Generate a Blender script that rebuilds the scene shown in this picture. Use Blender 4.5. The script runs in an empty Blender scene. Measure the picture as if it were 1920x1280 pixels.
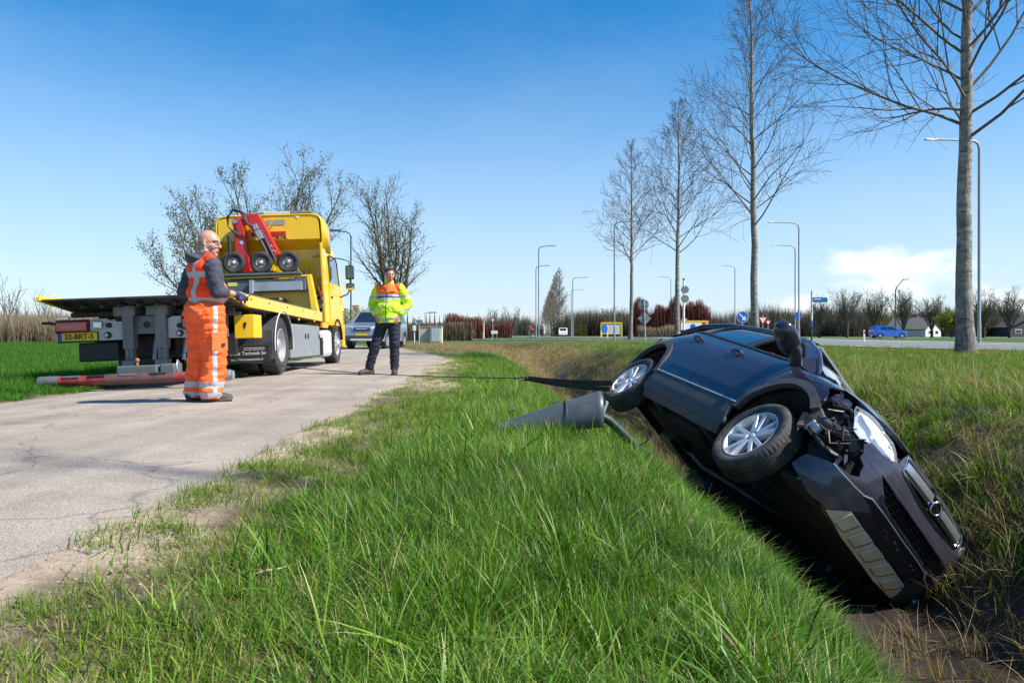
import bpy, bmesh, math, random
import numpy as np
from mathutils import Vector, Matrix, Euler, noise as mnoise
from mathutils.geometry import delaunay_2d_cdt

R = math.radians
SC = bpy.context.scene
COL = SC.collection

# ------------------------------------------------------------------ camera, sky, sun, exposure
HC = 0.70                                    # eye height above the path
cam_data = bpy.data.cameras.new('camera')
cam = bpy.data.objects.new('camera', cam_data)
COL.objects.link(cam)
cam.location = (0, 0, HC)
cam.rotation_euler = (R(90), 0, 0)
cam_data.sensor_width = 36
cam_data.lens = 36 * 1400 / 1920
cam_data.shift_y = -15 / 1920
cam_data.clip_start = 0.05
cam_data.clip_end = 5000
SC.camera = cam

SUN_EL, SUN_AZ = R(47), R(-18)                # the sun stands to the right, a little behind the camera
sun_dir = Vector((math.cos(SUN_EL) * math.cos(SUN_AZ), math.cos(SUN_EL) * math.sin(SUN_AZ), math.sin(SUN_EL)))
sd = bpy.data.lights.new('sun', 'SUN')
sd.energy = 5.0
sd.angle = R(0.55)
sd.color = (1.0, 0.955, 0.885)
sun = bpy.data.objects.new('sun', sd)
COL.objects.link(sun)
sun.rotation_euler = sun_dir.to_track_quat('Z', 'Y').to_euler()
sun.location = (30, 0, 40)

world = bpy.data.worlds.new('World')
SC.world = world
world.use_nodes = True
def build_world():
    nt = world.node_tree
    nt.nodes.clear()
    N = nt.nodes.new
    L = nt.links.new
    out = N('ShaderNodeOutputWorld')
    bg = N('ShaderNodeBackground')
    bg.inputs['Strength'].default_value = 0.072
    sky = N('ShaderNodeTexSky')
    sky.sky_type = 'NISHITA'
    sky.sun_disc = False
    sky.sun_elevation = SUN_EL
    sky.sun_rotation = math.atan2(sun_dir.x, sun_dir.y)
    sky.altitude = 0
    sky.air_density = 1.0
    sky.dust_density = 0.25
    sky.ozone_density = 1.2
    # cumulus low over the horizon, all the way round, thinning out upwards
    tc = N('ShaderNodeTexCoord')
    sep = N('ShaderNodeSeparateXYZ')
    L(tc.outputs['Generated'], sep.inputs[0])
    at = N('ShaderNodeMath'); at.operation = 'ARCTAN2'
    L(sep.outputs['X'], at.inputs[0]); L(sep.outputs['Y'], at.inputs[1])
    mz = N('ShaderNodeMath'); mz.operation = 'MULTIPLY_ADD'; mz.inputs[1].default_value = 2.4; mz.inputs[2].default_value = -0.075
    L(sep.outputs['Z'], mz.inputs[0])
    cmb = N('ShaderNodeCombineXYZ')
    sh_ = N('ShaderNodeMath'); sh_.operation = 'SUBTRACT'; sh_.inputs[1].default_value = 0.12
    L(at.outputs[0], sh_.inputs[0]); L(sh_.outputs[0], cmb.inputs['X']); L(mz.outputs[0], cmb.inputs['Y'])
    cmb.inputs['Z'].default_value = 1.1
    n1 = N('ShaderNodeTexNoise'); n1.inputs['Scale'].default_value = 7.5; n1.inputs['Detail'].default_value = 8; n1.inputs['Roughness'].default_value = 0.52
    L(cmb.outputs[0], n1.inputs['Vector'])
    n2 = N('ShaderNodeTexNoise'); n2.inputs['Scale'].default_value = 2.3; n2.inputs['Detail'].default_value = 2
    L(cmb.outputs[0], n2.inputs['Vector'])
    add = N('ShaderNodeMath'); add.operation = 'MULTIPLY_ADD'; add.inputs[1].default_value = 0.9
    L(n2.outputs[0], add.inputs[0]); L(n1.outputs[0], add.inputs[2])
    # height window
    hw = N('ShaderNodeMapRange'); hw.inputs['From Min'].default_value = 0.015; hw.inputs['From Max'].default_value = 0.15
    hw.inputs['To Min'].default_value = 0.0; hw.inputs['To Max'].default_value = 0.30
    L(sep.outputs['Z'], hw.inputs['Value'])
    sub = N('ShaderNodeMath'); sub.operation = 'SUBTRACT'
    L(add.outputs[0], sub.inputs[0]); L(hw.outputs[0], sub.inputs[1])
    ramp = N('ShaderNodeMapRange'); ramp.interpolation_type = 'SMOOTHSTEP'
    ramp.inputs['From Min'].default_value = 0.965; ramp.inputs['From Max'].default_value = 1.20
    ramp.inputs['To Min'].default_value = 0.0; ramp.inputs['To Max'].default_value = 0.95
    L(sub.outputs[0], ramp.inputs['Value'])
    # thin milky air towards the horizon
    hz = N('ShaderNodeMapRange'); hz.interpolation_type = 'SMOOTHERSTEP'
    hz.inputs['From Min'].default_value = -0.02; hz.inputs['From Max'].default_value = 0.44
    hz.inputs['To Min'].default_value = 0.72; hz.inputs['To Max'].default_value = 0.0
    L(sep.outputs['Z'], hz.inputs['Value'])
    mixh = N('ShaderNodeMixRGB'); mixh.inputs['Color2'].default_value = (5.0, 6.5, 8.6, 1)
    hs = N('ShaderNodeHueSaturation'); hs.inputs['Hue'].default_value = 0.499; hs.inputs['Saturation'].default_value = 1.5; hs.inputs['Value'].default_value = 1.5
    L(sky.outputs[0], hs.inputs['Color'])
    L(hz.outputs[0], mixh.inputs['Fac']); L(hs.outputs[0], mixh.inputs['Color1'])
    mix = N('ShaderNodeMixRGB'); mix.inputs['Color2'].default_value = (10.6, 10.6, 10.7, 1)
    L(ramp.outputs[0], mix.inputs['Fac']); L(mixh.outputs[0], mix.inputs['Color1'])
    # faint uneven veil of high thin cloud
    n4 = N('ShaderNodeTexNoise'); n4.inputs['Scale'].default_value = 2.6; n4.inputs['Detail'].default_value = 7; n4.inputs['Roughness'].default_value = .62
    L(cmb.outputs[0], n4.inputs['Vector'])
    v4 = N('ShaderNodeMapRange'); v4.inputs['From Min'].default_value = .45; v4.inputs['From Max'].default_value = .8; v4.inputs['To Max'].default_value = .09
    L(n4.outputs['Fac'], v4.inputs['Value'])
    mixv = N('ShaderNodeMixRGB'); mixv.inputs['Color2'].default_value = (7.5, 8.3, 9.4, 1)
    L(v4.outputs[0], mixv.inputs['Fac']); L(mix.outputs[0], mixv.inputs['Color1'])
    L(mixv.outputs[0], bg.inputs['Color'])
    L(bg.outputs[0], out.inputs['Surface'])
build_world()

SC.view_settings.view_transform = 'Standard'
SC.view_settings.look = 'None'
SC.view_settings.gamma = 1.0
SC.view_settings.use_curve_mapping = False
SC.view_settings.exposure = 0.74
SC.cycles.max_bounces = 8
SC.cycles.transparent_max_bounces = 16
try:
    SC.cycles.use_denoising = True
    SC.cycles.sample_clamp_indirect = 8
except Exception:
    pass

# ------------------------------------------------------------------ helpers: tags, materials, meshes
def tag(o, label=None, cat=None, group=None, kind=None):
    if label: o['label'] = label
    if cat: o['category'] = cat
    if group: o['group'] = group
    if kind: o['kind'] = kind
    return o

def empty(name, loc=(0, 0, 0), rot=(0, 0, 0), label=None, cat=None, group=None):
    o = bpy.data.objects.new(name, None)
    o.empty_display_size = 0.2
    COL.objects.link(o)
    o.location = loc
    o.rotation_euler = rot
    return tag(o, label, cat, group)

def copy_tree(o, parent=None):
    c = o.copy()
    COL.objects.link(c)
    c.parent = parent
    for ch in o.children:
        copy_tree(ch, c)
    return c

MATS = {}
def M(name, col=(0.5, 0.5, 0.5), rough=0.5, metal=0.0, var=0.12, scale=6.0, bump=0.0, bscale=40.0, coat=0.0,
      dirt=0.0, dirtcol=(0.16, 0.13, 0.10), dscale=3.0, spec=0.5, trans=0.0, alpha=1.0, detail=5.0, emit=None):
    """a procedural principled material: base colour with noise variation, optional dirt film and fine relief"""
    if name in MATS: return MATS[name]
    m = bpy.data.materials.new(name)
    m.use_nodes = True
    nt = m.node_tree
    b = nt.nodes['Principled BSDF']
    N, L = nt.nodes.new, nt.links.new
    tc = N('ShaderNodeTexCoord')
    nz = N('ShaderNodeTexNoise'); nz.inputs['Scale'].default_value = scale; nz.inputs['Detail'].default_value = detail
    L(tc.outputs['Object'], nz.inputs['Vector'])
    mr = N('ShaderNodeMapRange'); mr.inputs['From Min'].default_value = 0.3; mr.inputs['From Max'].default_value = 0.7
    mr.inputs['To Min'].default_value = 1 - var; mr.inputs['To Max'].default_value = 1 + var
    L(nz.outputs['Fac'], mr.inputs['Value'])
    mul = N('ShaderNodeMixRGB'); mul.blend_type = 'MULTIPLY'; mul.inputs['Fac'].default_value = 1
    mul.inputs['Color1'].default_value = (*col, 1)
    L(mr.outputs[0], mul.inputs['Color2'])
    src = mul.outputs[0]
    rough_src = None
    if dirt > 0:
        nd = N('ShaderNodeTexNoise'); nd.inputs['Scale'].default_value = dscale; nd.inputs['Detail'].default_value = 9; nd.inputs['Roughness'].default_value = 0.65
        L(tc.outputs['Object'], nd.inputs['Vector'])
        rd = N('ShaderNodeMapRange'); rd.inputs['From Min'].default_value = 0.42; rd.inputs['From Max'].default_value = 0.72
        rd.inputs['To Min'].default_value = 0.0; rd.inputs['To Max'].default_value = dirt
        L(nd.outputs['Fac'], rd.inputs['Value'])
        md = N('ShaderNodeMixRGB'); md.inputs['Color2'].default_value = (*dirtcol, 1)
        L(rd.outputs[0], md.inputs['Fac']); L(src, md.inputs['Color1'])
        src = md.outputs[0]
        rr = N('ShaderNodeMapRange'); rr.inputs['To Min'].default_value = rough; rr.inputs['To Max'].default_value = min(1, rough + 0.5)
        L(rd.outputs[0], rr.inputs['Value'])
        L(rr.outputs[0], b.inputs['Roughness'])
    else:
        b.inputs['Roughness'].default_value = rough
    L(src, b.inputs['Base Color'])
    b.inputs['Metallic'].default_value = metal
    b.inputs['Specular IOR Level'].default_value = spec
    if coat:
        b.inputs['Coat Weight'].default_value = coat
        b.inputs['Coat Roughness'].default_value = 0.06
    if trans: b.inputs['Transmission Weight'].default_value = trans
    if alpha < 1: b.inputs['Alpha'].default_value = alpha
    if emit:
        b.inputs['Emission Color'].default_value = (*emit[:3], 1)
        b.inputs['Emission Strength'].default_value = emit[3]
    if bump:
        nb = N('ShaderNodeTexNoise'); nb.inputs['Scale'].default_value = bscale; nb.inputs['Detail'].default_value = 4
        L(tc.outputs['Object'], nb.inputs['Vector'])
        bp = N('ShaderNodeBump'); bp.inputs['Strength'].default_value = bump; bp.inputs['Distance'].default_value = 0.01
        L(nb.outputs['Fac'], bp.inputs['Height'])
        L(bp.outputs[0], b.inputs['Normal'])
    MATS[name] = m
    return m

def new_obj(name, me, mat=None, parent=None):
    o = bpy.data.objects.new(name, me)
    COL.objects.link(o)
    if mat is not None and not me.materials:
        for mm in (mat if isinstance(mat, (list, tuple)) else [mat]):
            me.materials.append(mm)
    if parent is not None: o.parent = parent
    return o

def frame_of(d):
    d = Vector(d).normalized()
    a = Vector((0, 0, 1)) if abs(d.z) < 0.9 else Vector((1, 0, 0))
    u = a.cross(d).normalized()
    return u, d.cross(u).normalized(), d

class MB:
    """collects shapes; build() links them as ONE mesh object"""
    def __init__(s):
        s.v, s.f, s.m = [], [], []
    def add(s, vs, fs, mi=0):
        n = len(s.v)
        s.v.extend([tuple(p) for p in vs])
        s.f.extend([tuple(i + n for i in f) for f in fs])
        s.m.extend([mi] * len(fs))
        return s
    def box(s, c, size, rot=None, mi=0, taper=1.0):
        hx, hy, hz = size[0] / 2, size[1] / 2, size[2] / 2
        vs = []
        for z in (-1, 1):
            k = taper if z > 0 else 1.0
            for x, y in ((-1, -1), (1, -1), (1, 1), (-1, 1)):
                p = Vector((x * hx * k, y * hy * k, z * hz))
                if rot is not None: p = rot @ p
                vs.append(p + Vector(c))
        return s.add(vs, [(3, 2, 1, 0), (4, 5, 6, 7), (0, 1, 5, 4), (1, 2, 6, 5), (2, 3, 7, 6), (3, 0, 4, 7)], mi)
    def hexa(s, vs8, mi=0):
        return s.add(vs8, [(3, 2, 1, 0), (4, 5, 6, 7), (0, 1, 5, 4), (1, 2, 6, 5), (2, 3, 7, 6), (3, 0, 4, 7)], mi)
    def bar(s, a, b, w, h, up=(0, 0, 1), mi=0):
        a, b = Vector(a), Vector(b)
        d = (b - a)
        L = d.length
        d.normalize()
        side = d.cross(Vector(up))
        if side.length < 1e-4: side = d.cross(Vector((1, 0, 0)))
        side.normalize()
        u = side.cross(d).normalized()
        vs = []
        for p in (a, b):
            for i, j in ((-1, -1), (1, -1), (1, 1), (-1, 1)):
                vs.append(p + side * (i * w / 2) + u * (j * h / 2))
        return s.add(vs, [(3, 2, 1, 0), (4, 5, 6, 7), (0, 1, 5, 4), (1, 2, 6, 5), (2, 3, 7, 6), (3, 0, 4, 7)], mi)
    def tube(s, pts, r, n=8, mi=0, caps=True, flat=1.0):
        pts = [Vector(p) for p in pts]
        k = len(pts)
        rr = [r] * k if isinstance(r, (int, float)) else list(r)
        t0 = (pts[1] - pts[0]).normalized()
        u, w, _ = frame_of(t0)
        vs, fs = [], []
        for i, p in enumerate(pts):
            if i == 0: t = pts[1] - pts[0]
            elif i == k - 1: t = pts[-1] - pts[-2]
            else: t = (pts[i + 1] - pts[i]).normalized() + (pts[i] - pts[i - 1]).normalized()
            t = t.normalized()
            u = (u - t * u.dot(t)).normalized()
            w = t.cross(u)
            for j in range(n):
                a = 2 * math.pi * j / n
                vs.append(p + (u * math.cos(a) + w * (math.sin(a) * flat)) * rr[i])
        for i in range(k - 1):
            for j in range(n):
                a, b = i * n + j, i * n + (j + 1) % n
                fs.append((a, b, b + n, a + n))
        if caps:
            fs.append(tuple(range(n - 1, -1, -1)))
            fs.append(tuple(range((k - 1) * n, k * n)))
        return s.add(vs, fs, mi)
    def cyl(s, a, b, r0, r1=None, n=16, mi=0):
        return s.tube([a, b], [r0, r0 if r1 is None else r1], n, mi)
    def lathe(s, prof, c=(0, 0, 0), axis=(0, 0, 1), n=32, mi=0, close=False, sweep=None):
        """prof: list of (radius, height along axis)"""
        u, w, d = frame_of(axis)
        c = Vector(c)
        vs, fs = [], []
        k = len(prof)
        for j in range(n):
            a = 2 * math.pi * j / n
            e = u * math.cos(a) + w * math.sin(a)
            for (r, h) in prof:
                vs.append(c + e * r + d * h)
        for j in range(n):
            q = (j + 1) % n
            for i in range(k - 1 if not close else k):
                i2 = (i + 1) % k
                fs.append((j * k + i, q * k + i, q * k + i2, j * k + i2))
        return s.add(vs, fs, mi)
    def prism(s, poly, a, b, axis='y', mi=0):
        """poly: 2-D outline; axis 'y': points are (x,z), extruded from y=a to y=b, etc."""
        def P(p, h):
            if axis == 'y': return (p[0], h, p[1])
            if axis == 'x': return (h, p[0], p[1])
            return (p[0], p[1], h)
        n = len(poly)
        vs = [P(p, a) for p in poly] + [P(p, b) for p in poly]
        fs = [(i, (i + 1) % n, n + (i + 1) % n, n + i) for i in range(n)]
        fs += [tuple(range(n - 1, -1, -1)), tuple(range(n, 2 * n))]
        return s.add(vs, fs, mi)
    def ball(s, c, r, nu=14, nv=9, rot=None, mi=0):
        r = (r, r, r) if isinstance(r, (int, float)) else r
        c = Vector(c)
        vs, fs = [], []
        def T(p):
            p = Vector(p)
            return c + (rot @ p if rot is not None else p)
        vs.append(T((0, 0, -r[2])))
        for i in range(1, nv):
            t = math.pi * i / nv - math.pi / 2
            for j in range(nu):
                a = 2 * math.pi * j / nu
                vs.append(T((r[0] * math.cos(t) * math.cos(a), r[1] * math.cos(t) * math.sin(a), r[2] * math.sin(t))))
        vs.append(T((0, 0, r[2])))
        for j in range(nu): fs.append((0, 1 + (j + 1) % nu, 1 + j))
        for i in range(nv - 2):
            for j in range(nu):
                a, b = 1 + i * nu + j, 1 + i * nu + (j + 1) % nu
                fs.append((a, b, b + nu, a + nu))
        t = len(vs) - 1
        for j in range(nu): fs.append((t, 1 + (nv - 2) * nu + j, 1 + (nv - 2) * nu + (j + 1) % nu))
        return s.add(vs, fs, mi)
    def mesh(s, name='m', smooth=None, fix=True):
        me = bpy.data.meshes.new(name)
        me.from_pydata(s.v, [], s.f)
        if any(s.m): me.polygons.foreach_set('material_index', s.m)
        if fix:
            bm = bmesh.new(); bm.from_mesh(me)
            bmesh.ops.recalc_face_normals(bm, faces=bm.faces)
            bm.to_mesh(me); bm.free()
        if smooth is not None:
            me.polygons.foreach_set('use_smooth', [True] * len(me.polygons))
            if smooth < 180: me.set_sharp_from_angle(angle=R(smooth))
        me.update()
        return me
    def build(s, name, mat, parent=None, smooth=None, bevel=0.0, seg=2, fix=True):
        me = s.mesh(name, smooth, fix)
        o = new_obj(name, me, mat, parent)
        if bevel:
            md = o.modifiers.new('bevel', 'BEVEL')
            md.width = bevel; md.segments = seg; md.limit_method = 'ANGLE'; md.angle_limit = R(35)
            md.harden_normals = False
        return o

def rotm(x=0, y=0, z=0):
    return Euler((R(x), R(y), R(z))).to_matrix()

def part(name, mat, parent, fn, smooth=None, bevel=0.0):
    m = MB(); fn(m)
    return m.build(name, mat, parent, smooth, bevel)

def text_obj(name, s, size, mat, parent, loc, rot, align='CENTER', extrude=0.001, bold=0.0, sx=1.0):
    """flat lettering turned into a mesh"""
    cu = bpy.data.curves.new(name, 'FONT')
    cu.body = s; cu.size = size; cu.align_x = align; cu.align_y = 'CENTER'; cu.extrude = extrude
    cu.offset = bold
    t = bpy.data.objects.new(name, cu)
    COL.objects.link(t)
    dg = bpy.context.evaluated_depsgraph_get()
    dg.update()
    me = bpy.data.meshes.new_from_object(t.evaluated_get(dg))
    bpy.data.objects.remove(t)
    for v in me.vertices: v.co.x *= sx
    o = new_obj(name, me, mat, parent)
    if not me.materials: me.materials.append(mat)
    else: me.materials[0] = mat
    o.location = loc
    o.rotation_euler = rot
    return o
# ------------------------------------------------------------------ terrain
def itab(tab):
    xs = np.array([t[0] for t in tab], float); ys = np.array([t[1] for t in tab], float)
    return lambda x: np.interp(x, xs, ys)
ditch_c = itab([(-8, 2.5), (2.5, 2.62), (4.5, 2.78), (6, 2.80), (9, 2.40), (14, 2.15), (20, 1.9), (30, 1.2), (45, .2), (60, -2)])
ditch_d = itab([(-8, 1), (22, 1), (32, .55), (44, 0)])
ditch_p = itab([(-2.15, 0), (-1.95, .03), (-1.77, .13), (-1.47, .36), (-1.07, .72), (-.67, 1.06), (-.4, 1.18), (.25, 1.2), (.5, .98), (.72, .72), (1.0, .43), (1.35, .17), (1.8, 0)])
path_r = itab([(-6, -1.42), (3.5, -1.42), (8, -1.52), (14, -1.62), (18, -1.68), (20.5, -1.85), (22.5, -2.35), (26, -3.2), (31, -4.6), (37, -6.6), (42, -9.2), (55, -20), (75, -45)])
path_l = itab([(-6, -5.6), (17, -5.7), (24, -6.3), (31, -8.6), (37, -11.6), (44, -17), (55, -28), (75, -52)])
def fbm(x, y, s=1.0, seed=0.0):
    v = 0
    a = 1.0
    for k in range(4):
        f = s * 2 ** k
        v = v + a * (np.sin(x * f * 1.31 + y * f * .73 + seed + k * 1.7) * np.cos(y * f * 1.17 - x * f * .61 + seed * 1.3 + k * 2.3))
        a *= .55
    return v
def camber(X): return -.0375 * np.clip(-3.3 - X, 0, 2.4)      # the path falls away to the left
def zg(X, Y):
    X = np.asarray(X, float); Y = np.asarray(Y, float)
    er = path_r(Y)
    u = X - ditch_c(Y)
    lip = ditch_c(Y) - 1.95
    verge = np.clip((X - er) / np.maximum(lip - er, .5), 0, 1)
    far = np.clip((u - 1.0) / 1.2, 0, 1)
    base = np.where(u < 0, -.17 * verge ** 1.2 * np.clip((46 - Y) / 16, 0, 1), -.17 * (1 - far) * np.clip((46 - Y) / 16, 0, 1) + .05 * far)
    z = base - ditch_d(Y) * ditch_p(u)
    el = path_l(Y)
    z = np.where(X < er, camber(np.maximum(X, np.minimum(el, -3.3) - 1.0) - np.minimum(0, el + 5.6)), z)
    # the path lies in a shallow bed with ragged shoulders
    inside = np.minimum(X - el, er - X)
    bed = -.035 * np.clip((inside + .02) / .3, 0, 1)
    out = np.clip(-inside / .5, 0, 1)
    rough = .012 * fbm(X, Y, 6, 1.0) + .016 * fbm(X, Y, 2.1, 4.0)
    ditchy = np.clip(1 - np.abs(u) / 2.2, 0, 1) * ditch_d(Y)
    z = z + bed + np.where(inside > .05, 0.0, rough * (.55 + .7 * out) + .012) + ditchy * .05 * fbm(X, Y, 3.1, 9.0)
    near = np.clip(1 - np.hypot(X, Y) / 400, 0, 1)
    return z
def zgf(x, y): return float(zg(np.array([x]), np.array([y]))[0])

def build_ground():
    def axis(fine0, fine1, st, lo, hi, g):
        a = list(np.arange(fine0, fine1 + 1e-6, st))
        d, x = st, fine1
        while x < hi: d *= g; x += d; a.append(min(x, hi))
        d, x = st, fine0
        while x > lo: d *= g; x -= d; a.insert(0, max(x, lo))
        return np.array(a)
    xs = axis(-2.2, 6.0, .07, -1600, 1600, 1.13)
    ys = axis(.4, 16, .085, -60, 2400, 1.09)
    X, Y = np.meshgrid(xs, ys)
    Z = zg(X, Y)
    global GRID
    GRID = (xs, ys, Z)
    nx, ny = len(xs), len(ys)
    V = np.stack([X.ravel(), Y.ravel(), Z.ravel()], 1)
    idx = np.arange(nx * ny).reshape(ny, nx)
    F = np.stack([idx[:-1, :-1].ravel(), idx[:-1, 1:].ravel(), idx[1:, 1:].ravel(), idx[1:, :-1].ravel()], 1)
    me = bpy.data.meshes.new('ground')
    me.from_pydata(V.tolist(), [], F.tolist())
    me.polygons.foreach_set('use_smooth', [True] * len(F))
    u = V[:, 0] - ditch_c(V[:, 1])
    dirt, dry, mud = ground_masks(V[:, 0], V[:, 1])
    for nm, arr in (('dirt', dirt), ('dry', dry), ('mud', mud), ('under', np.clip((30 - V[:, 1]) / 14, 0, 1) * (V[:, 0] > -6) * (V[:, 0] < 12))):
        at = me.attributes.new(nm, 'FLOAT', 'POINT'); at.data.foreach_set('value', arr.astype(np.float32))
    m = bpy.data.materials.new('ground_soil_and_turf'); m.use_nodes = True
    nt = m.node_tree; b = nt.nodes['Principled BSDF']; N, L = nt.nodes.new, nt.links.new
    tc = N('ShaderNodeTexCoord')
    def nz(scale, det=8, rough=.6):
        n = N('ShaderNodeTexNoise'); n.inputs['Scale'].default_value = scale; n.inputs['Detail'].default_value = det; n.inputs['Roughness'].default_value = rough
        L(tc.outputs['Object'], n.inputs['Vector']); return n.outputs['Fac']
    def ramp(src, a, c0, c1, lo=.35, hi=.65):
        r = N('ShaderNodeValToRGB'); r.color_ramp.elements[0].position = lo; r.color_ramp.elements[1].position = hi
        r.color_ramp.elements[0].color = (*c0, 1); r.color_ramp.elements[1].color = (*c1, 1)
        L(src, r.inputs[0]); return r.outputs[0]
    def att(n):
        a = N('ShaderNodeAttribute'); a.attribute_name = n; return a.outputs['Fac']
    def mix(f, a, c):
        x = N('ShaderNodeMixRGB'); L(f, x.inputs['Fac']); L(a, x.inputs['Color1']); L(c, x.inputs['Color2']); return x.outputs[0]
    green = ramp(nz(1.7), 0, (.038, .075, .016), (.075, .125, .028))
    green2 = ramp(nz(.12, 4), 0, (.05, .095, .02), (.085, .12, .035))
    g = mix(nz(14, 3), green, green2)
    soil = ramp(nz(22, 10, .7), 0, (.33, .245, .17), (.55, .435, .32))
    straw = ramp(nz(9, 8, .7), 0, (.14, .095, .045), (.30, .225, .12))
    mudc = ramp(nz(7, 8, .7), 0, (.012, .010, .008), (.040, .030, .020))
    thatch = ramp(nz(18, 9, .7), 0, (.060, .050, .024), (.185, .145, .080))
    g = mix(att('under'), g, thatch)
    c = mix(att('dry'), g, straw)
    c = mix(att('dirt'), c, soil)
    c = mix(att('mud'), c, mudc)
    L(c, b.inputs['Base Color'])
    b.inputs['Roughness'].default_value = .92
    b.inputs['Specular IOR Level'].default_value = .25
    bp = N('ShaderNodeBump'); bp.inputs['Strength'].default_value = .8; bp.inputs['Distance'].default_value = .03
    L(nz(30, 8, .7), bp.inputs['Height']); L(bp.outputs[0], b.inputs['Normal'])
    o = new_obj('ground', me, m)
    tag(o, kind='structure')
    return o

def ground_masks(X, Y):
    er = path_r(Y); el = path_l(Y)
    u = X - ditch_c(Y)
    d = X - er
    n1 = fbm(X, Y, 2.3, 2.0); n2 = fbm(X, Y, 6.5, 5.0)
    wide = np.interp(Y, [0, 1.5, 3, 5, 8, 14, 20, 24], [.62, .58, .5, .42, .34, .5, .6, .35])
    dirt = np.clip((wide - d + .28 * n1 + .12 * n2) / .45, 0, 1) * (d > -.4)
    dirt = np.maximum(dirt, np.clip((.15 - (el - X) + .1 * n1) / .2, 0, 1) * (X < el + .3) * (X > el - 1.2))
    # a scuffed track where the car left the path
    dirt = np.maximum(dirt, .95 * np.clip(1 - np.hypot((X + .95) / .8, (Y - 10.6) / 2.3) + .2 * n1, 0, 1))
    inside = np.minimum(X - el, er - X)
    dirt = np.where(inside > -.06, 1.0, dirt)
    dry = np.zeros_like(X)
    dd = ditch_d(Y)
    bank = np.clip(1 - np.abs(u - .95) / .95, 0, 1)
    dry = np.maximum(dry, np.clip(bank * 1.6 + .35 * n1, 0, 1) * np.clip((Y - 6) / 5, .25, 1) * (Y < 46))
    dry = np.maximum(dry, np.clip(1.25 - np.hypot((X + 1.5) / 5.5, (Y - 38) / 8) + .3 * n1, 0, 1))
    dry = np.maximum(dry, np.clip(1 - np.abs(u + .2) / 1.5, 0, 1) * np.clip((Y - 9) / 3, 0, 1) * (Y < 46))
    dry = np.maximum(dry, .25 * np.clip(.1 + n1, 0, 1) * (X > 4) * (X < 16) * (Y < 40))
    mud = np.clip((1.0 - np.abs(u + .05) / .85), 0, 1) ** .6 * np.clip((16 - Y) / 4, 0, 1)
    mud = np.maximum(mud, np.clip(1 - np.abs(u - .65) / .55, 0, 1) * np.clip((9 - Y) / 2, 0, 1) * np.clip(.35 + n1, 0, .8))
    return np.clip(dirt, 0, 1), np.clip(dry, 0, 1), np.clip(mud, 0, 1)
GROUND = build_ground()
def zm(X, Y):
    """height of the built sheet itself (bilinear between its vertices)"""
    xs, ys, Z = GRID
    i = np.clip(np.searchsorted(xs, X) - 1, 0, len(xs) - 2); j = np.clip(np.searchsorted(ys, Y) - 1, 0, len(ys) - 2)
    a = (X - xs[i]) / (xs[i + 1] - xs[i]); b = (Y - ys[j]) / (ys[j + 1] - ys[j])
    return (Z[j, i] * (1 - a) + Z[j, i + 1] * a) * (1 - b) + (Z[j + 1, i] * (1 - a) + Z[j + 1, i + 1] * a) * b

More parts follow.
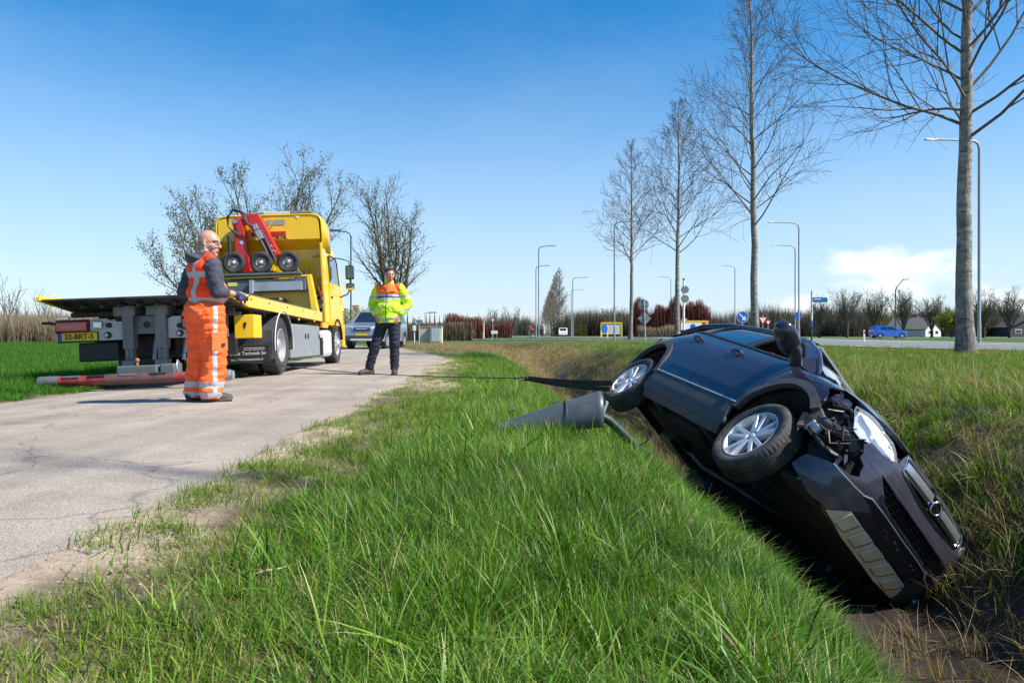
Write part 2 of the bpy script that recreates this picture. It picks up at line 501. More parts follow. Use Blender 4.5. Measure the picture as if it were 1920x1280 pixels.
def asphalt(name, c0, c1, scale=150, bump=.5, stain=.25):
    m = bpy.data.materials.new(name); m.use_nodes = True
    nt = m.node_tree; b = nt.nodes['Principled BSDF']; N, L = nt.nodes.new, nt.links.new
    tc = N('ShaderNodeTexCoord')
    v = N('ShaderNodeTexVoronoi'); v.inputs['Scale'].default_value = scale
    L(tc.outputs['Object'], v.inputs['Vector'])
    r = N('ShaderNodeValToRGB'); r.color_ramp.elements[0].color = (*c0, 1); r.color_ramp.elements[1].color = (*c1, 1)
    sep = N('ShaderNodeSeparateColor'); L(v.outputs['Color'], sep.inputs[0]); L(sep.outputs[0], r.inputs[0])
    n = N('ShaderNodeTexNoise'); n.inputs['Scale'].default_value = .9; n.inputs['Detail'].default_value = 9; n.inputs['Roughness'].default_value = .65
    L(tc.outputs['Object'], n.inputs['Vector'])
    mr = N('ShaderNodeMapRange'); mr.inputs['From Min'].default_value = .3; mr.inputs['From Max'].default_value = .7; mr.inputs['To Min'].default_value = 1 - stain; mr.inputs['To Max'].default_value = 1 + stain * .5
    L(n.outputs['Fac'], mr.inputs['Value'])
    mu = N('ShaderNodeMixRGB'); mu.blend_type = 'MULTIPLY'; mu.inputs['Fac'].default_value = 1
    L(r.outputs[0], mu.inputs['Color1']); L(mr.outputs[0], mu.inputs['Color2'])
    # fine cracks and worn streaks along the way
    wn = N('ShaderNodeTexNoise'); wn.inputs['Scale'].default_value = 2.2; wn.inputs['Detail'].default_value = 4; L(tc.outputs['Object'], wn.inputs['Vector'])
    wm = N('ShaderNodeMixRGB'); wm.blend_type = 'ADD'; wm.inputs['Fac'].default_value = .55; L(tc.outputs['Object'], wm.inputs['Color1']); L(wn.outputs['Color'], wm.inputs['Color2'])
    cv = N('ShaderNodeTexVoronoi'); cv.feature = 'DISTANCE_TO_EDGE'; cv.inputs['Scale'].default_value = .55; L(wm.outputs[0], cv.inputs['Vector'])
    cr = N('ShaderNodeMapRange'); cr.inputs['From Min'].default_value = .0; cr.inputs['From Max'].default_value = .010; cr.inputs['To Min'].default_value = .62; cr.inputs['To Max'].default_value = 1.0; L(cv.outputs['Distance'], cr.inputs['Value'])
    sm = N('ShaderNodeMapping'); sm.inputs['Scale'].default_value = (2.4, .12, 1); L(tc.outputs['Object'], sm.inputs['Vector'])
    sn = N('ShaderNodeTexNoise'); sn.inputs['Scale'].default_value = 1.2; sn.inputs['Detail'].default_value = 6; L(sm.outputs[0], sn.inputs['Vector'])
    sr = N('ShaderNodeMapRange'); sr.inputs['From Min'].default_value = .35; sr.inputs['From Max'].default_value = .65; sr.inputs['To Min'].default_value = .86; sr.inputs['To Max'].default_value = 1.08; L(sn.outputs['Fac'], sr.inputs['Value'])
    cm = N('ShaderNodeMath'); cm.operation = 'MULTIPLY'; L(cr.outputs[0], cm.inputs[0]); L(sr.outputs[0], cm.inputs[1])
    mc = N('ShaderNodeMixRGB'); mc.blend_type = 'MULTIPLY'; mc.inputs['Fac'].default_value = 1; L(mu.outputs[0], mc.inputs['Color1']); L(cm.outputs[0], mc.inputs['Color2'])
    L(mc.outputs[0], b.inputs['Base Color'])
    b.inputs['Roughness'].default_value = .88
    bp = N('ShaderNodeBump'); bp.inputs['Strength'].default_value = bump; bp.inputs['Distance'].default_value = .006
    L(v.outputs['Distance'], bp.inputs['Height']); L(bp.outputs[0], b.inputs['Normal'])
    return m

def strip(name, left, right, z, mat, n=1, kind='structure'):
    """a sheet between two polylines given as lists of (x,y)"""
    me = MB()
    vs, fs = [], []
    for (a, b) in zip(left, right):
        for k in range(n + 1):
            t = k / n
            x, y = a[0] + (b[0] - a[0]) * t, a[1] + (b[1] - a[1]) * t
            vs.append((x, y, z(x, y) if callable(z) else z))
    for i in range(len(left) - 1):
        for k in range(n):
            p = i * (n + 1) + k
            fs.append((p, p + 1, p + n + 2, p + n + 1))
    me.add(vs, fs)
    o = me.build(name, mat)
    if kind: tag(o, kind=kind)
    return o
YS = np.concatenate([np.arange(-6, 24, .5), np.arange(24, 75, 1.0)])
strip('path', [(float(path_l(y)) - .12, float(y)) for y in YS], [(float(path_r(y)) + .10, float(y)) for y in YS], lambda x, y: float(camber(x - min(0, float(path_l(y)) + 5.6))),
      asphalt('path_asphalt', (.23, .185, .142), (.475, .40, .325), 190, .6, .32), 14)
# main road beyond the trees, with edge lines
RN = [(70, -18), (40, 5), (24, 18.5), (17.7, 25.8), (15.7, 32), (15.4, 40), (16, 55), (18, 80), (20, 105), (15, 125)]
def offset_line(pl, d):
    out = []
    for i, p in enumerate(pl):
        a = pl[max(0, i - 1)]; b = pl[min(len(pl) - 1, i + 1)]
        dx, dy = b[0] - a[0], b[1] - a[1]; L_ = math.hypot(dx, dy)
        out.append((p[0] + dy / L_ * d, p[1] - dx / L_ * d))
    return out
ROADZ = .115
strip('main_road', RN, offset_line(RN, 12.0), ROADZ, asphalt('road_asphalt', (.10, .10, .105), (.24, .24, .245), 60, .3))
wl = M('road_paint', (.74, .73, .70), .7, var=.1, scale=3)
for d0, d1 in ((.35, .62), (11.2, 11.6)):
    strip('edge_line', offset_line(RN, d0), offset_line(RN, d1), ROADZ + .005, wl)
strip('kerb_strip', offset_line(RN, 12.0), offset_line(RN, 12.9), ROADZ + .05, M('pale_concrete', (.5, .48, .44), .8))
# the side road the blue car drives on, and the roundabout apron
strip('side_road', [(10, 92), (60, 90), (140, 84)], [(10, 86.5), (60, 84.5), (140, 78)], ROADZ + .01, MATS.get('x') or asphalt('road_asphalt_far', (.18, .18, .18), (.34, .34, .34), 30, .2))
strip('roundabout_lane', [(-14, 128), (10, 122), (40, 118)], [(-14, 112), (10, 108), (40, 104)], ROADZ + .015, bpy.data.materials['road_asphalt_far'])
strip('cycle_path', [(-14, 84), (4, 76), (14, 74)], [(-14, 81), (4, 73), (14, 71.2)], ROADZ - .004, bpy.data.materials['road_asphalt_far'])
# standing water in the bottom of the ditch
wv = []
WY = np.arange(1.5, 13.1, .5)
wat = bpy.data.materials.new('ditch_water'); wat.use_nodes = True
_b = wat.node_tree.nodes['Principled BSDF']; _b.inputs['Base Color'].default_value = (.012, .010, .007, 1); _b.inputs['Roughness'].default_value = .38
_n = wat.node_tree.nodes.new('ShaderNodeTexNoise'); _n.inputs['Scale'].default_value = 14
_p = wat.node_tree.nodes.new('ShaderNodeBump'); _p.inputs['Strength'].default_value = .25; _p.inputs['Distance'].default_value = .02
wat.node_tree.links.new(_n.outputs['Fac'], _p.inputs['Height']); wat.node_tree.links.new(_p.outputs[0], _b.inputs['Normal'])
strip('water', [(float(ditch_c(y)) - .5, float(y)) for y in WY], [(float(ditch_c(y)) + .5, float(y)) for y in WY], -1.385, wat, 2)
# ------------------------------------------------------------------ grass: blades built once as tufts, set out by geometry nodes
def leaf_material(name, stops, trans=.35, rough=.5, attr='bc', rnd=.35, spec=.35):
    m = bpy.data.materials.new(name); m.use_nodes = True
    nt = m.node_tree; N, L = nt.nodes.new, nt.links.new
    b = nt.nodes['Principled BSDF']; out = nt.nodes['Material Output']
    a = N('ShaderNodeAttribute'); a.attribute_name = attr
    oi = N('ShaderNodeObjectInfo')
    ma = N('ShaderNodeMath'); ma.operation = 'MULTIPLY_ADD'; ma.inputs[1].default_value = rnd
    L(oi.outputs['Random'], ma.inputs[0]); L(a.outputs['Fac'], ma.inputs[2])
    sb = N('ShaderNodeMath'); sb.operation = 'SUBTRACT'; sb.inputs[1].default_value = rnd / 2; sb.use_clamp = True
    L(ma.outputs[0], sb.inputs[0])
    r = N('ShaderNodeValToRGB')
    while len(r.color_ramp.elements) < len(stops): r.color_ramp.elements.new(.5)
    for e, (p, c) in zip(r.color_ramp.elements, stops): e.position = p; e.color = (*c, 1)
    L(sb.outputs[0], r.inputs[0])
    L(r.outputs[0], b.inputs['Base Color'])
    b.inputs['Roughness'].default_value = rough
    b.inputs['Specular IOR Level'].default_value = spec
    tr = N('ShaderNodeBsdfTranslucent')
    br = N('ShaderNodeMixRGB'); br.blend_type = 'MULTIPLY'; br.inputs['Fac'].default_value = 1; br.inputs['Color2'].default_value = (1.25, 1.3, .6, 1)
    L(r.outputs[0], br.inputs['Color1']); L(br.outputs[0], tr.inputs['Color'])
    mx = N('ShaderNodeMixShader'); mx.inputs[0].default_value = trans
    L(b.outputs[0], mx.inputs[1]); L(tr.outputs[0], mx.inputs[2]); L(mx.outputs[0], out.inputs['Surface'])
    return m
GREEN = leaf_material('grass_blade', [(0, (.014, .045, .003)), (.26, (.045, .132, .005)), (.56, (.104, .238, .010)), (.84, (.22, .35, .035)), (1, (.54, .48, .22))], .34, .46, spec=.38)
LAWN = leaf_material('meadow_blade', [(0, (.030, .075, .005)), (.33, (.090, .182, .010)), (.66, (.175, .275, .020)), (.88, (.32, .35, .075)), (1, (.56, .47, .26))], .35, .55)
STRAW = leaf_material('dry_blade', [(0, (.12, .08, .034)), (.4, (.30, .21, .10)), (.75, (.47, .355, .195)), (1, (.60, .50, .33))], .28, .65)
FIELD = leaf_material('crop_blade', [(0, (.018, .075, .004)), (.5, (.050, .170, .007)), (1, (.115, .255, .018))], .4, .5, rnd=.25)

def tuft(name, n, l0, l1, w, foot, lean, droop, mat, seed, seg=3, bright=(.2, .85), flat=0.0):
    rnd = random.Random(seed)
    V, F, A = [], [], []
    for k in range(n):
        L_ = rnd.uniform(l0, l1)
        az = rnd.uniform(0, 2 * math.pi)
        rr = foot * math.sqrt(rnd.random())
        pa = rnd.uniform(0, 2 * math.pi)
        p = Vector((rr * math.cos(pa), rr * math.sin(pa), -.02))
        th = abs(rnd.gauss(0, lean)) + flat
        d = Vector((math.cos(az) * math.sin(th), math.sin(az) * math.sin(th), math.cos(th)))
        side = Vector((-math.sin(az), math.cos(az), 0))
        tw = rnd.uniform(-.7, .7)
        side = (side * math.cos(tw) + Vector((math.cos(az), math.sin(az), 0)) * math.sin(tw)).normalized()
        dr = droop * rnd.uniform(.3, 1.4)
        ww = w * rnd.uniform(.6, 1.3)
        col = rnd.uniform(*bright)
        if rnd.random() < .05: col = 1.0
        n0 = len(V)
        for i in range(seg + 1):
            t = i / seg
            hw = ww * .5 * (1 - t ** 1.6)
            c = .5 + .5 * t  # blade feet darkened in the colour, standing in for shade inside tufts
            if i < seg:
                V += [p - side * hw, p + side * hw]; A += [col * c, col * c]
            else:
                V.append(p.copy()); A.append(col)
            st = L_ / seg
            p = p + d * st
            d = (d + Vector((math.cos(az) * dr, math.sin(az) * dr, -dr * .75)) / seg).normalized()
        for i in range(seg - 1): F.append((n0 + 2 * i, n0 + 2 * i + 1, n0 + 2 * i + 3, n0 + 2 * i + 2))
        F.append((n0 + 2 * seg - 2, n0 + 2 * seg - 1, n0 + 2 * seg))
    me = bpy.data.meshes.new(name)
    me.from_pydata([tuple(v) for v in V], [], F)
    at = me.attributes.new('bc', 'FLOAT', 'POINT'); at.data.foreach_set('value', A)
    me.polygons.foreach_set('use_smooth', [True] * len(F))
    me.materials.append(mat)
    return bpy.data.objects.new(name, me)

def scatter_group(coll):
    ng = bpy.data.node_groups.new('set_out_' + coll.name, 'GeometryNodeTree')
    ng.interface.new_socket('Geometry', in_out='INPUT', socket_type='NodeSocketGeometry')
    ng.interface.new_socket('Geometry', in_out='OUTPUT', socket_type='NodeSocketGeometry')
    N, L = ng.nodes.new, ng.links.new
    gi, go = N('NodeGroupInput'), N('NodeGroupOutput')
    ci = N('GeometryNodeCollectionInfo'); ci.inputs['Collection'].default_value = coll
    ci.inputs['Separate Children'].default_value = True; ci.inputs['Reset Children'].default_value = True
    ip = N('GeometryNodeInstanceOnPoints'); ip.inputs['Pick Instance'].default_value = True
    def na(nm, ty):
        n = N('GeometryNodeInputNamedAttribute'); n.data_type = ty; n.inputs['Name'].default_value = nm; return n.outputs['Attribute']
    er = N('FunctionNodeEulerToRotation')
    L(na('rot', 'FLOAT_VECTOR'), er.inputs[0])
    L(gi.outputs[0], ip.inputs['Points']); L(ci.outputs[0], ip.inputs['Instance'])
    L(na('pick', 'INT'), ip.inputs['Instance Index'])
    L(er.outputs[0], ip.inputs['Rotation']); L(na('scl', 'FLOAT_VECTOR'), ip.inputs['Scale'])
    L(ip.outputs[0], go.inputs[0])
    return ng
def scatter(name, pts, tufts, rng, s0, s1, tilt=.18, hscale=None, label=None, cat='grass'):
    """pts: (n,3); tufts: source objects"""
    coll = bpy.data.collections.new(name + '_tufts')
    for t in tufts: coll.objects.link(t)
    n = len(pts)
    me = bpy.data.meshes.new(name)
    me.vertices.add(n); me.vertices.foreach_set('co', np.asarray(pts, np.float32).ravel())
    rot = np.stack([rng.normal(0, tilt, n), rng.normal(0, tilt, n), rng.uniform(0, 6.283, n)], 1).astype(np.float32)
    sc = rng.uniform(s0, s1, n)
    hs = np.ones(n) if hscale is None else hscale
    scl = np.stack([sc, sc, sc * hs], 1).astype(np.float32)
    a = me.attributes.new('rot', 'FLOAT_VECTOR', 'POINT'); a.data.foreach_set('vector', rot.ravel())
    a = me.attributes.new('scl', 'FLOAT_VECTOR', 'POINT'); a.data.foreach_set('vector', scl.ravel())
    a = me.attributes.new('pick', 'INT', 'POINT'); a.data.foreach_set('value', rng.integers(0, len(tufts), n).astype(np.int32))
    me.update()
    o = new_obj(name, me)
    md = o.modifiers.new('set_out', 'NODES'); md.node_group = scatter_group(coll)
    tag(o, label, cat, kind='stuff')
    return o
def pts_in(rng, x0, x1, y0, y1, dens, keep):
    n = int((x1 - x0) * (y1 - y0) * dens)
    X = rng.uniform(x0, x1, n); Y = rng.uniform(y0, y1, n)
    vis = (np.abs(X) < .80 * Y + .9) | (Y < 1.2)
    X, Y = X[vis], Y[vis]
    k = keep(X, Y) > rng.random(len(X))
    X, Y = X[k], Y[k]
    return np.stack([X, Y, zm(X, Y)], 1)
rng = np.random.default_rng(4)
def rd_edge(X, Y): return X - path_r(Y)
def uu(X, Y): return X - ditch_c(Y)
def dirtm(X, Y): return ground_masks(X, Y)[0]

# long grass on the verge and the near bank
def keep_long(X, Y):
    d = rd_edge(X, Y); u = uu(X, Y)
    n = fbm(X, Y, 1.6, 3.0)
    lim = np.interp(Y, [0, 1.5, 3, 6, 12, 25], [.72, .66, .6, .6, .5, .8])
    k = np.clip((d - lim + .25 * n) / .5, 0, 1) * np.clip((-.95 - u) / .35, 0, 1)
    k *= np.clip(1.15 - 1.3 * np.clip(1 - np.hypot((X + .95) / .8, (Y - 10.6) / 2.3), 0, 1), .1, 1)
    return k * np.clip(.8 + .35 * n, .3, 1)
P_ = np.concatenate([pts_in(rng, -1.5, 2.4, .55, 3.2, 330, keep_long), pts_in(rng, -1.5, 2.4, 3.2, 7, 300, keep_long), pts_in(rng, -1.6, 2.2, 7, 13, 170, keep_long), pts_in(rng, -1.6, 2, 13, 30, 70, keep_long)])
hs = np.clip(.85 + .30 * fbm(P_[:, 0], P_[:, 1], 1.1, 6.0) + .16 * fbm(P_[:, 0], P_[:, 1], 4.0, 2.0), .45, 1.55)
hs *= np.interp(rd_edge(P_[:, 0], P_[:, 1]), [.7, 1.5, 2.1, 2.7], [.55, .9, .9, .62])
TL = [tuft('grass_tuft', 38, .08, .27, .0043, .055, .46, .6, GREEN, 100 + i, 4, (.12, 1.0)) for i in range(8)]
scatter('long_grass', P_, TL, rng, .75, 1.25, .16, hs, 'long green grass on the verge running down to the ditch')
# coarse broad blades and flattened pale blades between them
Q_ = np.concatenate([pts_in(rng, -1.4, 1.0, .55, 7, 34, keep_long), pts_in(rng, 1.0, 1.6, .55, 7, 8, keep_long), pts_in(rng, -1.6, 1.2, 7, 14, 14, keep_long)])
TB = [tuft('coarse_tuft', 7, .16, .34, .0085, .05, .6, .8, GREEN, 140 + i, 5, (.35, .9)) for i in range(5)] + [tuft('pale_tuft', 8, .14, .32, .005, .06, .9, .8, STRAW, 150 + i, 4, (.5, 1)) for i in range(2)]
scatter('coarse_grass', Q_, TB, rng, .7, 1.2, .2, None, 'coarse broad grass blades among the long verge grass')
# short trodden grass on the shoulder of the path
def keep_short(X, Y):
    d = rd_edge(X, Y)
    n = fbm(X, Y, 2.3, 2.0) * .5 + fbm(X, Y, 5.2, 8.0) * .55
    k = np.clip((1.5 * d + .15 + .8 * n), 0, 1) * (d > .02) * (d < 2.4)
    k = np.maximum(k, 1.1 * np.clip(n + .02, 0, 1) * (d > .05) * (d < 1.2))
    return k
S_ = np.concatenate([pts_in(rng, -1.6, .8, .9, 4, 950, keep_short), pts_in(rng, -1.6, .6, 4, 9, 480, keep_short), pts_in(rng, -1.9, .6, 9, 26, 150, keep_short)])
TS = [tuft('short_tuft', 44, .025, .085, .0036, .08, .95, .5, LAWN, 200 + i, 3, (.2, 1.0)) for i in range(6)] + [tuft('short_dry', 16, .02, .07, .0036, .07, 1.1, .4, STRAW, 220 + i, 2) for i in range(2)]
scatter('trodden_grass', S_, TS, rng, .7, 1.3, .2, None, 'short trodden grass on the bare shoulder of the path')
# crumbs of soil and small stones on the bare shoulder
def crumb(name, seed, mat):
    rnd = random.Random(seed); m = MB(); m.ball((0, 0, 0), (1, .8, .6), 7, 5)
    m.v = [tuple(Vector(v) * rnd.uniform(.75, 1.15) * .010) for v in m.v]
    me = m.mesh(name); me.materials.append(mat); return bpy.data.objects.new(name, me)
def keep_crumb(X, Y):
    d = rd_edge(X, Y); return np.clip(1.1 - np.abs(d - .25) / .65, 0, 1) * np.clip(.5 + fbm(X, Y, 3.0, 4.0), .1, 1)
C_ = np.concatenate([pts_in(rng, -1.7, -.2, 1.1, 3.4, 900, keep_crumb), pts_in(rng, -1.8, -.4, 3.4, 8, 330, keep_crumb)])
scatter('soil_crumbs', C_, [crumb('crumb', i, M('soil_crumb', (.26, .20, .145), .9, var=.3)) for i in range(4)] + [crumb('pebble', 9, M('pebble_grey', (.30, .27, .24), .8, var=.25))], rng, .25, .8, .5, None, 'crumbs of dry soil and grit along the edge of the path', 'soil')
# broad-leaved weeds among the short grass
B_ = np.concatenate([pts_in(rng, -1.4, .6, 1.0, 7, 9, lambda X, Y: np.clip(rd_edge(X, Y) * 1.5, 0, 1) * np.clip(.4 + fbm(X, Y, 1.9, 12.0), 0, 1)), pts_in(rng, -1.4, .8, 7, 14, 4, keep_long)])
scatter('verge_weeds', B_, [tuft('weed', 11, .04, .09, .020, .012, .25, .4, GREEN, 250 + i, 4, (.2, .6), 1.0) for i in range(3)], rng, .7, 1.4, .1, None, 'flat rosettes of broad-leaved weeds in the verge', 'weeds')
# far bank and the meadow up to the main road
def road_side(X, Y):
    xs = np.array([p[0] for p in RN][::-1]); ys = np.array([p[1] for p in RN][::-1])
    return np.interp(Y, ys[::-1], xs[::-1]) - X          # > 0 left of the road
def keep_meadow(X, Y):
    u = uu(X, Y); n = fbm(X, Y, 1.3, 7.0)
    return np.clip((u - .62 + .2 * n) / .5, 0, 1) * (road_side(X, Y) > .1) * np.clip(.78 + .5 * n, .25, 1)
Mw = np.concatenate([pts_in(rng, 2.8, 9, 2.2, 11, 190, keep_meadow), pts_in(rng, 2.5, 18, 11, 24, 42, keep_meadow), pts_in(rng, -1, 20, 24, 46, 11, keep_meadow)])
sc_far = np.interp(Mw[:, 1], [3, 11, 24, 46], [.8, 1.0, 1.3, 1.5])
TM = [tuft('meadow_tuft', 34, .05, .15, .0060, .10, .6, .6, LAWN, 300 + i, 3, (.1, .95)) for i in range(6)] + [tuft('meadow_dry', 22, .05, .16, .005, .1, .9, .7, STRAW, 320, 3)]
scatter('meadow_grass', Mw, TM, rng, .9, 1.5, .15, sc_far, 'mown green meadow grass between the ditch and the main road')
# dead grass: far bank, the dry hollow where the ditch bends away
def keep_dry(X, Y):
    return np.clip(ground_masks(X, Y)[1] * 1.25 - .12, 0, 1) * (rd_edge(X, Y) > 1.0) * np.where((uu(X, Y) < -.9) & (Y < 26), 0, 1) * (road_side(X, Y) > .2)
D_ = np.concatenate([pts_in(rng, 2.6, 6, 2.0, 9, 150, keep_dry), pts_in(rng, 1.0, 5.5, 9, 20, 75, keep_dry), pts_in(rng, -7, 6, 20, 48, 26, keep_dry)])
_a = rng.uniform(0, 6.283, 70); _r = np.abs(rng.normal(0, .5, 70)) + .15
_x, _y = 12.9 + _r * np.cos(_a), 21.2 + _r * np.sin(_a) * .6 - .2
D_ = np.concatenate([D_, np.stack([_x, _y, zm(_x, _y)], 1)])
TD = [tuft('dead_tuft', 26, .10, .34, .0055, .09, .75, .9, STRAW, 400 + i, 4, (.05, 1)) for i in range(6)] + [tuft('dead_mix', 18, .08, .22, .005, .08, .7, .7, LAWN, 420 + i, 3, (.3, 1)) for i in range(2)]
scatter('dead_grass', D_, TD, rng, .8, 1.35, .25, None, 'straw coloured dead grass on the far bank of the ditch')
def keep_stalk(X, Y): return ((uu(X, Y) > .35) & (uu(X, Y) < 2.6)) * .9
K_ = pts_in(rng, 3, 6, 2.2, 11, 14, keep_stalk)
TK = [tuft('stalk', 3, .25, .55, .005, .03, .55, .25, STRAW, 440 + i, 4, (.5, 1)) for i in range(4)]
scatter('dry_stalks', K_, TK, rng, .8, 1.3, .3, None, 'dry pale stalks standing on the ditch bank', 'stalks')
# reeds and rank blades at the foot of the far bank
def keep_rank(X, Y): return np.clip(1 - np.abs(uu(X, Y) - .95) / .5, 0, 1) * np.clip(.5 + fbm(X, Y, 2.2, 1.0), 0, 1)
U_ = pts_in(rng, 1.6, 4.2, 1.2, 5.2, 55, lambda X, Y: np.clip(1 - np.abs(uu(X, Y) - .1) / .8, 0, 1) * np.clip(.35 + fbm(X, Y, 3.0, 3.0), 0, 1))
scatter('ditch_litter', U_, [tuft('litter', 22, .06, .30, .005, .10, 1.35, .3, STRAW, 480 + i, 3, (0, .7)) for i in range(4)], rng, .8, 1.3, .3, None, 'dead straw and stalks strewn over the muddy ditch bottom', 'straw')
E_ = pts_in(rng, 3.1, 5, 3, 9, 60, keep_rank)
TE = [tuft('rank_tuft', 16, .12, .30, .008, .05, .35, .4, GREEN, 460 + i, 4) for i in range(3)]
scatter('rank_grass', E_, TE, rng, .8, 1.3, .2, None, 'rank green grass at the foot of the far ditch bank')
# even green crop on the field to the left
def keep_field(X, Y): return np.clip((path_l(Y) - X - .1 + .15 * fbm(X, Y, 3, 1)) / .25, 0, 1)
W_ = np.concatenate([pts_in(rng, -14, -5.5, 7.5, 16, 110, keep_field), pts_in(rng, -34, -5.8, 16, 48, 20, keep_field)])
wsc = np.interp(W_[:, 1], [8, 16, 48], [.95, 1.0, 1.5])
wsc *= np.clip((path_l(W_[:, 1]) - W_[:, 0]) / .9, .35, 1)
TF = [tuft('crop_tuft', 40, .10, .22, .0075, .14, .35, .45, FIELD, 500 + i, 3, (.15, .95)) for i in range(5)]
scatter('field_grass', W_, TF, rng, .9, 1.4, .1, wsc, 'even bright green crop in the field beside the path')
# ------------------------------------------------------------------ trees
def lat(px, Y):
    """sideways position of something seen at bearing px (in photo columns) at depth Y"""
    return (px - 960) / 1400 * Y
def bark_poplar():
    m = bpy.data.materials.new('poplar_bark'); m.use_nodes = True
    nt = m.node_tree; b = nt.nodes['Principled BSDF']; N, L = nt.nodes.new, nt.links.new
    tc = N('ShaderNodeTexCoord')
    mp = N('ShaderNodeMapping'); mp.inputs['Scale'].default_value = (2.5, 2.5, 5.5); L(tc.outputs['Object'], mp.inputs['Vector'])
    n = N('ShaderNodeTexNoise'); n.inputs['Scale'].default_value = 1.6; n.inputs['Detail'].default_value = 8; n.inputs['Roughness'].default_value = .7; L(mp.outputs[0], n.inputs['Vector'])
    r = N('ShaderNodeValToRGB')
    for e, (p, c) in zip(r.color_ramp.elements, ((.36, (.10, .085, .07)), (.62, (.33, .30, .26)))): e.position = p; e.color = (*c, 1)
    L(n.outputs['Fac'], r.inputs[0])
    # dark horizontal scars, furrowed dark foot
    mp2 = N('ShaderNodeMapping'); mp2.inputs['Scale'].default_value = (1.6, 1.6, 7); L(tc.outputs['Object'], mp2.inputs['Vector'])
    v = N('ShaderNodeTexVoronoi'); v.inputs['Scale'].default_value = 1.0; L(mp2.outputs[0], v.inputs['Vector'])
    s = N('ShaderNodeMapRange'); s.inputs['From Min'].default_value = .10; s.inputs['From Max'].default_value = .26; s.inputs['To Min'].default_value = .9; s.inputs['To Max'].default_value = 0
    L(v.outputs['Distance'], s.inputs['Value'])
    mx = N('ShaderNodeMixRGB'); mx.inputs['Color2'].default_value = (.045, .04, .035, 1); L(s.outputs[0], mx.inputs['Fac']); L(r.outputs[0], mx.inputs['Color1'])
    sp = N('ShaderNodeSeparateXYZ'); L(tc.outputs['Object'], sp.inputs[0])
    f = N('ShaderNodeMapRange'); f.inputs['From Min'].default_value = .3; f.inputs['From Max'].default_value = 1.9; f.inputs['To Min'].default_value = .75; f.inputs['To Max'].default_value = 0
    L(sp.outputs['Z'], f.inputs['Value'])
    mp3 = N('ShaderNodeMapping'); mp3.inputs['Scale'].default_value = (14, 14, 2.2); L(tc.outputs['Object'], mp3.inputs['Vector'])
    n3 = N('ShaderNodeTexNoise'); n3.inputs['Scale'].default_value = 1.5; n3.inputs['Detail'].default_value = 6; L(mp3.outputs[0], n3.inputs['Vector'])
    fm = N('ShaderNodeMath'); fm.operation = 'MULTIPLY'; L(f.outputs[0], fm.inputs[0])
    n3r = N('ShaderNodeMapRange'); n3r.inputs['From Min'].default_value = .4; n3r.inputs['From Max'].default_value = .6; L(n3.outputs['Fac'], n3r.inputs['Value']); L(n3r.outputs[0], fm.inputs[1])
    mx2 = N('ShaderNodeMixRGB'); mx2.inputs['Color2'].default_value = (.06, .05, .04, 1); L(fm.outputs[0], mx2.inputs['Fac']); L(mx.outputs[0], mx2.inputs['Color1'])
    L(mx2.outputs[0], b.inputs['Base Color'])
    b.inputs['Roughness'].default_value = .85
    bp = N('ShaderNodeBump'); bp.inputs['Strength'].default_value = .6; bp.inputs['Distance'].default_value = .03; L(n3.outputs['Fac'], bp.inputs['Height']); L(bp.outputs[0], b.inputs['Normal'])
    return m
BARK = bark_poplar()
TWIG = M('twig_bark', (.115, .092, .072), .85, var=.35, scale=2)
GREYBARK = M('willow_bark', (.085, .072, .055), .9, var=.3, scale=4, bump=.4, bscale=12)
OLIVE = leaf_material('budding_leaf', [(0, (.06, .058, .018)), (.6, (.125, .118, .036)), (1, (.20, .185, .06))], .4, .6)

def grow(mb, p, d, L, r, lvl, rnd, prm, tips=None):
    """one limb with its side shoots"""
    nseg = prm['seg'][lvl]; sides = prm['sides'][lvl]
    pts, rr = [p.copy()], [r]
    q, dd = p.copy(), d.copy()
    for i in range(nseg):
        t = (i + 1) / nseg
        dd = (dd + Vector((rnd.gauss(0, 1), rnd.gauss(0, 1), rnd.gauss(0, 1))) * prm['wob'][lvl] + Vector((0, 0, prm['up'][lvl]))).normalized()
        q = q + dd * (L / nseg)
        pts.append(q.copy()); rr.append(max(prm['rmin'], r * (1 - .82 * t)))
    mb.tube(pts, rr, sides, caps=False)
    if tips is not None and lvl >= prm['leaflvl']:
        for k in range(prm['leafn']):
            t = rnd.random(); i = min(nseg - 1, int(t * nseg)); tips.append(pts[i].lerp(pts[i + 1], t * nseg - i))
    if lvl + 1 < prm['levels']:
        n = max(1, int(prm['kids'][lvl] * rnd.uniform(.8, 1.25)))
        az0 = rnd.uniform(0, 6.283)
        for k in range(n):
            t = prm['t0'][lvl] + (1 - prm['t0'][lvl]) * (k + rnd.random()) / n
            t = min(t, .98)
            f = t * nseg; i = min(nseg - 1, int(f))
            pp = pts[i].lerp(pts[i + 1], f - i)
            tan = (pts[i + 1] - pts[i]).normalized()
            u, w, _ = frame_of(tan)
            az = az0 + k * 2.4 + rnd.uniform(-.5, .5)
            an = R(prm['ang'][lvl] + rnd.uniform(-10, 10))
            cd = tan * math.cos(an) + (u * math.cos(az) + w * math.sin(az)) * math.sin(an)
            cl = L * prm['ratio'][lvl] * (1 - .55 * t) * rnd.uniform(.7, 1.3)
            grow(mb, pp, cd, cl, max(prm['rmin'], rr[i] * .55), lvl + 1, rnd, prm, tips)

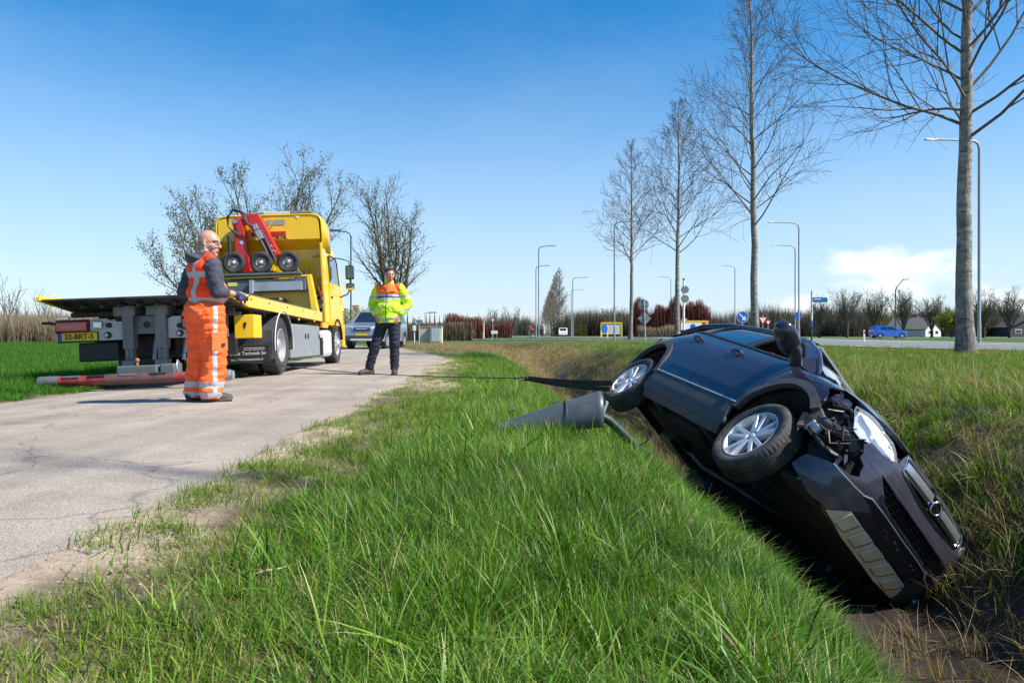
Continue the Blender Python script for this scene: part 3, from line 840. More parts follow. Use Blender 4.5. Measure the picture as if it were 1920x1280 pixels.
def poplar_meshes(seed, H, r0, fork, spread, nb, levels=4, rmin=.004, sides0=14, twig=1.0):
    rnd = random.Random(seed)
    tr, cr = MB(), MB()
    pts, rr = [], []
    n = 22
    x = y = 0
    for i in range(n + 1):
        t = i / n
        pts.append(Vector((x, y, H * t))); rr.append(r0 * (1 - t) ** .8 * (1 + .55 * math.exp(-t * H / .35)) + .012)
        x += rnd.gauss(0, .018) * H / 12; y += rnd.gauss(0, .018) * H / 12
    pts[0].z = -.35
    tr.tube(pts, rr, sides0)
    prm = dict(seg=[7, 5, 4, 3], sides=[6, 4, 3, 3], wob=[.085, .12, .15, .15], up=[.055, .055, .04, .03], rmin=rmin, levels=levels - 1, kids=[8 * twig, 5.5 * twig, 3], t0=[.16, .12, .15], ang=[38, 40, 42], ratio=[.62, .58, .5], leaflvl=9, leafn=0)
    az = rnd.uniform(0, 6)
    for k in range(nb):
        t = (k + .5 * rnd.random()) / nb
        h = fork + (H - fork) * t ** 1.08 * .97
        f = h / H * n; i = min(n - 1, int(f))
        p = pts[i].lerp(pts[i + 1], f - i)
        az += 2.4 + rnd.uniform(-.4, .4)
        an = R(60 - 26 * t + rnd.uniform(-9, 9))
        d = Vector((math.cos(az) * math.sin(an), math.sin(az) * math.sin(an), math.cos(an)))
        L = spread * (1 - t) ** .75 * rnd.uniform(.7, 1.2) + .35
        grow(cr, p, d, L, max(rmin, r0 * .19 * (1 - t) ** .8 + .007), 0, rnd, prm)
    return tr.mesh('trunk', 60, fix=False), cr.mesh('crown', 60, fix=False)

def plant_tree(name, meshes, mats, loc, label, cat='tree', group=None, rz=0.0, sc=1.0, names=('trunk', 'crown', 'foliage')):
    e = empty(name, loc, (0, 0, rz), label, cat, group)
    e.scale = (sc, sc, sc)
    for me, mt, nm in zip(meshes, mats, names):
        if me is None: continue
        if not me.materials: me.materials.append(mt)
        new_obj(nm, me, None, e)
    return e
PM = [BARK, TWIG]
pA = poplar_meshes(3, 18.5, .215, 6.1, 6.8, 46, 4, .0055, 20, 1.45)
pB = poplar_meshes(8, 20.0, .20, 6.3, 5.9, 40, 4, .0075, 16, 1.0)
pC = poplar_meshes(21, 18.6, .19, 6.6, 5.2, 40, 4, .010, 12, .95)
pD = poplar_meshes(33, 19.0, .19, 6.9, 4.6, 36, 4, .011, 12, .95)
plant_tree('poplar_tree', pA, PM, (12.9, 21.2, zgf(12.9, 21.2)), 'bare poplar with ringed pale trunk and dry grass at its foot', rz=.6)
plant_tree('poplar_tree', pB, PM, (13.2, 40.3, zgf(13.2, 40.3)), 'tall bare poplar rising behind the wrecked car, beside blue arrow sign', rz=2.1)
plant_tree('poplar_tree', pC, PM, (lat(1270, 63), 63, .05), 'slender bare poplar with forked crown beside the tall signal mast', rz=.3, sc=1.10)
plant_tree('poplar_tree', pD, PM, (lat(1182, 80), 80, -.05), 'small bare poplar beside the round sign seen from behind', rz=1.3, sc=1.13)
pF = poplar_meshes(44, 18.0, .17, 7.0, 3.6, 24, 3, .006, 12, .9)
plant_tree('poplar_tree', pF, PM, (12.9, -1.0, zgf(12.9, -1.0)), 'bare poplar next in the row, casting branch shadows on the path', rz=4.0)
# the avenue running away beyond the roundabout
pE = [poplar_meshes(50 + i, 20, .22, 4.5, 4.6, 34, 3, .028, 8, 1.7) for i in range(2)]
AVT = M('avenue_twig', (.20, .155, .115), .9, var=.3)
for k in range(12):
    Y = 205 + 21 * k
    plant_tree('avenue_poplar', pE[k % 2], [BARK, AVT], (lat(1049 - 26 * (1 - 205 / Y) / (1 - 205 / 440), Y), Y, 0), 'bare poplar in the long avenue beyond the roundabout', group='avenue of poplars', rz=k * 1.9, sc=.95 + .1 * ((k * 7) % 5) / 5)

def willow_meshes(seed, H, stems, spread, rmin, leaves, leafsize, levels=3, trunk=0.6, kids=(9, 6), upk=.07, leafn=2):
    rnd = random.Random(seed)
    tr, cr, fo = MB(), MB(), MB()
    tr.tube([(0, 0, -.3), (0.03, 0, trunk * .5), (0, .03, trunk)], [.045 * H * .9, .033 * H, .036 * H], 12)
    tips = []
    prm = dict(seg=[9, 5, 4], sides=[7, 4, 3], wob=[.05, .08, .1], up=[upk, .07, .05], rmin=rmin, levels=levels, kids=list(kids), t0=[.28, .1], ang=[33, 34], ratio=[.40, .5], leaflvl=1, leafn=leafn)
    for k in range(stems):
        az = 2 * math.pi * (k + rnd.uniform(-.3, .3)) / stems
        an = R(rnd.uniform(.35, 1.0) * spread)
        d = Vector((math.cos(az) * math.sin(an), math.sin(az) * math.sin(an), math.cos(an)))
        grow(cr, Vector((0, 0, trunk * .85)), d, (H - trunk) * rnd.uniform(.72, 1.05), .0155 * H * rnd.uniform(.5, 1.0), 0, rnd, prm, tips)
    A = []
    if leaves:
        for _ in range(leaves):
            p = rnd.choice(tips) + Vector((rnd.gauss(0, .16), rnd.gauss(0, .16), rnd.gauss(0, .16)))
            s = leafsize * rnd.uniform(.5, 1.4)
            m_ = rotm(rnd.uniform(0, 360), rnd.uniform(0, 360), rnd.uniform(0, 360))
            fo.add([p + m_ @ Vector(v) * s for v in ((-.5, 0, 0), (0, -.22, 0), (.5, 0, 0), (0, .22, 0))], [(0, 1, 2, 3)])
            A += [rnd.random()] * 4
    fm = None
    if leaves:
        fm = fo.mesh('foliage', None, fix=False)
        a = fm.attributes.new('bc', 'FLOAT', 'POINT'); a.data.foreach_set('value', A)
    return tr.mesh('trunk', 60, fix=False), cr.mesh('crown', 60, fix=False), fm
WM = [GREYBARK, M('willow_twig', (.105, .09, .055), .9, var=.35), OLIVE]
wA = willow_meshes(5, 11.6, 8, 30, .012, 12000, .12, 3, 1.0, (14, 8), .055)
wB = willow_meshes(9, 9.6, 8, 48, .012, 11000, .12, 3, .8, (14, 8), .05)
wC = willow_meshes(14, 11.2, 7, 24, .012, 5200, .11, 3, .4, (14, 8), .04)
plant_tree('willow_tree', wA, WM, (lat(515, 49), 49, -.05), 'many-stemmed budding willow towering behind the yellow cab', rz=.4)
plant_tree('willow_tree', wB, WM, (lat(398, 46), 46, -.05), 'lower spreading willow behind the tow truck platform', rz=1.4)
plant_tree('willow_tree', wC, WM, (lat(737, 52), 52, -.05), 'budding willow standing behind the man in yellow jacket', rz=2.6)
# pollards along the side road
PW = [M('pollard_bark', (.055, .048, .04), .95, var=.3, scale=3, bump=.4, bscale=10), M('pollard_twig', (.10, .095, .07), .9, var=.3), leaf_material('pollard_leaf', [(0, (.05, .065, .02)), (.6, (.11, .13, .035)), (1, (.20, .21, .06))], .4, .6)]
pw = [willow_meshes(60 + i, 6.6, 17, 24, .014, 1500, .13, 3, 1.2, (11, 5), .02, 2) for i in range(3)]
for k, (px, Y, sc, what) in enumerate(((1536, 112, .86, 'behind the blue finger post'), (1588, 110, 1.05, 'left of the parked-looking blue car'), (1638, 114, 1.04, 'directly behind the blue car'), (1695, 110, 1.06, 'behind the dark street lamp'), (1747, 116, .95, 'beside the white gabled farmhouse'), (1844, 112, 1.02, 'just beyond the thick ringed poplar trunk'), (1893, 108, 1.02, 'in front of the dark barn'))):
    what = {1: 'between the finger post and the blue car'}.get(k, what)
    plant_tree('pollard_willow', pw[k % 3], PW, (lat(px, Y), Y, 0), 'pollard willow with upright shoots ' + what, rz=k * 1.3, sc=sc)
gb = willow_meshes(71, 4.6, 12, 50, .02, 5200, .22, 3, .4, (9, 5), .03, 3)
plant_tree('spring_bush', gb, [PW[0], PW[1], leaf_material('fresh_leaf', [(0, (.10, .14, .02)), (1, (.26, .30, .05))], .45, .6)], (lat(1784, 113), 113, 0), 'round fresh yellow-green bush between two pollard willows', 'bush')

# ---- brushwood: bands of bare shrubs, hedges
WOODM = leaf_material('bare_brush', [(0, (.045, .037, .030)), (.5, (.10, .080, .060)), (1, (.175, .145, .105))], .1, .9)
REEDM = leaf_material('reed_brush', [(0, (.14, .105, .065)), (.5, (.26, .20, .13)), (1, (.38, .31, .21))], .2, .8)
REDM = leaf_material('red_stems', [(0, (.07, .018, .014)), (.5, (.155, .042, .030)), (1, (.24, .10, .06))], .1, .8)
TW = [tuft('brush', 170, 2.0, 5.4, .085, 1.5, .30, .10, WOODM, 600 + i, 3, (.1, .9)) for i in range(5)] + [tuft('brush_green', 150, 1.6, 4.2, .10, 1.4, .35, .1, OLIVE, 610, 3, (.1, .7))]
def band(px0, px1, Y0, Y1, n, rg):
    Y = rg.uniform(Y0, Y1, n); px = rg.uniform(px0, px1, n)
    X = (px - 960) / 1400 * Y
    return np.stack([X, Y, np.zeros(n)], 1)
rg = np.random.default_rng(12)
bw = np.concatenate([band(1050, 1560, 175, 230, 260, rg), band(1380, 1990, 150, 200, 300, rg), band(900, 1010, 240, 300, 60, rg), band(1060, 1200, 180, 220, 70, rg)])
scatter('far_wood', bw, TW, rg, .95, 1.55, .05, None, 'bare brown wood along the horizon beyond the main road', 'wood')
TR = [tuft('reed_clump', 190, .8, 2.3, .045, .8, .28, .12, REEDM, 620 + i, 3) for i in range(4)]
rw = np.concatenate([band(-160, 330, 50, 62, 420, rg), band(-160, 140, 62, 75, 200, rg)])
scatter('reed_belt', rw, TR, rg, .7, 1.2, .08, None, 'pale brown reeds and scrub along the far edge of the field', 'reeds')
# saplings poking out of the scrub
sap = willow_meshes(80, 5.2, 5, 16, .016, 0, 0, 2, .6, (10,), .04, 0)
for k, (px, Y, sc) in enumerate(((8, 58, .92), (40, 60, .6), (82, 57, .72), (98, 61, .66), (22, 64, .7))):
    plant_tree('sapling', sap, PW, (lat(px, Y), Y, 0), 'thin bare sapling rising out of the brown scrub by the field', group='saplings in the scrub', rz=k * 2.1, sc=sc)

def hedge(name, a, b, h, depth, n, mat, label, seed, cat='hedge', w=.03, core=None, rag=.06):
    """upright twigs massed between two ground points"""
    rnd = random.Random(seed)
    a, b = Vector((*a, 0)), Vector((*b, 0))
    e = empty(name, a, (0, 0, 0), label, cat)
    V, F, A = [], [], []
    dv = (b - a); nrm = Vector((-dv.y, dv.x, 0)).normalized()
    for k in range(n):
        t = rnd.random(); hh = h * rnd.uniform(.45, 1.04) * (1 + rag * mnoise.noise(Vector((t * dv.length * .55, seed * 3.1, 0))))
        p = dv * t + nrm * rnd.uniform(-depth / 2, depth / 2) + Vector((0, 0, rnd.uniform(-.05, h * .45)))
        top = Vector((p.x + rnd.gauss(0, .14), p.y + rnd.gauss(0, .14), hh + rnd.uniform(-.05, .05)))
        az = rnd.uniform(0, 6.28); s = Vector((math.cos(az), math.sin(az), 0)) * w
        i = len(V); V += [p - s, p + s, top + s * .3, top - s * .3]; F.append((i, i + 1, i + 2, i + 3)); A += [rnd.random()] * 4
    me = bpy.data.meshes.new('twigs'); me.from_pydata([tuple(v) for v in V], [], F)
    at = me.attributes.new('bc', 'FLOAT', 'POINT'); at.data.foreach_set('value', A)
    new_obj('twigs', me, mat, e)
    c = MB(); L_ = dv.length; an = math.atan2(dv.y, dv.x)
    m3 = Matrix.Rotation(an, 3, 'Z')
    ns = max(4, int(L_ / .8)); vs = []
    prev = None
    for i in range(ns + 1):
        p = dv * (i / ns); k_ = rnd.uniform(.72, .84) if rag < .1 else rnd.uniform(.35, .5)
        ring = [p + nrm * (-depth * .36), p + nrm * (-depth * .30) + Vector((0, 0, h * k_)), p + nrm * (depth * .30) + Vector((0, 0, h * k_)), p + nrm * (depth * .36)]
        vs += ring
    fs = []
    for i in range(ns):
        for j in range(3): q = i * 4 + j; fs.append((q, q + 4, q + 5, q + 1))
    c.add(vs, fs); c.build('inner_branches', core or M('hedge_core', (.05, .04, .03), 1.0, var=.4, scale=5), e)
    return e
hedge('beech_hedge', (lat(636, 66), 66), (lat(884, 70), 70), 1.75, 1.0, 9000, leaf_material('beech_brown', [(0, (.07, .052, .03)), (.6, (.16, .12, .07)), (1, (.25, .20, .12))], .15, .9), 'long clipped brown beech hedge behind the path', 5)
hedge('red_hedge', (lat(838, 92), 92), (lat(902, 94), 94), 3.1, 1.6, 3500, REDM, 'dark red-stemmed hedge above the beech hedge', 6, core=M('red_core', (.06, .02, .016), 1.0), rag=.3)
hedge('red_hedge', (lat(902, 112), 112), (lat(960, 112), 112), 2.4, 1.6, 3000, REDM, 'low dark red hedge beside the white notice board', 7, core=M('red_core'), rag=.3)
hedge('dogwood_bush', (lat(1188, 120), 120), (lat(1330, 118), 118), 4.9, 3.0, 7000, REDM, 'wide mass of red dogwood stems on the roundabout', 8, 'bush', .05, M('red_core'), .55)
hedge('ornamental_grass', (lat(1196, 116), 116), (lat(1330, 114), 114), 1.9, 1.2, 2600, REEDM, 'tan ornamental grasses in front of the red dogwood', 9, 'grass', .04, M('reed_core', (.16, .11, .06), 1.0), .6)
sl = MB()
for i in range(9):
    sl.tube([(0, 0, .3 + i * .42), (0, 0, 1.2 + i * .42)], [.42 - i * .043, .02], 7, caps=False)
slm = sl.mesh('crown', None, fix=False); stm = MB(); stm.tube([(0, 0, -.2), (0, 0, 4.5)], [.07, .02], 6); stm = stm.mesh('trunk', None)
for k, px in enumerate((640, 668, 757, 764, 774, 800, 806, 815, 824, 832, 843, 849, 860, 877, 898)):
    plant_tree('young_conifer', (stm, slm), [GREYBARK, M('conifer_dark', (.055, .06, .035), .95, var=.4, scale=3)], (lat(px, 120 + (k * 7) % 13), 120 + (k * 7) % 13, 0), 'slim young conifer in the row showing above the beech hedge', group='young conifers behind the hedge', sc=.82 + .06 * ((k * 5) % 4))
# ------------------------------------------------------------------ wrecked car: body surfaces (x forward, y left, z up, metres)
def lerp_tab(tab, x):
    if x <= tab[0][0]: return tab[0][1]
    for (a, va), (b, vb) in zip(tab, tab[1:]):
        if x <= b:
            t = (x - a) / (b - a)
            return va + (vb - va) * t
    return tab[-1][1]
def smooth_tab(tab, n=5, w=0.03):
    return lambda x: sum(lerp_tab(tab, x + (i - n // 2) * w / (n // 2)) for i in range(n)) / n
car_W = smooth_tab([(.16, .78), (.22, .83), (.28, .87), (.36, .90), (.50, .912), (.62, .928), (.75, .92), (.88, .912), (1.0, .893), (1.08, .868), (1.14, .838),
                    (1.2, .815), (1.3, .775), (1.4, .73), (1.5, .68), (1.58, .62), (1.64, .56)])
car_XF = smooth_tab([(.16, 2.10), (.22, 2.15), (.30, 2.195), (.38, 2.215), (.46, 2.255), (.52, 2.275), (.65, 2.285), (.78, 2.285), (.86, 2.265), (.92, 2.22), (.97, 2.14), (1.02, 2.0), (1.1, 1.8)])
car_PW, car_X0 = 3.05, 1.0
def _ref_table():
    tt = [i / 400 * math.pi / 2 for i in range(401)]
    pts = [(car_X0 + (2.283 - car_X0) * math.cos(t) ** (2 / car_PW) if t < math.pi / 2 - 1e-9 else car_X0, .926 * math.sin(t) ** (2 / car_PW)) for t in tt]
    ss = [0.0]
    for a, b in zip(pts, pts[1:]): ss.append(ss[-1] + math.hypot(b[0] - a[0], b[1] - a[1]))
    return tt, pts, ss
_rt, _rp, _rs = _ref_table()
car_LA = _rs[-1]
def _inv(tab_x, tab_y, x):
    lo, hi = 0, len(tab_x) - 1
    inc = tab_x[-1] > tab_x[0]
    while hi - lo > 1:
        m = (lo + hi) // 2
        if (tab_x[m] <= x) == inc: lo = m
        else: hi = m
    d = tab_x[hi] - tab_x[lo]
    t = 0 if abs(d) < 1e-12 else (x - tab_x[lo]) / d
    return tab_y[lo] + (tab_y[hi] - tab_y[lo]) * t
_rx = [p[0] for p in _rp]; _rw = [p[1] for p in _rp]
def s_of_x(x):
    """side position (x) -> girth coordinate"""
    if x > car_X0: return _inv(_rx, _rs, x)
    if x >= -car_X0: return car_LA + car_X0 - x
    return 2 * car_LA + 2 * car_X0 - _inv(_rx, _rs, -x)
def s_of_w(w):
    return _inv(_rw, _rs, w)
def car_zt(x):
    """height of the fender top / waist line"""
    return lerp_tab([(-2.3, 1.22), (-1.2, 1.225), (-.56, 1.205), (.1, 1.163), (.7, 1.125), (.95, 1.135), (1.12, 1.145), (1.3, 1.13), (1.57, 1.08), (1.72, 1.05), (1.97, .99), (2.25, .95)], x)
def P1(s, z, off=0.0):
    """body girth surface; s = 0 front centre, s > 0 towards the car's right side"""
    sg = 1 if s >= 0 else -1
    a = abs(s)
    W, XF = car_W(z), car_XF(z)
    if a < car_LA:
        t = _inv(_rs, _rt, a)
        q = max(0, math.sin(t)) ** (2 / car_PW)
        if z > .84:
            k = max(0, min(1, (q - .35) / .45)); k = k * k * (3 - 2 * k)
            XF += (2.262 - XF) * k
        x = car_X0 + (XF - car_X0) * max(0, math.cos(t)) ** (2 / car_PW)
        w = W * q
    elif a < car_LA + 2 * car_X0:
        x, w = car_X0 - (a - car_LA), W
    else:
        t = _inv(_rs, _rt, max(0, 2 * car_LA + 2 * car_X0 - a))
        x = -car_X0 - (XF - car_X0) * max(0, math.cos(t)) ** (2 / car_PW)
        w = W * max(0, math.sin(t)) ** (2 / car_PW)
    if z > 1.1: w *= 1 - min(1, (z - 1.1) / .35) * .055 * ((x + .3) / 1.3) ** 2
    if x > .9 and z > .9:
        zt = car_zt(x)
        k = min(1, (x - .9) / .2) * max(0, min(1.2, (z - (zt - .13)) / .13)) ** 2
        w *= 1 - .13 * k
    return (x, -sg * w, z)
def grid_normal(P, a, b, e=2e-3):
    p0 = Vector(P(a - e, b)); p1 = Vector(P(a + e, b)); q0 = Vector(P(a, b - e)); q1 = Vector(P(a, b + e))
    n = (p1 - p0).cross(q1 - q0)
    return n.normalized() if n.length > 1e-12 else Vector((0, 0, 1))
# ------------------------------------------------------------------ wrecked car: panels on those surfaces
def in_poly(p, poly):
    x, y = p
    c = False
    j = len(poly) - 1
    for i in range(len(poly)):
        xi, yi = poly[i]; xj, yj = poly[j]
        if (yi > y) != (yj > y) and x < (xj - xi) * (y - yi) / (yj - yi) + xi: c = not c
        j = i
    return c
def resample(poly, step, closed=True):
    out = []
    n = len(poly)
    for i in range(n if closed else n - 1):
        a, b = poly[i], poly[(i + 1) % n]
        k = max(1, int(math.ceil(math.hypot(b[0] - a[0], b[1] - a[1]) / step)))
        for j in range(k): out.append((a[0] + (b[0] - a[0]) * j / k, a[1] + (b[1] - a[1]) * j / k))
    if not closed: out.append(poly[-1])
    return out
def fill2d(outer, holes, step):
    loops = [resample(outer, step)] + [resample(h, step) for h in holes]
    pts, edges = [], []
    for lp in loops:
        n0 = len(pts)
        pts += lp
        edges += [(n0 + i, n0 + (i + 1) % len(lp)) for i in range(len(lp))]
    bd = np.array(pts)
    x0, y0 = bd.min(0); x1, y1 = bd.max(0)
    nx, ny = int((x1 - x0) / step) + 1, int((y1 - y0) / step) + 1
    for i in range(nx + 1):
        for j in range(ny + 1):
            p = (x0 + (i + (.5 if j % 2 else 0)) * step, y0 + j * step)
            if np.min((bd[:, 0] - p[0]) ** 2 + (bd[:, 1] - p[1]) ** 2) < (step * .45) ** 2: continue
            if in_poly(p, outer) and not any(in_poly(p, h) for h in holes): pts.append(p)
    vs, es, fs, _, _, _ = delaunay_2d_cdt([Vector(p) for p in pts], edges, [], 0, 1e-6)
    tris = []
    for f in fs:
        c = (sum(vs[i].x for i in f) / 3, sum(vs[i].y for i in f) / 3)
        if in_poly(c, outer) and not any(in_poly(c, h) for h in holes): tris.append(tuple(f))
    cnt = {}
    for f in tris:
        for a, b in ((f[0], f[1]), (f[1], f[2]), (f[2], f[0])):
            k = (min(a, b), max(a, b))
            cnt[k] = None if k in cnt else (a, b)
    rim = [e for e in cnt.values() if e]
    return [(v.x, v.y) for v in vs], tris, rim

def panel(name, outer, mat, parent, holes=(), off=0.0, depth=0.014, step=0.045, P=P1, flip=False, outward=None, jitter=None):
    """a sheet with turned-in edges, lying on surface P over a flat outline; smooth normals taken from the surface"""
    vs, tris, rim = fill2d(outer, holes, step)
    V, NN = [], []
    for a, b in vs:
        s = -a if flip else a
        p = Vector(P(s, b)); n = grid_normal(P, s, b)
        ref = outward(p) if outward else Vector((p.x * .35, p.y * 2, (p.z - .7) * .6))
        if n.dot(ref) < 0: n = -n
        o = off + (jitter(a, b) if jitter else 0)
        V.append(p + n * o); NN.append(n)
    F = []
    for f in tris:
        n = (V[f[1]] - V[f[0]]).cross(V[f[2]] - V[f[0]])
        F.append(f if n.dot(NN[f[0]]) >= 0 else (f[0], f[2], f[1]))
    nv = len(V)
    norms = list(NN)
    if depth:
        idx = {}
        for a, b in rim:
            for k in (a, b):
                if k not in idx:
                    idx[k] = len(V); V.append(V[k].copy()); norms.append(None)
                    V.append(V[k] - NN[k] * depth); norms.append(None)
        for a, b in rim: F.append((idx[a], idx[b], idx[b] + 1, idx[a] + 1))
    me = bpy.data.meshes.new(name)
    me.from_pydata([tuple(v) for v in V], [], F)
    me.polygons.foreach_set('use_smooth', [True] * len(F))
    me.update()
    if jitter is None:
        base = [tuple(n) if n is not None else (0, 0, 0) for n in norms]
        me.normals_split_custom_set_from_vertices(base)
    return new_obj(name, me, mat, parent)

def ribbon(path, w):
    """outline of a strip of width w along a polyline"""
    L, Rr = [], []
    for i, p in enumerate(path):
        a = path[max(0, i - 1)]; b = path[min(len(path) - 1, i + 1)]
        dx, dy = b[0] - a[0], b[1] - a[1]
        d = math.hypot(dx, dy)
        nx, ny = -dy / d * w / 2, dx / d * w / 2
        L.append((p[0] + nx, p[1] + ny)); Rr.append((p[0] - nx, p[1] - ny))
    return L + Rr[::-1]
def XZ(pts): return [(s_of_x(x), z) for x, z in pts]
def arc(cx, cz, r, a0, a1, n=16): return [(cx + r * math.cos(R(a0 + (a1 - a0) * i / n)), cz + r * math.sin(R(a0 + (a1 - a0) * i / n))) for i in range(n + 1)]

def car_paint():
    """dark aubergine-blue metallic lacquer under a film of road dust"""
    m = bpy.data.materials.new('car_paint'); m.use_nodes = True
    nt = m.node_tree; b = nt.nodes['Principled BSDF']; N, L = nt.nodes.new, nt.links.new
    tc = N('ShaderNodeTexCoord')
    mp = N('ShaderNodeMapping'); mp.inputs['Scale'].default_value = (2.2, 2.2, 14)
    mp.inputs['Rotation'].default_value = (0, R(-8), 0)
    L(tc.outputs['Object'], mp.inputs['Vector'])
    n1 = N('ShaderNodeTexNoise'); n1.inputs['Scale'].default_value = 2.5; n1.inputs['Detail'].default_value = 10; n1.inputs['Roughness'].default_value = .72
    L(mp.outputs[0], n1.inputs['Vector'])
    n2 = N('ShaderNodeTexNoise'); n2.inputs['Scale'].default_value = 300; n2.inputs['Detail'].default_value = 2
    L(tc.outputs['Object'], n2.inputs['Vector'])
    n3 = N('ShaderNodeTexVoronoi'); n3.inputs['Scale'].default_value = 26
    L(tc.outputs['Object'], n3.inputs['Vector'])
    sp = N('ShaderNodeMapRange'); sp.inputs['From Min'].default_value = .05; sp.inputs['From Max'].default_value = .11; sp.inputs['To Min'].default_value = .6; sp.inputs['To Max'].default_value = 0
    L(n3.outputs['Distance'], sp.inputs['Value'])
    n4 = N('ShaderNodeTexNoise'); n4.inputs['Scale'].default_value = 5
    L(tc.outputs['Object'], n4.inputs['Vector'])
    g4 = N('ShaderNodeMapRange'); g4.inputs['From Min'].default_value = .5; g4.inputs['From Max'].default_value = .62
    L(n4.outputs['Fac'], g4.inputs['Value'])
    spm = N('ShaderNodeMath'); spm.operation = 'MULTIPLY'
    L(sp.outputs[0], spm.inputs[0]); L(g4.outputs[0], spm.inputs[1])
    d = N('ShaderNodeMapRange'); d.inputs['From Min'].default_value = .4; d.inputs['From Max'].default_value = .75; d.inputs['To Min'].default_value = .0; d.inputs['To Max'].default_value = .11
    L(n1.outputs['Fac'], d.inputs['Value'])
    ad = N('ShaderNodeMath'); ad.operation = 'ADD'; ad.use_clamp = True
    L(d.outputs[0], ad.inputs[0]); L(spm.outputs[0], ad.inputs[1])
    fl = N('ShaderNodeMixRGB'); fl.inputs['Color1'].default_value = (.011, .011, .022, 1); fl.inputs['Color2'].default_value = (.032, .030, .050, 1)
    L(n2.outputs['Fac'], fl.inputs['Fac'])
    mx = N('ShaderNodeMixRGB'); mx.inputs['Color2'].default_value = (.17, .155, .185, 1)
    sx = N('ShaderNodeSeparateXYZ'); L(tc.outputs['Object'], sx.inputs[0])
    fr = N('ShaderNodeMapRange'); fr.inputs['From Min'].default_value = 1.75; fr.inputs['From Max'].default_value = 2.2; fr.inputs['To Min'].default_value = 0; fr.inputs['To Max'].default_value = .95; L(sx.outputs['X'], fr.inputs['Value'])  # colour also lightened towards the nose, on top of the dust film
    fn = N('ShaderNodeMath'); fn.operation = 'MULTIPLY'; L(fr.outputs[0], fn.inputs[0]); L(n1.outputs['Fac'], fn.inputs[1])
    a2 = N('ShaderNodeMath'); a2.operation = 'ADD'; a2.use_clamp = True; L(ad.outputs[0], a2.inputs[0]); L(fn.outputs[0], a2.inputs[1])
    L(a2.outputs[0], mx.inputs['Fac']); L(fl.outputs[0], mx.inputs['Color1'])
    # ditch mud on the buried left-hand side
    my = N('ShaderNodeMapRange'); my.inputs['From Min'].default_value = .30; my.inputs['From Max'].default_value = .85; my.inputs['To Max'].default_value = 1.0; L(sx.outputs['Y'], my.inputs['Value'])
    n5 = N('ShaderNodeTexNoise'); n5.inputs['Scale'].default_value = 9; n5.inputs['Detail'].default_value = 9; n5.inputs['Roughness'].default_value = .75; L(tc.outputs['Object'], n5.inputs['Vector'])
    m5 = N('ShaderNodeMath'); m5.operation = 'ADD'; L(my.outputs[0], m5.inputs[0]); L(n5.outputs['Fac'], m5.inputs[1])
    m6 = N('ShaderNodeMapRange'); m6.inputs['From Min'].default_value = .82; m6.inputs['From Max'].default_value = 1.0; L(m5.outputs[0], m6.inputs['Value'])
    mm = N('ShaderNodeMixRGB'); mm.inputs['Color2'].default_value = (.15, .115, .075, 1); L(m6.outputs[0], mm.inputs['Fac']); L(mx.outputs[0], mm.inputs['Color1'])
    L(mm.outputs[0], b.inputs['Base Color'])
    rr = N('ShaderNodeMapRange'); rr.inputs['From Max'].default_value = .4; rr.inputs['To Min'].default_value = .2; rr.inputs['To Max'].default_value = .5
    L(ad.outputs[0], rr.inputs['Value']); L(rr.outputs[0], b.inputs['Roughness'])
    b.inputs['Metallic'].default_value = .25
    b.inputs['Coat Weight'].default_value = .45; b.inputs['Coat Roughness'].default_value = .05
    return m

def wheel_meshes():
    """one alloy wheel, axis along +y outwards: meshes for tyre, rim, spoke, cap, disc"""
    t = MB()
    prof = [(.245, -.085), (.275, -.108), (.312, -.117), (.338, -.110), (.352, -.096), (.358, -.078)]
    hs = [-.078]
    for g in (-.045, 0.0, .045):
        prof += [(.360, g - .007), (.352, g - .005), (.352, g + .005), (.360, g + .007)]
    prof += [(.358, .078), (.352, .096), (.338, .110), (.312, .117), (.275, .108), (.245, .085)]
    n = 224
    k = len(prof)
    vs, fs = [], []
    for j in range(n):
        a = 2 * math.pi * j / n
        for (r, h) in prof:
            q = r
            if j % 4 == 0 and abs(h) > .05 and r > .34: q = r - .0045
            vs.append((q * math.cos(a), h, q * math.sin(a)))
    for j in range(n):
        q = (j + 1) % n
        for i in range(k - 1): fs.append((j * k + i, q * k + i, q * k + i + 1, j * k + i + 1))
    t.add(vs, fs)
    rim = MB()
    rim.lathe([(.246, -.088), (.225, -.07), (.215, -.02), (.222, .05), (.232, .078), (.238, .097), (.249, .099), (.252, .088), (.246, .082)], axis=(0, 1, 0), n=64)
    sp = MB()
    for sgn in (-1, 1):
        def pt(r, ang, h): return (r * math.sin(R(ang)), h, r * math.cos(R(ang)))
        vs8 = []
        for (r, ac, wd, h0, h1) in ((.050, 14, .058, .02, .078), (.238, 12, .045, .045, .096)):
            wa = math.degrees(wd / 2 / r)
            for h in (h0, h1):
                wb = wa * (1.0 if h == h0 else .72)
                vs8 += [pt(r, sgn * ac - wb, h), pt(r, sgn * ac + wb, h)]
        a = vs8
        sp.hexa([a[0], a[1], a[5], a[4], a[2], a[3], a[7], a[6]])
    cap = MB(); cap.lathe([(0, .084), (.02, .083), (.03, .078), (.034, .066), (.05, .06), (.058, .04), (.06, 0)], axis=(0, 1, 0), n=24)
    disc = MB(); disc.lathe([(.0, -.005), (.155, -.005), (.155, -.03), (0, -.03)], axis=(0, 1, 0), n=32)
    disc.lathe([(.0, .02), (.075, .02), (.08, -.01)], axis=(0, 1, 0), n=24)
    return (t.mesh('tyre', 30), rim.mesh('rim', 30), sp.mesh('spoke', None), cap.mesh('hub_cap', 30), disc.mesh('brake_disc', 30))

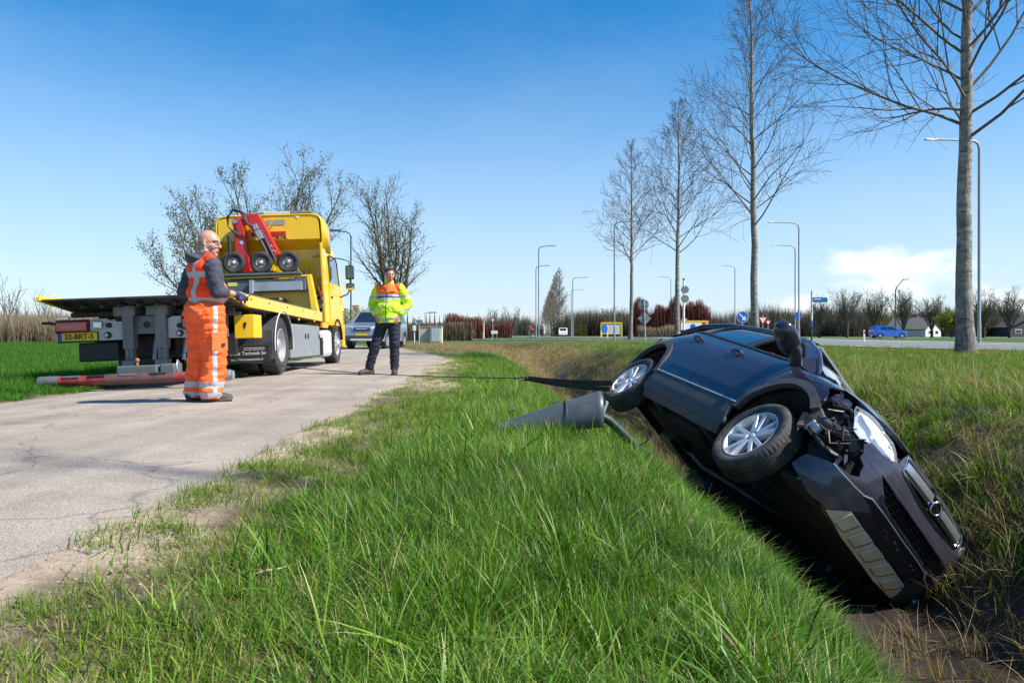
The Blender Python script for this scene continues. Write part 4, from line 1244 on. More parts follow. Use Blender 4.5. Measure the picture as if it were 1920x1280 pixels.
def build_car():
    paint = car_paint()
    plastic = M('dark_plastic', (.045, .047, .052), .55, var=.25, scale=9, dirt=.4, dirtcol=(.085, .085, .08), dscale=5, bump=.12, bscale=220)
    black = M('black_trim', (.012, .012, .013), .45, var=.2, dirt=.25, dirtcol=(.06, .055, .05))
    soot = M('underbody_black', (.016, .016, .017), .8, var=.3, dirt=.6, dirtcol=(.05, .042, .034), dscale=6)
    glass = M('tinted_glass', (.006, .010, .016), .04, var=.05, coat=1.0, dirt=.07, dirtcol=(.1, .1, .1))
    chrome = M('chrome', (.72, .73, .75), .16, 1.0, var=.05, dirt=.2)
    rubber = M('tyre_rubber', (.024, .024, .025), .75, var=.25, dirt=.85, dirtcol=(.11, .10, .085), dscale=7, bump=.15, bscale=150)
    alloy = M('silver_alloy', (.66, .68, .70), .36, .55, var=.08, dirt=.35, dirtcol=(.2, .19, .17))
    skidm = M('brushed_skid', (.62, .52, .34), .45, .1, var=.15, dirt=.4, dirtcol=(.34, .28, .18), dscale=9)
    lens_w = M('reflector_white', (.86, .87, .87), .28, .25, var=.06, dirt=.25, dirtcol=(.5, .5, .48))
    lens = M('clear_lens', (.85, .87, .88), .05, var=.02, alpha=.18, coat=1.0)
    steel = M('grey_metal', (.16, .15, .14), .5, .6, var=.3, dirt=.6, dirtcol=(.11, .08, .05))
    rustm = M('rusty_bracket', (.20, .13, .09), .7, .2, var=.3)
    hose = M('rubber_hose', (.05, .048, .045), .6, var=.2, dirt=.7, dirtcol=(.15, .13, .11))
    mud = M('mud_film', (.10, .085, .065), .85, var=.3)

    c = empty('wrecked_car', (1.93502021, 7.46757353, -1.51487658 + HC), (R(-50.23858679), R(6.48820129), R(-78.67263392)),
              'dark blue car lying on its side in the ditch, front corner crushed', 'car')
    def ref_front(p): return Vector((1, p.y * .3, .2))

    # ---- sides
    CF, CR = (1.36, .45), (-1.354, .43)
    for flip in (False, True):
        fd = XZ([(.889, .515), (.905, .62), (.96, .86), (1.036, 1.10), (.94, 1.126), (.7, 1.12), (.3, 1.145), (-.04, 1.168), (-.045, 1.0), (-.125, .62), (-.148, .515)])
        panel('front_door', fd, paint, c, flip=flip)
        rd = XZ([(-.156, .515), (-.133, .62), (-.053, 1.0), (-.048, 1.168), (-.5, 1.198), (-1.04, 1.216), (-1.03, 1.07), (-1.105, .95)] + [p for p in arc(CR[0], CR[1], .487, 62, 10, 10)])
        panel('rear_door', rd, paint, c, flip=flip)
        q = XZ([(-1.048, 1.216), (-1.038, 1.07), (-1.113, .955)] + arc(CR[0], CR[1], .487, 64, 180, 18) + [(-1.86, .60), (-1.93, .66), (-1.97, 1.0), (-1.97, 1.215), (-1.5, 1.222)])
        panel('quarter_panel', q, paint, c, flip=flip)
        top = [(s_of_x(x), car_zt(x) - .004) for x in (1.05, 1.15, 1.25, 1.35, 1.45, 1.55)]
        if not flip:
            fe = XZ([(.895, .515), (.912, .62), (.968, .86), (1.043, 1.10)]) + top[:] + [(1.27, 1.065), (1.235, 1.02), (1.262, .97), (1.215, .93), (1.175, .86)] + XZ(arc(CF[0], CF[1], .487, 48, 172, 18))
        else:
            fe = XZ([(.895, .515), (.912, .62), (.968, .86), (1.043, 1.10)]) + top[:] + [(1.15, 1.04), (1.0, .985), (1.05, .85), (1.06, .62)] + XZ(arc(CF[0], CF[1], .487, 22, 172, 20))
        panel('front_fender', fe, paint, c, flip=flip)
        # plastic arches, sill and trim line
        panel('arch_trim', XZ(arc(CR[0], CR[1], .485, 5, 185, 26) + arc(CR[0], CR[1], .415, 185, 5, 26)), plastic, c, off=.014, depth=.05, flip=flip)
        a1 = 40 if not flip else 15
        panel('arch_trim', XZ(arc(CF[0], CF[1], .485, a1, 178, 26) + arc(CF[0], CF[1], .415, 178, a1, 26)), plastic, c, off=.014, depth=.05, flip=flip)
        panel('sill_cladding', XZ([(.878, .503), (.885, .43), (.93, .30), (.9, .265), (-.86, .265), (-.90, .31), (-.872, .42), (-.868, .503)]), plastic, c, off=.012, depth=.03, flip=flip)
        panel('sill_lip', XZ([(.9, .262), (.88, .20), (-.84, .20), (-.86, .262)]), plastic, c, off=.004, depth=.03, flip=flip)
        panel('chrome_strip', ribbon(XZ([(.886, .509), (.4, .509), (-.4, .509), (-.866, .509)]), .010), M('bright_strip', (.80, .80, .80), .35, .3), c, off=.018, depth=.02, flip=flip)
        panel('rub_strip', ribbon(XZ([(.90, .622), (.5, .632), (0, .642), (-.70, .655)]), .020), paint, c, off=.010, depth=.012, flip=flip)
        # door handles in their cups
        for hx, hz in ((.075, 1.03), (-.885, 1.075)):
            cup = XZ([(hx + .105 * math.cos(t), hz + .036 * math.sin(t)) for t in [2 * math.pi * i / 18 for i in range(18)]])
            panel('handle_cup', cup, black, c, off=.002, depth=.004, flip=flip, step=.03)
            g = -1 if not flip else 1
            w0 = abs(P1(s_of_x(hx), hz)[1])
            h = MB(); h.tube([(hx + .1, g * (w0 + .004), hz + .006), (hx + .075, g * (w0 + .034), hz + .008), (hx, g * (w0 + .042), hz + .008), (hx - .075, g * (w0 + .034), hz + .008), (hx - .1, g * (w0 + .004), hz + .006)], [.010, .015, .016, .015, .010], 8, flat=1.0)
            h.build('door_handle', paint, c, 40)
        # slim vent with bright surround on the fender
        vp = XZ([(.962, .80), (1.045, 1.005), (1.06, .995), (.985, .79)])
        if not flip:
            panel('fender_vent', vp, black, c, off=.004, depth=.004, step=.03)
            panel('vent_surround', ribbon(vp + vp[:1], .007), chrome, c, off=.008, depth=.006, step=.03)
        # upper side with window openings, glass
        up = XZ([(1.02, 1.14), (1.13, 1.225), (1.03, 1.243), (.94, 1.292), (.87, 1.355), (.62, 1.47), (.36, 1.562), (.05, 1.625), (-.63, 1.64), (-1.4, 1.60), (-1.8, 1.45), (-1.95, 1.24), (-1.2, 1.232), (-.56, 1.211), (.1, 1.172), (.7, 1.13)])
        w1 = XZ([(.87, 1.15), (.815, 1.275), (.52, 1.455), (.3, 1.545), (0.0, 1.585), (-.015, 1.19)])
        w2 = XZ([(-.10, 1.195), (-.085, 1.59), (-.63, 1.60), (-.95, 1.585), (-1.06, 1.40), (-1.03, 1.245)])
        w3 = XZ([(-1.12, 1.25), (-1.14, 1.40), (-1.06, 1.575), (-1.42, 1.55), (-1.66, 1.40), (-1.72, 1.27)])
        panel('window_frame', up, paint, c, holes=[w1, w2, w3], flip=flip)
        for w_, nm in ((w1, 'front_window'), (w2, 'rear_window'), (w3, 'quarter_window')):
            cx = sum(p[0] for p in w_) / len(w_); cz = sum(p[1] for p in w_) / len(w_)
            if not (nm == 'front_window' and not flip):
                panel(nm, w_, glass, c, off=-.010, depth=0, flip=flip)
            big = [(cx + (p[0] - cx) * 1.03, cz + (p[1] - cz) * 1.06) for p in w_]
            sm = [(cx + (p[0] - cx) * .95, cz + (p[1] - cz) * .92) for p in w_]
            panel('window_seal', big, black, c, holes=[sm], off=.003, depth=.02, flip=flip)
        panel('belt_moulding', ribbon(XZ([(.86, 1.142), (.3, 1.163), (-.3, 1.198), (-1.02, 1.232), (-1.7, 1.245)]), .014), chrome if False else black, c, off=.008, depth=.01, flip=flip)
        # roof rail running down into the windscreen pillar
        g = -1 if not flip else 1
        pth = []
        for x, z in ((1.06, 1.16), (.93, 1.29), (.70, 1.43), (.40, 1.548), (.06, 1.615), (-.6, 1.643), (-1.35, 1.61), (-1.78, 1.47), (-1.93, 1.25)):
            pth.append((x, g * (abs(P1(s_of_x(x), z)[1]) - .028), z + .005))
        rp = MB(); rp.tube(pth, [.03, .034, .034, .034, .038, .04, .04, .045, .05], 10)
        rp.build('pillar', paint, c, 60)
        rl = MB(); rl.tube([(p[0], p[1] * .93, p[2] + .06) for p in pth[3:8]], [.008, .014, .015, .014, .008], 8)
        rl.build('roof_rail', black, c, 60)

    # ---- roof, windscreen, bonnet, tail
    def PR(x, y): return (x, y, 1.615 + .065 * (1 - (y / .6) ** 2) - .040 * ((x + .55) / 1.0) ** 2)
    def up_ref(p): return Vector((0, 0, 1))
    ol = [(.31 - .10 * (y / .58) ** 2, y) for y in [-.58 + 1.16 * i / 12 for i in range(13)]] + [(-1.75, .56), (-1.82, 0), (-1.75, -.56)]
    panel('roof', ol, paint, c, P=PR, outward=up_ref, step=.09)
    def PWS(u, t):
        t_ = max(0, min(1, t)); b = 1.30 - .17 * u * u; tp = .31 - .10 * u * u
        return (b + (tp - b) * t, -(.70 + (.57 - .70) * t) * u, 1.225 - .025 * u * u + (1.655 - .065 * u * u - 1.225 + .025 * u * u) * t + .006 * math.sin(math.pi * t_))
    panel('windscreen', [(-1, .0), (1, .0), (1, 1), (-1, 1)], glass, c, P=PWS, outward=lambda p: Vector((.7, 0, .7)), step=.12, depth=.01)
    ws = MB()
    for (u0, u1) in ((-.2, .75), (-.85, .1)):
        a, b = Vector(PWS(u0, .02)), Vector(PWS(u1, .13))
        ws.tube([a + Vector((.01, 0, .015)), (a + b) / 2 + Vector((.02, 0, .025)), b + Vector((.01, 0, .015))], .008, 6)
    ws.build('wiper', black, c)
    edge = []
    for s in [s_of_x(1.03) * (1 - i / 40) for i in range(41)]:
        x = P1(s, 1.0)[0]
        for _ in range(4): x = P1(s, car_zt(x) - .002)[0]
        p = P1(s, car_zt(x) - .002)
        edge.append((p[0], abs(p[1]), p[2]))
    ex = [e[0] for e in edge]; ew = [e[1] for e in edge]; ez = [e[2] for e in edge]
    def PH(x, y):
        xx = max(ex[0], min(ex[-1] - 1e-4, x))
        we, ze = max(.02, _inv(ex, ew, xx)), _inv(ex, ez, xx)
        k = min(1, max(0, (ex[-1] - x) / .45)) ** .7
        r = min(1, abs(y) / we)
        return (x, y, ze + .105 * k * (1 - r ** 4) + .012 * k * math.exp(-((abs(y) - .42) / .05) ** 2))
    ho = [(e[0], -e[1] + .004) for e in edge] + [(e[0], e[1] - .004) for e in edge[::-1][1:]]
    ho += [(1.10 + .16 * (1 - (y / .8) ** 4), y) for y in [.76 - 1.52 * i / 10 for i in range(11)]]
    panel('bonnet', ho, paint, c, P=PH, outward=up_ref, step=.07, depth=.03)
    cw = MB(); cw.prism([(.95, 1.0), (1.3, 1.05), (1.31, 1.17), (1.05, 1.20), (.95, 1.15)], -.70, .70, 'y'); cw.build('cowl', black, c)
    sT = s_of_x(-1.975)
    LL = 2 * car_LA + 2 * car_X0
    def PT(a, b): return P1(a if a <= LL else -(2 * LL - a), b)
    panel('tailgate', [(sT, .67), (2 * LL - sT, .67), (2 * LL - sT, 1.21), (sT, 1.21)], paint, c, P=PT, step=.09, outward=lambda p: Vector((-1, p.y * .3, 0)))
    panel('rear_bumper', [(s_of_x(-1.865), .28), (2 * LL - s_of_x(-1.865), .28), (2 * LL - s_of_x(-1.9), .655), (s_of_x(-1.9), .655)], plastic, c, P=PT, step=.09, off=.006, outward=lambda p: Vector((-1, p.y * .3, 0)))
    rg = MB()
    for i in range(8):
        y0, y1 = -.6 + 1.2 * i / 8, -.6 + 1.2 * (i + 1) / 8
        f_ = lambda y, t: (-2.22 + .14 * (y / .6) ** 2 + (.42) * t, y * (1.1 - .16 * t), 1.2 + .42 * t - .03 * (y / .6) ** 2)
        rg.add([f_(y0, 0), f_(y1, 0), f_(y1, 1), f_(y0, 1)], [(0, 1, 2, 3)])
    rg.build('rear_screen', glass, c, 60)
    for flip in (False, True):
        panel('tail_light', XZ([(-1.985, .78), (-1.985, 1.2), (-2.12, 1.2), (-2.12, .82)]), M('tail_red', (.30, .01, .012), .2, coat=1), c, off=.012, flip=flip, step=.05)

    # ---- front: bumper skin torn open at the right-hand corner
    ug = [(.42, .915), (.39, .80), (.36, .785), (.117, .752), (-.117, .752), (-.36, .785), (-.39, .80), (-.42, .915), (-.3, .928), (0, .932), (.3, .928)]
    lg = [(.47, .668), (.26, .648), (-.26, .648), (-.53, .664), (-.60, .61), (-.50, .535), (-.40, .515), (-.2, .525), (.22, .53), (.325, .55), (.36, .59)]
    bo = [(.43, .945), (.445, .81), (.515, .780), (.575, .766), (.668, .776), (.70, .735), (.656, .689), (.648, .645), (.585, .616), (.575, .575), (.552, .541), (.60, .505), (.722, .494),
          (.525, .479), (.435, .484), (.382, .511), (.22, .508), (-.22, .508), (-.382, .511), (-.435, .484), (-.72, .494), (-1.10, .51), (-1.07, .70), (-1.04, .80), (-.83, .766), (-.668, .776), (-.575, .766), (-.515, .780), (-.445, .81), (-.43, .945), (-.2, .945), (.2, .945)]
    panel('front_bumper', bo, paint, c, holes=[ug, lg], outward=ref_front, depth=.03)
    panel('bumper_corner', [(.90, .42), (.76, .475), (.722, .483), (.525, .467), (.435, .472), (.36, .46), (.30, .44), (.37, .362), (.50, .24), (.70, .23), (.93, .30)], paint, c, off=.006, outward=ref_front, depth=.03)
    panel('lower_bumper', [(.43, .471), (.382, .498), (.22, .496), (-.22, .496), (-.382, .498), (-.435, .471), (-.72, .482), (-1.12, .50), (-1.10, .30), (-.9, .22), (-.4, .20), (.4, .20), (.56, .22)], black, c, outward=ref_front, depth=.04)
    panel('bumper_corner', [(-1.14, .49), (-.76, .473), (-.44, .465), (-.37, .362), (-.50, .24), (-.70, .22), (-1.1, .28)], plastic, c, off=.008, outward=ref_front, depth=.03)
    sk = [(.51, .235), (.385, .348), (.2, .338), (0, .335), (-.2, .338), (-.385, .348), (-.51, .235), (-.25, .20), (.25, .20)]
    sp_ = panel('skid_plate', sk, skidm, c, off=.016, outward=ref_front, depth=.03)
    for k in range(5):
        s0 = .33 - k * .165
        rb = [(s0 - .055, .33), (s0 + .045, .33), (s0 + .072, .232), (s0 - .028, .232)]
        panel('skid_rib', rb, skidm, sp_, off=.024, outward=ref_front, depth=.01, step=.03)
        panel('rib_outline_pale', ribbon([(s0 - .055, .336), (s0 + .045, .336), (s0 + .075, .232)], .008), M('outline_pale', (.70, .66, .54), .4), sp_, off=.027, outward=ref_front, depth=.006, step=.03)  # pale line along the rib's edge, drawn so the rib shows
        panel('rib_outline_dark', ribbon([(s0 + .06, .228), (s0 - .034, .228), (s0 - .062, .33)], .005), M('outline_brown', (.16, .13, .09), .7), sp_, off=.026, outward=ref_front, depth=.006, step=.03)  # dark line outlining the rib from below, for contrast
    tr = [(.73, .486), (.62, .476), (.525, .472), (.435, .477), (.41, .488), (.382, .504), (.22, .502), (0, .498), (-.22, .502), (-.382, .504), (-.435, .478), (-.72, .488), (-1.1, .505)]
    panel('bumper_trim', ribbon(tr, .008), M('bright_strip'), c, off=.010, outward=ref_front, depth=.02)
    panel('grille_lip', ribbon([(.36, .585), (.325, .548), (.22, .527), (-.2, .522), (-.40, .512), (-.50, .532), (-.60, .608)], .010), chrome, c, off=.012, outward=ref_front, depth=.02)
    # plate holder, broken
    ph = panel('plate_holder', [(.17, .405), (.176, .462), (-.06, .455), (-.34, .455), (-.42, .39), (-.30, .368), (-.05, .375), (.05, .395)], M('holder_black', (.02, .02, .021), .35, var=.4, scale=30, bump=.6, bscale=60), c, off=.012, outward=ref_front, depth=.02)
    rnd = random.Random(5)
    pb = MB()
    for k in range(34):
        s, z = rnd.uniform(-.38, .15), rnd.uniform(.385, .45)
        p = Vector(P1(s, z)) + Vector((.014, 0, 0))
        pb.box(p, (.012, rnd.uniform(.006, .04), rnd.uniform(.004, .018)), rotm(rnd.uniform(-40, 40), 0, rnd.uniform(-20, 20)))
    pb.build('plate_fragment', black, ph)['kind'] = 'stuff'
    # grilles
    panel('grille_back', [(.44, .93), (.44, .50), (-.62, .50), (-.44, .93)], M('grille_void', (.005, .005, .005), .9), c, off=-.07, outward=ref_front, depth=0)
    def bar_on(mb, pts, w, h, off):
        q = []
        for s, z in pts: q.append(Vector(P1(s, z)) + Vector((off, 0, 0)))
        for a, b in zip(q, q[1:]): mb.bar(a, b, w, h)
    for zz in (.775, .80, .825, .90):
        b_ = MB(); e = .34 if zz < .79 else .385
        bar_on(b_, [(-e + 2 * e * i / 8, zz) for i in range(9)], .02, .007, -.035); b_.build('grille_slat', black, c)
    for k in range(12):
        b_ = MB(); s = -.34 + .68 * k / 11
        bar_on(b_, [(s, .765), (s, .92)], .006, .02, -.04); b_.build('grille_rib', black, c)
    for e0, e1 in ((-.385, -.05), (.05, .385)):
        panel('grille_bar', ribbon([(e0, .868), ((e0 + e1) / 2, .862), (e1, .858)], .062), M('brushed_bar', (.50, .52, .55), .3, .85, var=.08), c, off=-.004, outward=ref_front, depth=.03, step=.03)
        panel('grille_bar', ribbon([(e0, .812), ((e0 + e1) / 2, .806), (e1, .802)], .016), chrome, c, off=-.006, outward=ref_front, depth=.02, step=.03)
    panel('grille_surround', ribbon(ug + ug[:1], .006), chrome, c, off=.006, outward=ref_front, depth=.02, step=.03)
    for j in range(4):
        b_ = MB(); zz = .548 + j * .026
        bar_on(b_, [(-.52 + .92 * i / 10, zz) for i in range(11)], .015, .005, -.035); b_.build('grille_slat', black, c)
    for k in range(16):
        b_ = MB(); s = -.5 + .92 * k / 15
        bar_on(b_, [(s, .525), (s, .655)], .005, .015, -.038); b_.build('grille_rib', black, c)
    # emblem: ring with a lightning bolt
    lx = P1(0, .828)[0]
    em = MB(); em.lathe([(.048 + .008 * math.cos(a), .008 * math.sin(a)) for a in [2 * math.pi * i / 10 for i in range(10)]], (lx + .012, 0, .828), (1, 0, .06), 36, close=True)
    em = em.build('emblem', chrome, c, 60)
    bl = MB(); bl.prism([(-.062, .004), (-.004, .012), (.004, -.006), (.062, -.004), (.004, -.014), (-.006, .002)], lx + .008, lx + .016, 'x')
    bl = bl.build('bolt', chrome, em); bl.location.z = .828
    pd = MB(); pd.lathe([(0, .0), (.046, 0), (.05, -.02)], (lx + .008, 0, .828), (1, 0, 0), 30); pd.build('emblem_disc', black, em)
    # headlights
    hl = [(.976, .953), (.90, .975), (.853, .970), (.76, .945), (.668, .917), (.56, .900), (.50, .86), (.455, .808), (.517, .788), (.575, .774), (.668, .784), (.753, .758), (.83, .780), (.878, .852), (.935, .91)]
    for flip in (False, True):
        h_ = panel('headlight', hl, lens_w, c, off=-.035, depth=0, step=.025, flip=flip, outward=ref_front)
        panel('lens', hl, lens, h_, off=-.002, depth=.03, step=.025, flip=flip, outward=ref_front)
        panel('headlight_bezel', ribbon([(.50, .80), (.60, .80), (.70, .835), (.80, .87), (.90, .93)], .014), chrome, h_, off=-.02, depth=.01, flip=flip, outward=ref_front, step=.03)
        panel('indicator', [(.52, .795), (.60, .785), (.66, .80), (.60, .82)], M('lamp_grey', (.42, .44, .46), .2, .4), h_, off=-.02, depth=.0, flip=flip, outward=ref_front, step=.03)
    fl = MB(); fl.ball((1.97, .76, .40), (.05, .06, .05), 14, 8); fl.build('fog_lamp', M('fog_glass', (.35, .4, .45), .06, .3, coat=1), c, 60)

    # ---- torn corner: crumpled sheet, hoses, brackets
    rnd = random.Random(11)
    def crumple(amp, sd):
        return lambda a, b: amp * (mnoise.noise(Vector((a * 9 + sd, b * 9, sd))) + .6 * mnoise.noise(Vector((a * 23, b * 23 + sd, sd)))) - amp * .7
    panel('crumpled_fender', [(1.27, 1.055), (1.1, 1.025), (1.03, .985), (1.06, .93), (1.12, .90), (1.17, .86), (1.22, .90), (1.25, .98), (1.23, 1.02)], paint, c, off=-.02, jitter=crumple(.05, 3), step=.022, outward=ref_front, depth=.004)
    panel('torn_liner', [(1.20, .86), (1.02, .90), (.90, .88), (.96, .80), (1.08, .72), (1.18, .70)], hose, c, off=-.06, jitter=crumple(.08, 8), step=.028, outward=ref_front, depth=.003)
    panel('torn_liner', [(1.0, .97), (.97, .87), (.90, .80), (.86, .83), (.90, .93)], steel, c, off=-.05, jitter=crumple(.06, 5), step=.028, outward=ref_front, depth=.003)
    panel('torn_liner', [(.80, .76), (.66, .77), (.70, .70), (.66, .62), (.76, .56), (.95, .60), (.98, .70)], soot, c, off=-.12, jitter=crumple(.09, 15), step=.03, outward=ref_front, depth=.003)
    panel('torn_liner', [(1.14, .66), (.95, .68), (.75, .55), (.85, .42), (1.05, .45)], soot, c, off=-.10, jitter=crumple(.10, 21), step=.03, outward=ref_front, depth=.003)
    hs = MB(); hs.tube([(1.62, -.74, .80), (1.70, -.80, .74), (1.80, -.80, .70), (1.90, -.73, .71), (1.97, -.66, .74), (2.0, -.58, .70)], [.034, .038, .040, .040, .042, .05], 12); hs.build('radiator_hose', hose, c, 60)
    hs = MB(); hs.tube([(1.60, -.70, .86), (1.74, -.80, .86), (1.86, -.76, .90), (1.93, -.70, .86)], .016, 8); hs.build('cable_loom', soot, c, 60)
    hs = MB(); hs.tube([(1.70, -.78, .64), (1.78, -.83, .60), (1.90, -.72, .55), (2.0, -.6, .58)], .02, 8); hs.build('cable_loom', soot, c, 60)
    for (p, sz, rt, mt, nm) in (((1.73, -.83, .70), (.10, .02, .13), (10, 30, 20), rustm, 'bracket'), ((1.66, -.84, .63), (.05, .03, .14), (0, -25, 10), rustm, 'bracket'),
                                ((1.78, -.80, .62), (.09, .06, .09), (20, 10, 40), M('pale_reservoir', (.42, .45, .48), .4, var=.3, dirt=.6), 'reservoir'),
                                ((1.92, -.60, .80), (.05, .22, .10), (0, 10, 20), steel, 'crossmember'), ((1.86, -.72, .93), (.16, .02, .05), (30, 12, -30), steel, 'bracket'), ((1.80, -.70, .78), (.12, .10, .16), (5, 0, 12), soot, 'headlight_housing')):
        b_ = MB(); b_.box(p, sz, rotm(*rt)); b_.build(nm, mt, c, None, .008)
    rnd = random.Random(31)
    for k in range(16):                                # splintered plastic and bent tin round the hole
        s0, z0 = rnd.uniform(.70, 1.22), rnd.uniform(.52, .98)
        p = Vector(P1(s0, z0)); n = grid_normal(P1, s0, z0)
        if n.dot(Vector((p.x, p.y, 0))) < 0: n = -n
        p = p - n * rnd.uniform(.01, .10)
        m3 = rotm(rnd.uniform(0, 360), rnd.uniform(0, 360), rnd.uniform(0, 360))
        L_ = rnd.uniform(.05, .15)
        pts = [m3 @ Vector(q) * L_ + p for q in ((-.5, -.12, 0), (.1, -.22, .05), (.6, rnd.uniform(-.2, .2), .12), (.2, .2, .02), (-.4, .16, -.04))]
        d3 = m3 @ Vector((0, 0, .004))
        sh_ = MB(); sh_.add([q + d3 for q in pts] + [q - d3 for q in pts], [(0, 1, 2, 3, 4), (9, 8, 7, 6, 5)] + [(i, (i + 1) % 5, 5 + (i + 1) % 5, 5 + i) for i in range(5)])
        sh_.build('torn_shard', (paint, black, hose, steel, plastic)[k % 5], c)
    for k in range(5):
        a_ = Vector((1.70 + .05 * k, -.78 + .02 * k, .62 + .07 * (k % 3)))
        w_ = MB(); w_.tube([a_, a_ + Vector((.06, -.06, .03 * (k - 2))), a_ + Vector((.13, -.03, -.04)), a_ + Vector((.2, .04, .02 * k))], .006, 6); w_.build('loose_wire', (soot, rustm)[k % 2], c, 60)
    # ---- underside
    un = MB()
    def tub(mb, prof, yy):
        vs, tris, rim = fill2d(prof, [], .25)
        mb.add([(x, -yy, z) for x, z in vs] + [(x, yy, z) for x, z in vs], [t for t in tris] + [(t[2] + len(vs), t[1] + len(vs), t[0] + len(vs)) for t in tris] + [(a, b, b + len(vs), a + len(vs)) for a, b in rim])
    tub(un, [(-1.96, .48), (-1.82, .36)] + arc(-1.354, .40, .435, 190, -10, 20) + [(-.9, .27), (.9, .27)] + arc(1.36, .42, .435, 190, 40, 14) + [(1.66, .88), (1.55, .95), (.98, 1.02), (.9, .78), (-1.4, .80), (-1.88, 1.0)], .80)
    tub(un, [(1.0, .30), (1.0, .86), (1.6, .90), (1.86, .84), (1.98, .70), (1.99, .45), (1.93, .27)], .52)
    un.build('underbody', soot, c)
    for p, sz, nm in (((1.45, .05, .30), (.62, .9, .22), 'engine_sump'), ((.75, 0, .235), (.7, .28, .08), 'gearbox_tunnel'), ((-.2, -.45, .235), (.9, .35, .07), 'floor_pan'), ((-.2, .40, .235), (.9, .35, .07), 'floor_pan'), ((-.95, -.3, .27), (.5, .45, .12), 'fuel_tank'), ((-1.85, .45, .34), (.3, .5, .16), 'silencer'), ((1.80, -.2, .25), (.30, .9, .05), 'splash_guard'), ((.55, -.62, .23), (.16, .3, .06), 'chassis_bracket'), ((-.55, -.66, .23), (.2, .26, .06), 'chassis_bracket')):
        b_ = MB(); b_.box(p, sz, rotm(0, 0, 3)); b_.build(nm, soot if nm != 'silencer' else steel, c, None, .02)
    ex_ = MB(); ex_.tube([(1.1, .12, .22), (.4, .16, .2), (-.6, .18, .2), (-1.2, .3, .3), (-1.7, .42, .34)], .03, 10); ex_.build('exhaust_pipe', steel, c, 60)
    for x in (1.36, -1.354):
        for g in (-1, 1):
            ar = MB(); ar.tube([(x - .25, g * .32, .27), (x - .05, g * .55, .27), (x, g * .72, .27)], [.028, .03, .025], 8); ar.tube([(x + .22, g * .34, .27), (x + .05, g * .55, .27), (x, g * .72, .27)], [.025, .028, .025], 8)
            ar.build('suspension_arm', soot, c, 60)
            st = MB(); st.tube([(x - .05, g * .56, .3), (x - .03, g * .58, .75)], .035, 10); st.build('strut', soot, c, 60)
        dsft = MB(); dsft.tube([(x, -.7, .31), (x, .7, .31)], .02, 8); dsft.build('drive_shaft', steel, c, 60)
    # ---- mirror, pushed back a little
    mm = MB(); mm.tube([(.91, -.835, 1.125), (.925, -.885, 1.15), (.925, -.94, 1.185), (.92, -.98, 1.195)], [.062, .06, .064, .06], 12, flat=.8)
    mm.build('mirror_arm', paint, c, 60)
    mh = MB(); mh.ball((0, 0, 0), (1, 1, 1), 28, 16)
    sq = lambda v, e: math.copysign(abs(v) ** e, v)
    rm = rotm(-6, 0, 14)
    for i, v in enumerate(mh.v):
        x, y, z = sq(v[0], .75), sq(v[1], .62), sq(v[2], .62)
        x = max(x, -.55)
        k = 1 - .18 * (y < 0) * y * y
        mh.v[i] = tuple(rm @ Vector((x * .088, y * .165, z * .092 * k)) + Vector((.89, -1.065, 1.205)))
    mm_ = mh.build('wing_mirror', paint, c, 50)
    mg = MB(); mg.ball((0, 0, 0), (.004, .14, .074), 18, 8)
    mg.v = [tuple(rm @ Vector(v) + Vector((.840, -1.065, 1.205))) for v in mg.v]
    mg.build('mirror_glass', M('mirror_face', (.5, .52, .55), .04, 1.0, var=.02), mm_, 60)
    # ---- cabin
    seatm = M('seat_cloth', (.03, .03, .033), .9, var=.2)
    for x, y in ((.15, -.38), (.15, .38)):
        b_ = MB(); b_.box((x + .12, y, .82), (.5, .48, .14)); b_.box((x - .15, y, 1.1), (.14, .46, .55), rotm(0, -14, 0)); b_.box((x - .25, y, 1.44), (.09, .26, .16), rotm(0, -10, 0))
        b_.build('seat', seatm, c, None, .04)
    b_ = MB(); b_.box((-.75, 0, 1.08), (.16, 1.2, .55), rotm(0, -16, 0)); b_.build('rear_seat', seatm, c, None, .04)
    b_ = MB(); b_.prism([(.75, .85), (1.1, .9), (1.25, 1.1), (.95, 1.15), (.78, 1.08)], -.7, .7, 'y'); b_.build('dashboard', black, c, None, .02)
    sw = MB(); sw.lathe([(.18 + .014 * math.cos(a), .014 * math.sin(a)) for a in [2 * math.pi * i / 8 for i in range(8)]], (.66, .38, 1.08), (.9, 0, -.4), 28, close=True); sw.bar((.66, .22, 1.08), (.66, .54, 1.08), .04, .02); sw.build('steering_wheel', black, c, 60)
    hl_ = MB(); hl_.box((-.5, 0, 1.60), (1.9, 1.08, .02)); hl_.build('headliner', M('grey_lining', (.4, .4, .39), .9), c)

    # ---- wheels
    ms = wheel_meshes()
    for (x, z, y, g) in ((1.354, .315, .775, -1), (-1.354, .275, .775, -1), (1.354, .36, .775, 1), (-1.354, .36, .775, 1)):
        w = new_obj('wheel', ms[0], rubber, c)
        w.location = (x, g * y, z)
        w.rotation_euler = (0, R(21 * x), R(180 if g < 0 else 0))
        new_obj('rim', ms[1], alloy, w)
        for k in range(5):
            s_ = new_obj('spoke', ms[2], alloy, w); s_.rotation_euler = (0, R(72 * k), 0)
            if k == 0 and not s_.modifiers:
                pass
            md = s_.modifiers.new('bevel', 'BEVEL'); md.width = .004; md.segments = 2
        new_obj('hub_cap', ms[3], alloy, w)
        new_obj('brake_disc', ms[4], steel, w)
    return c
CAR = build_car()
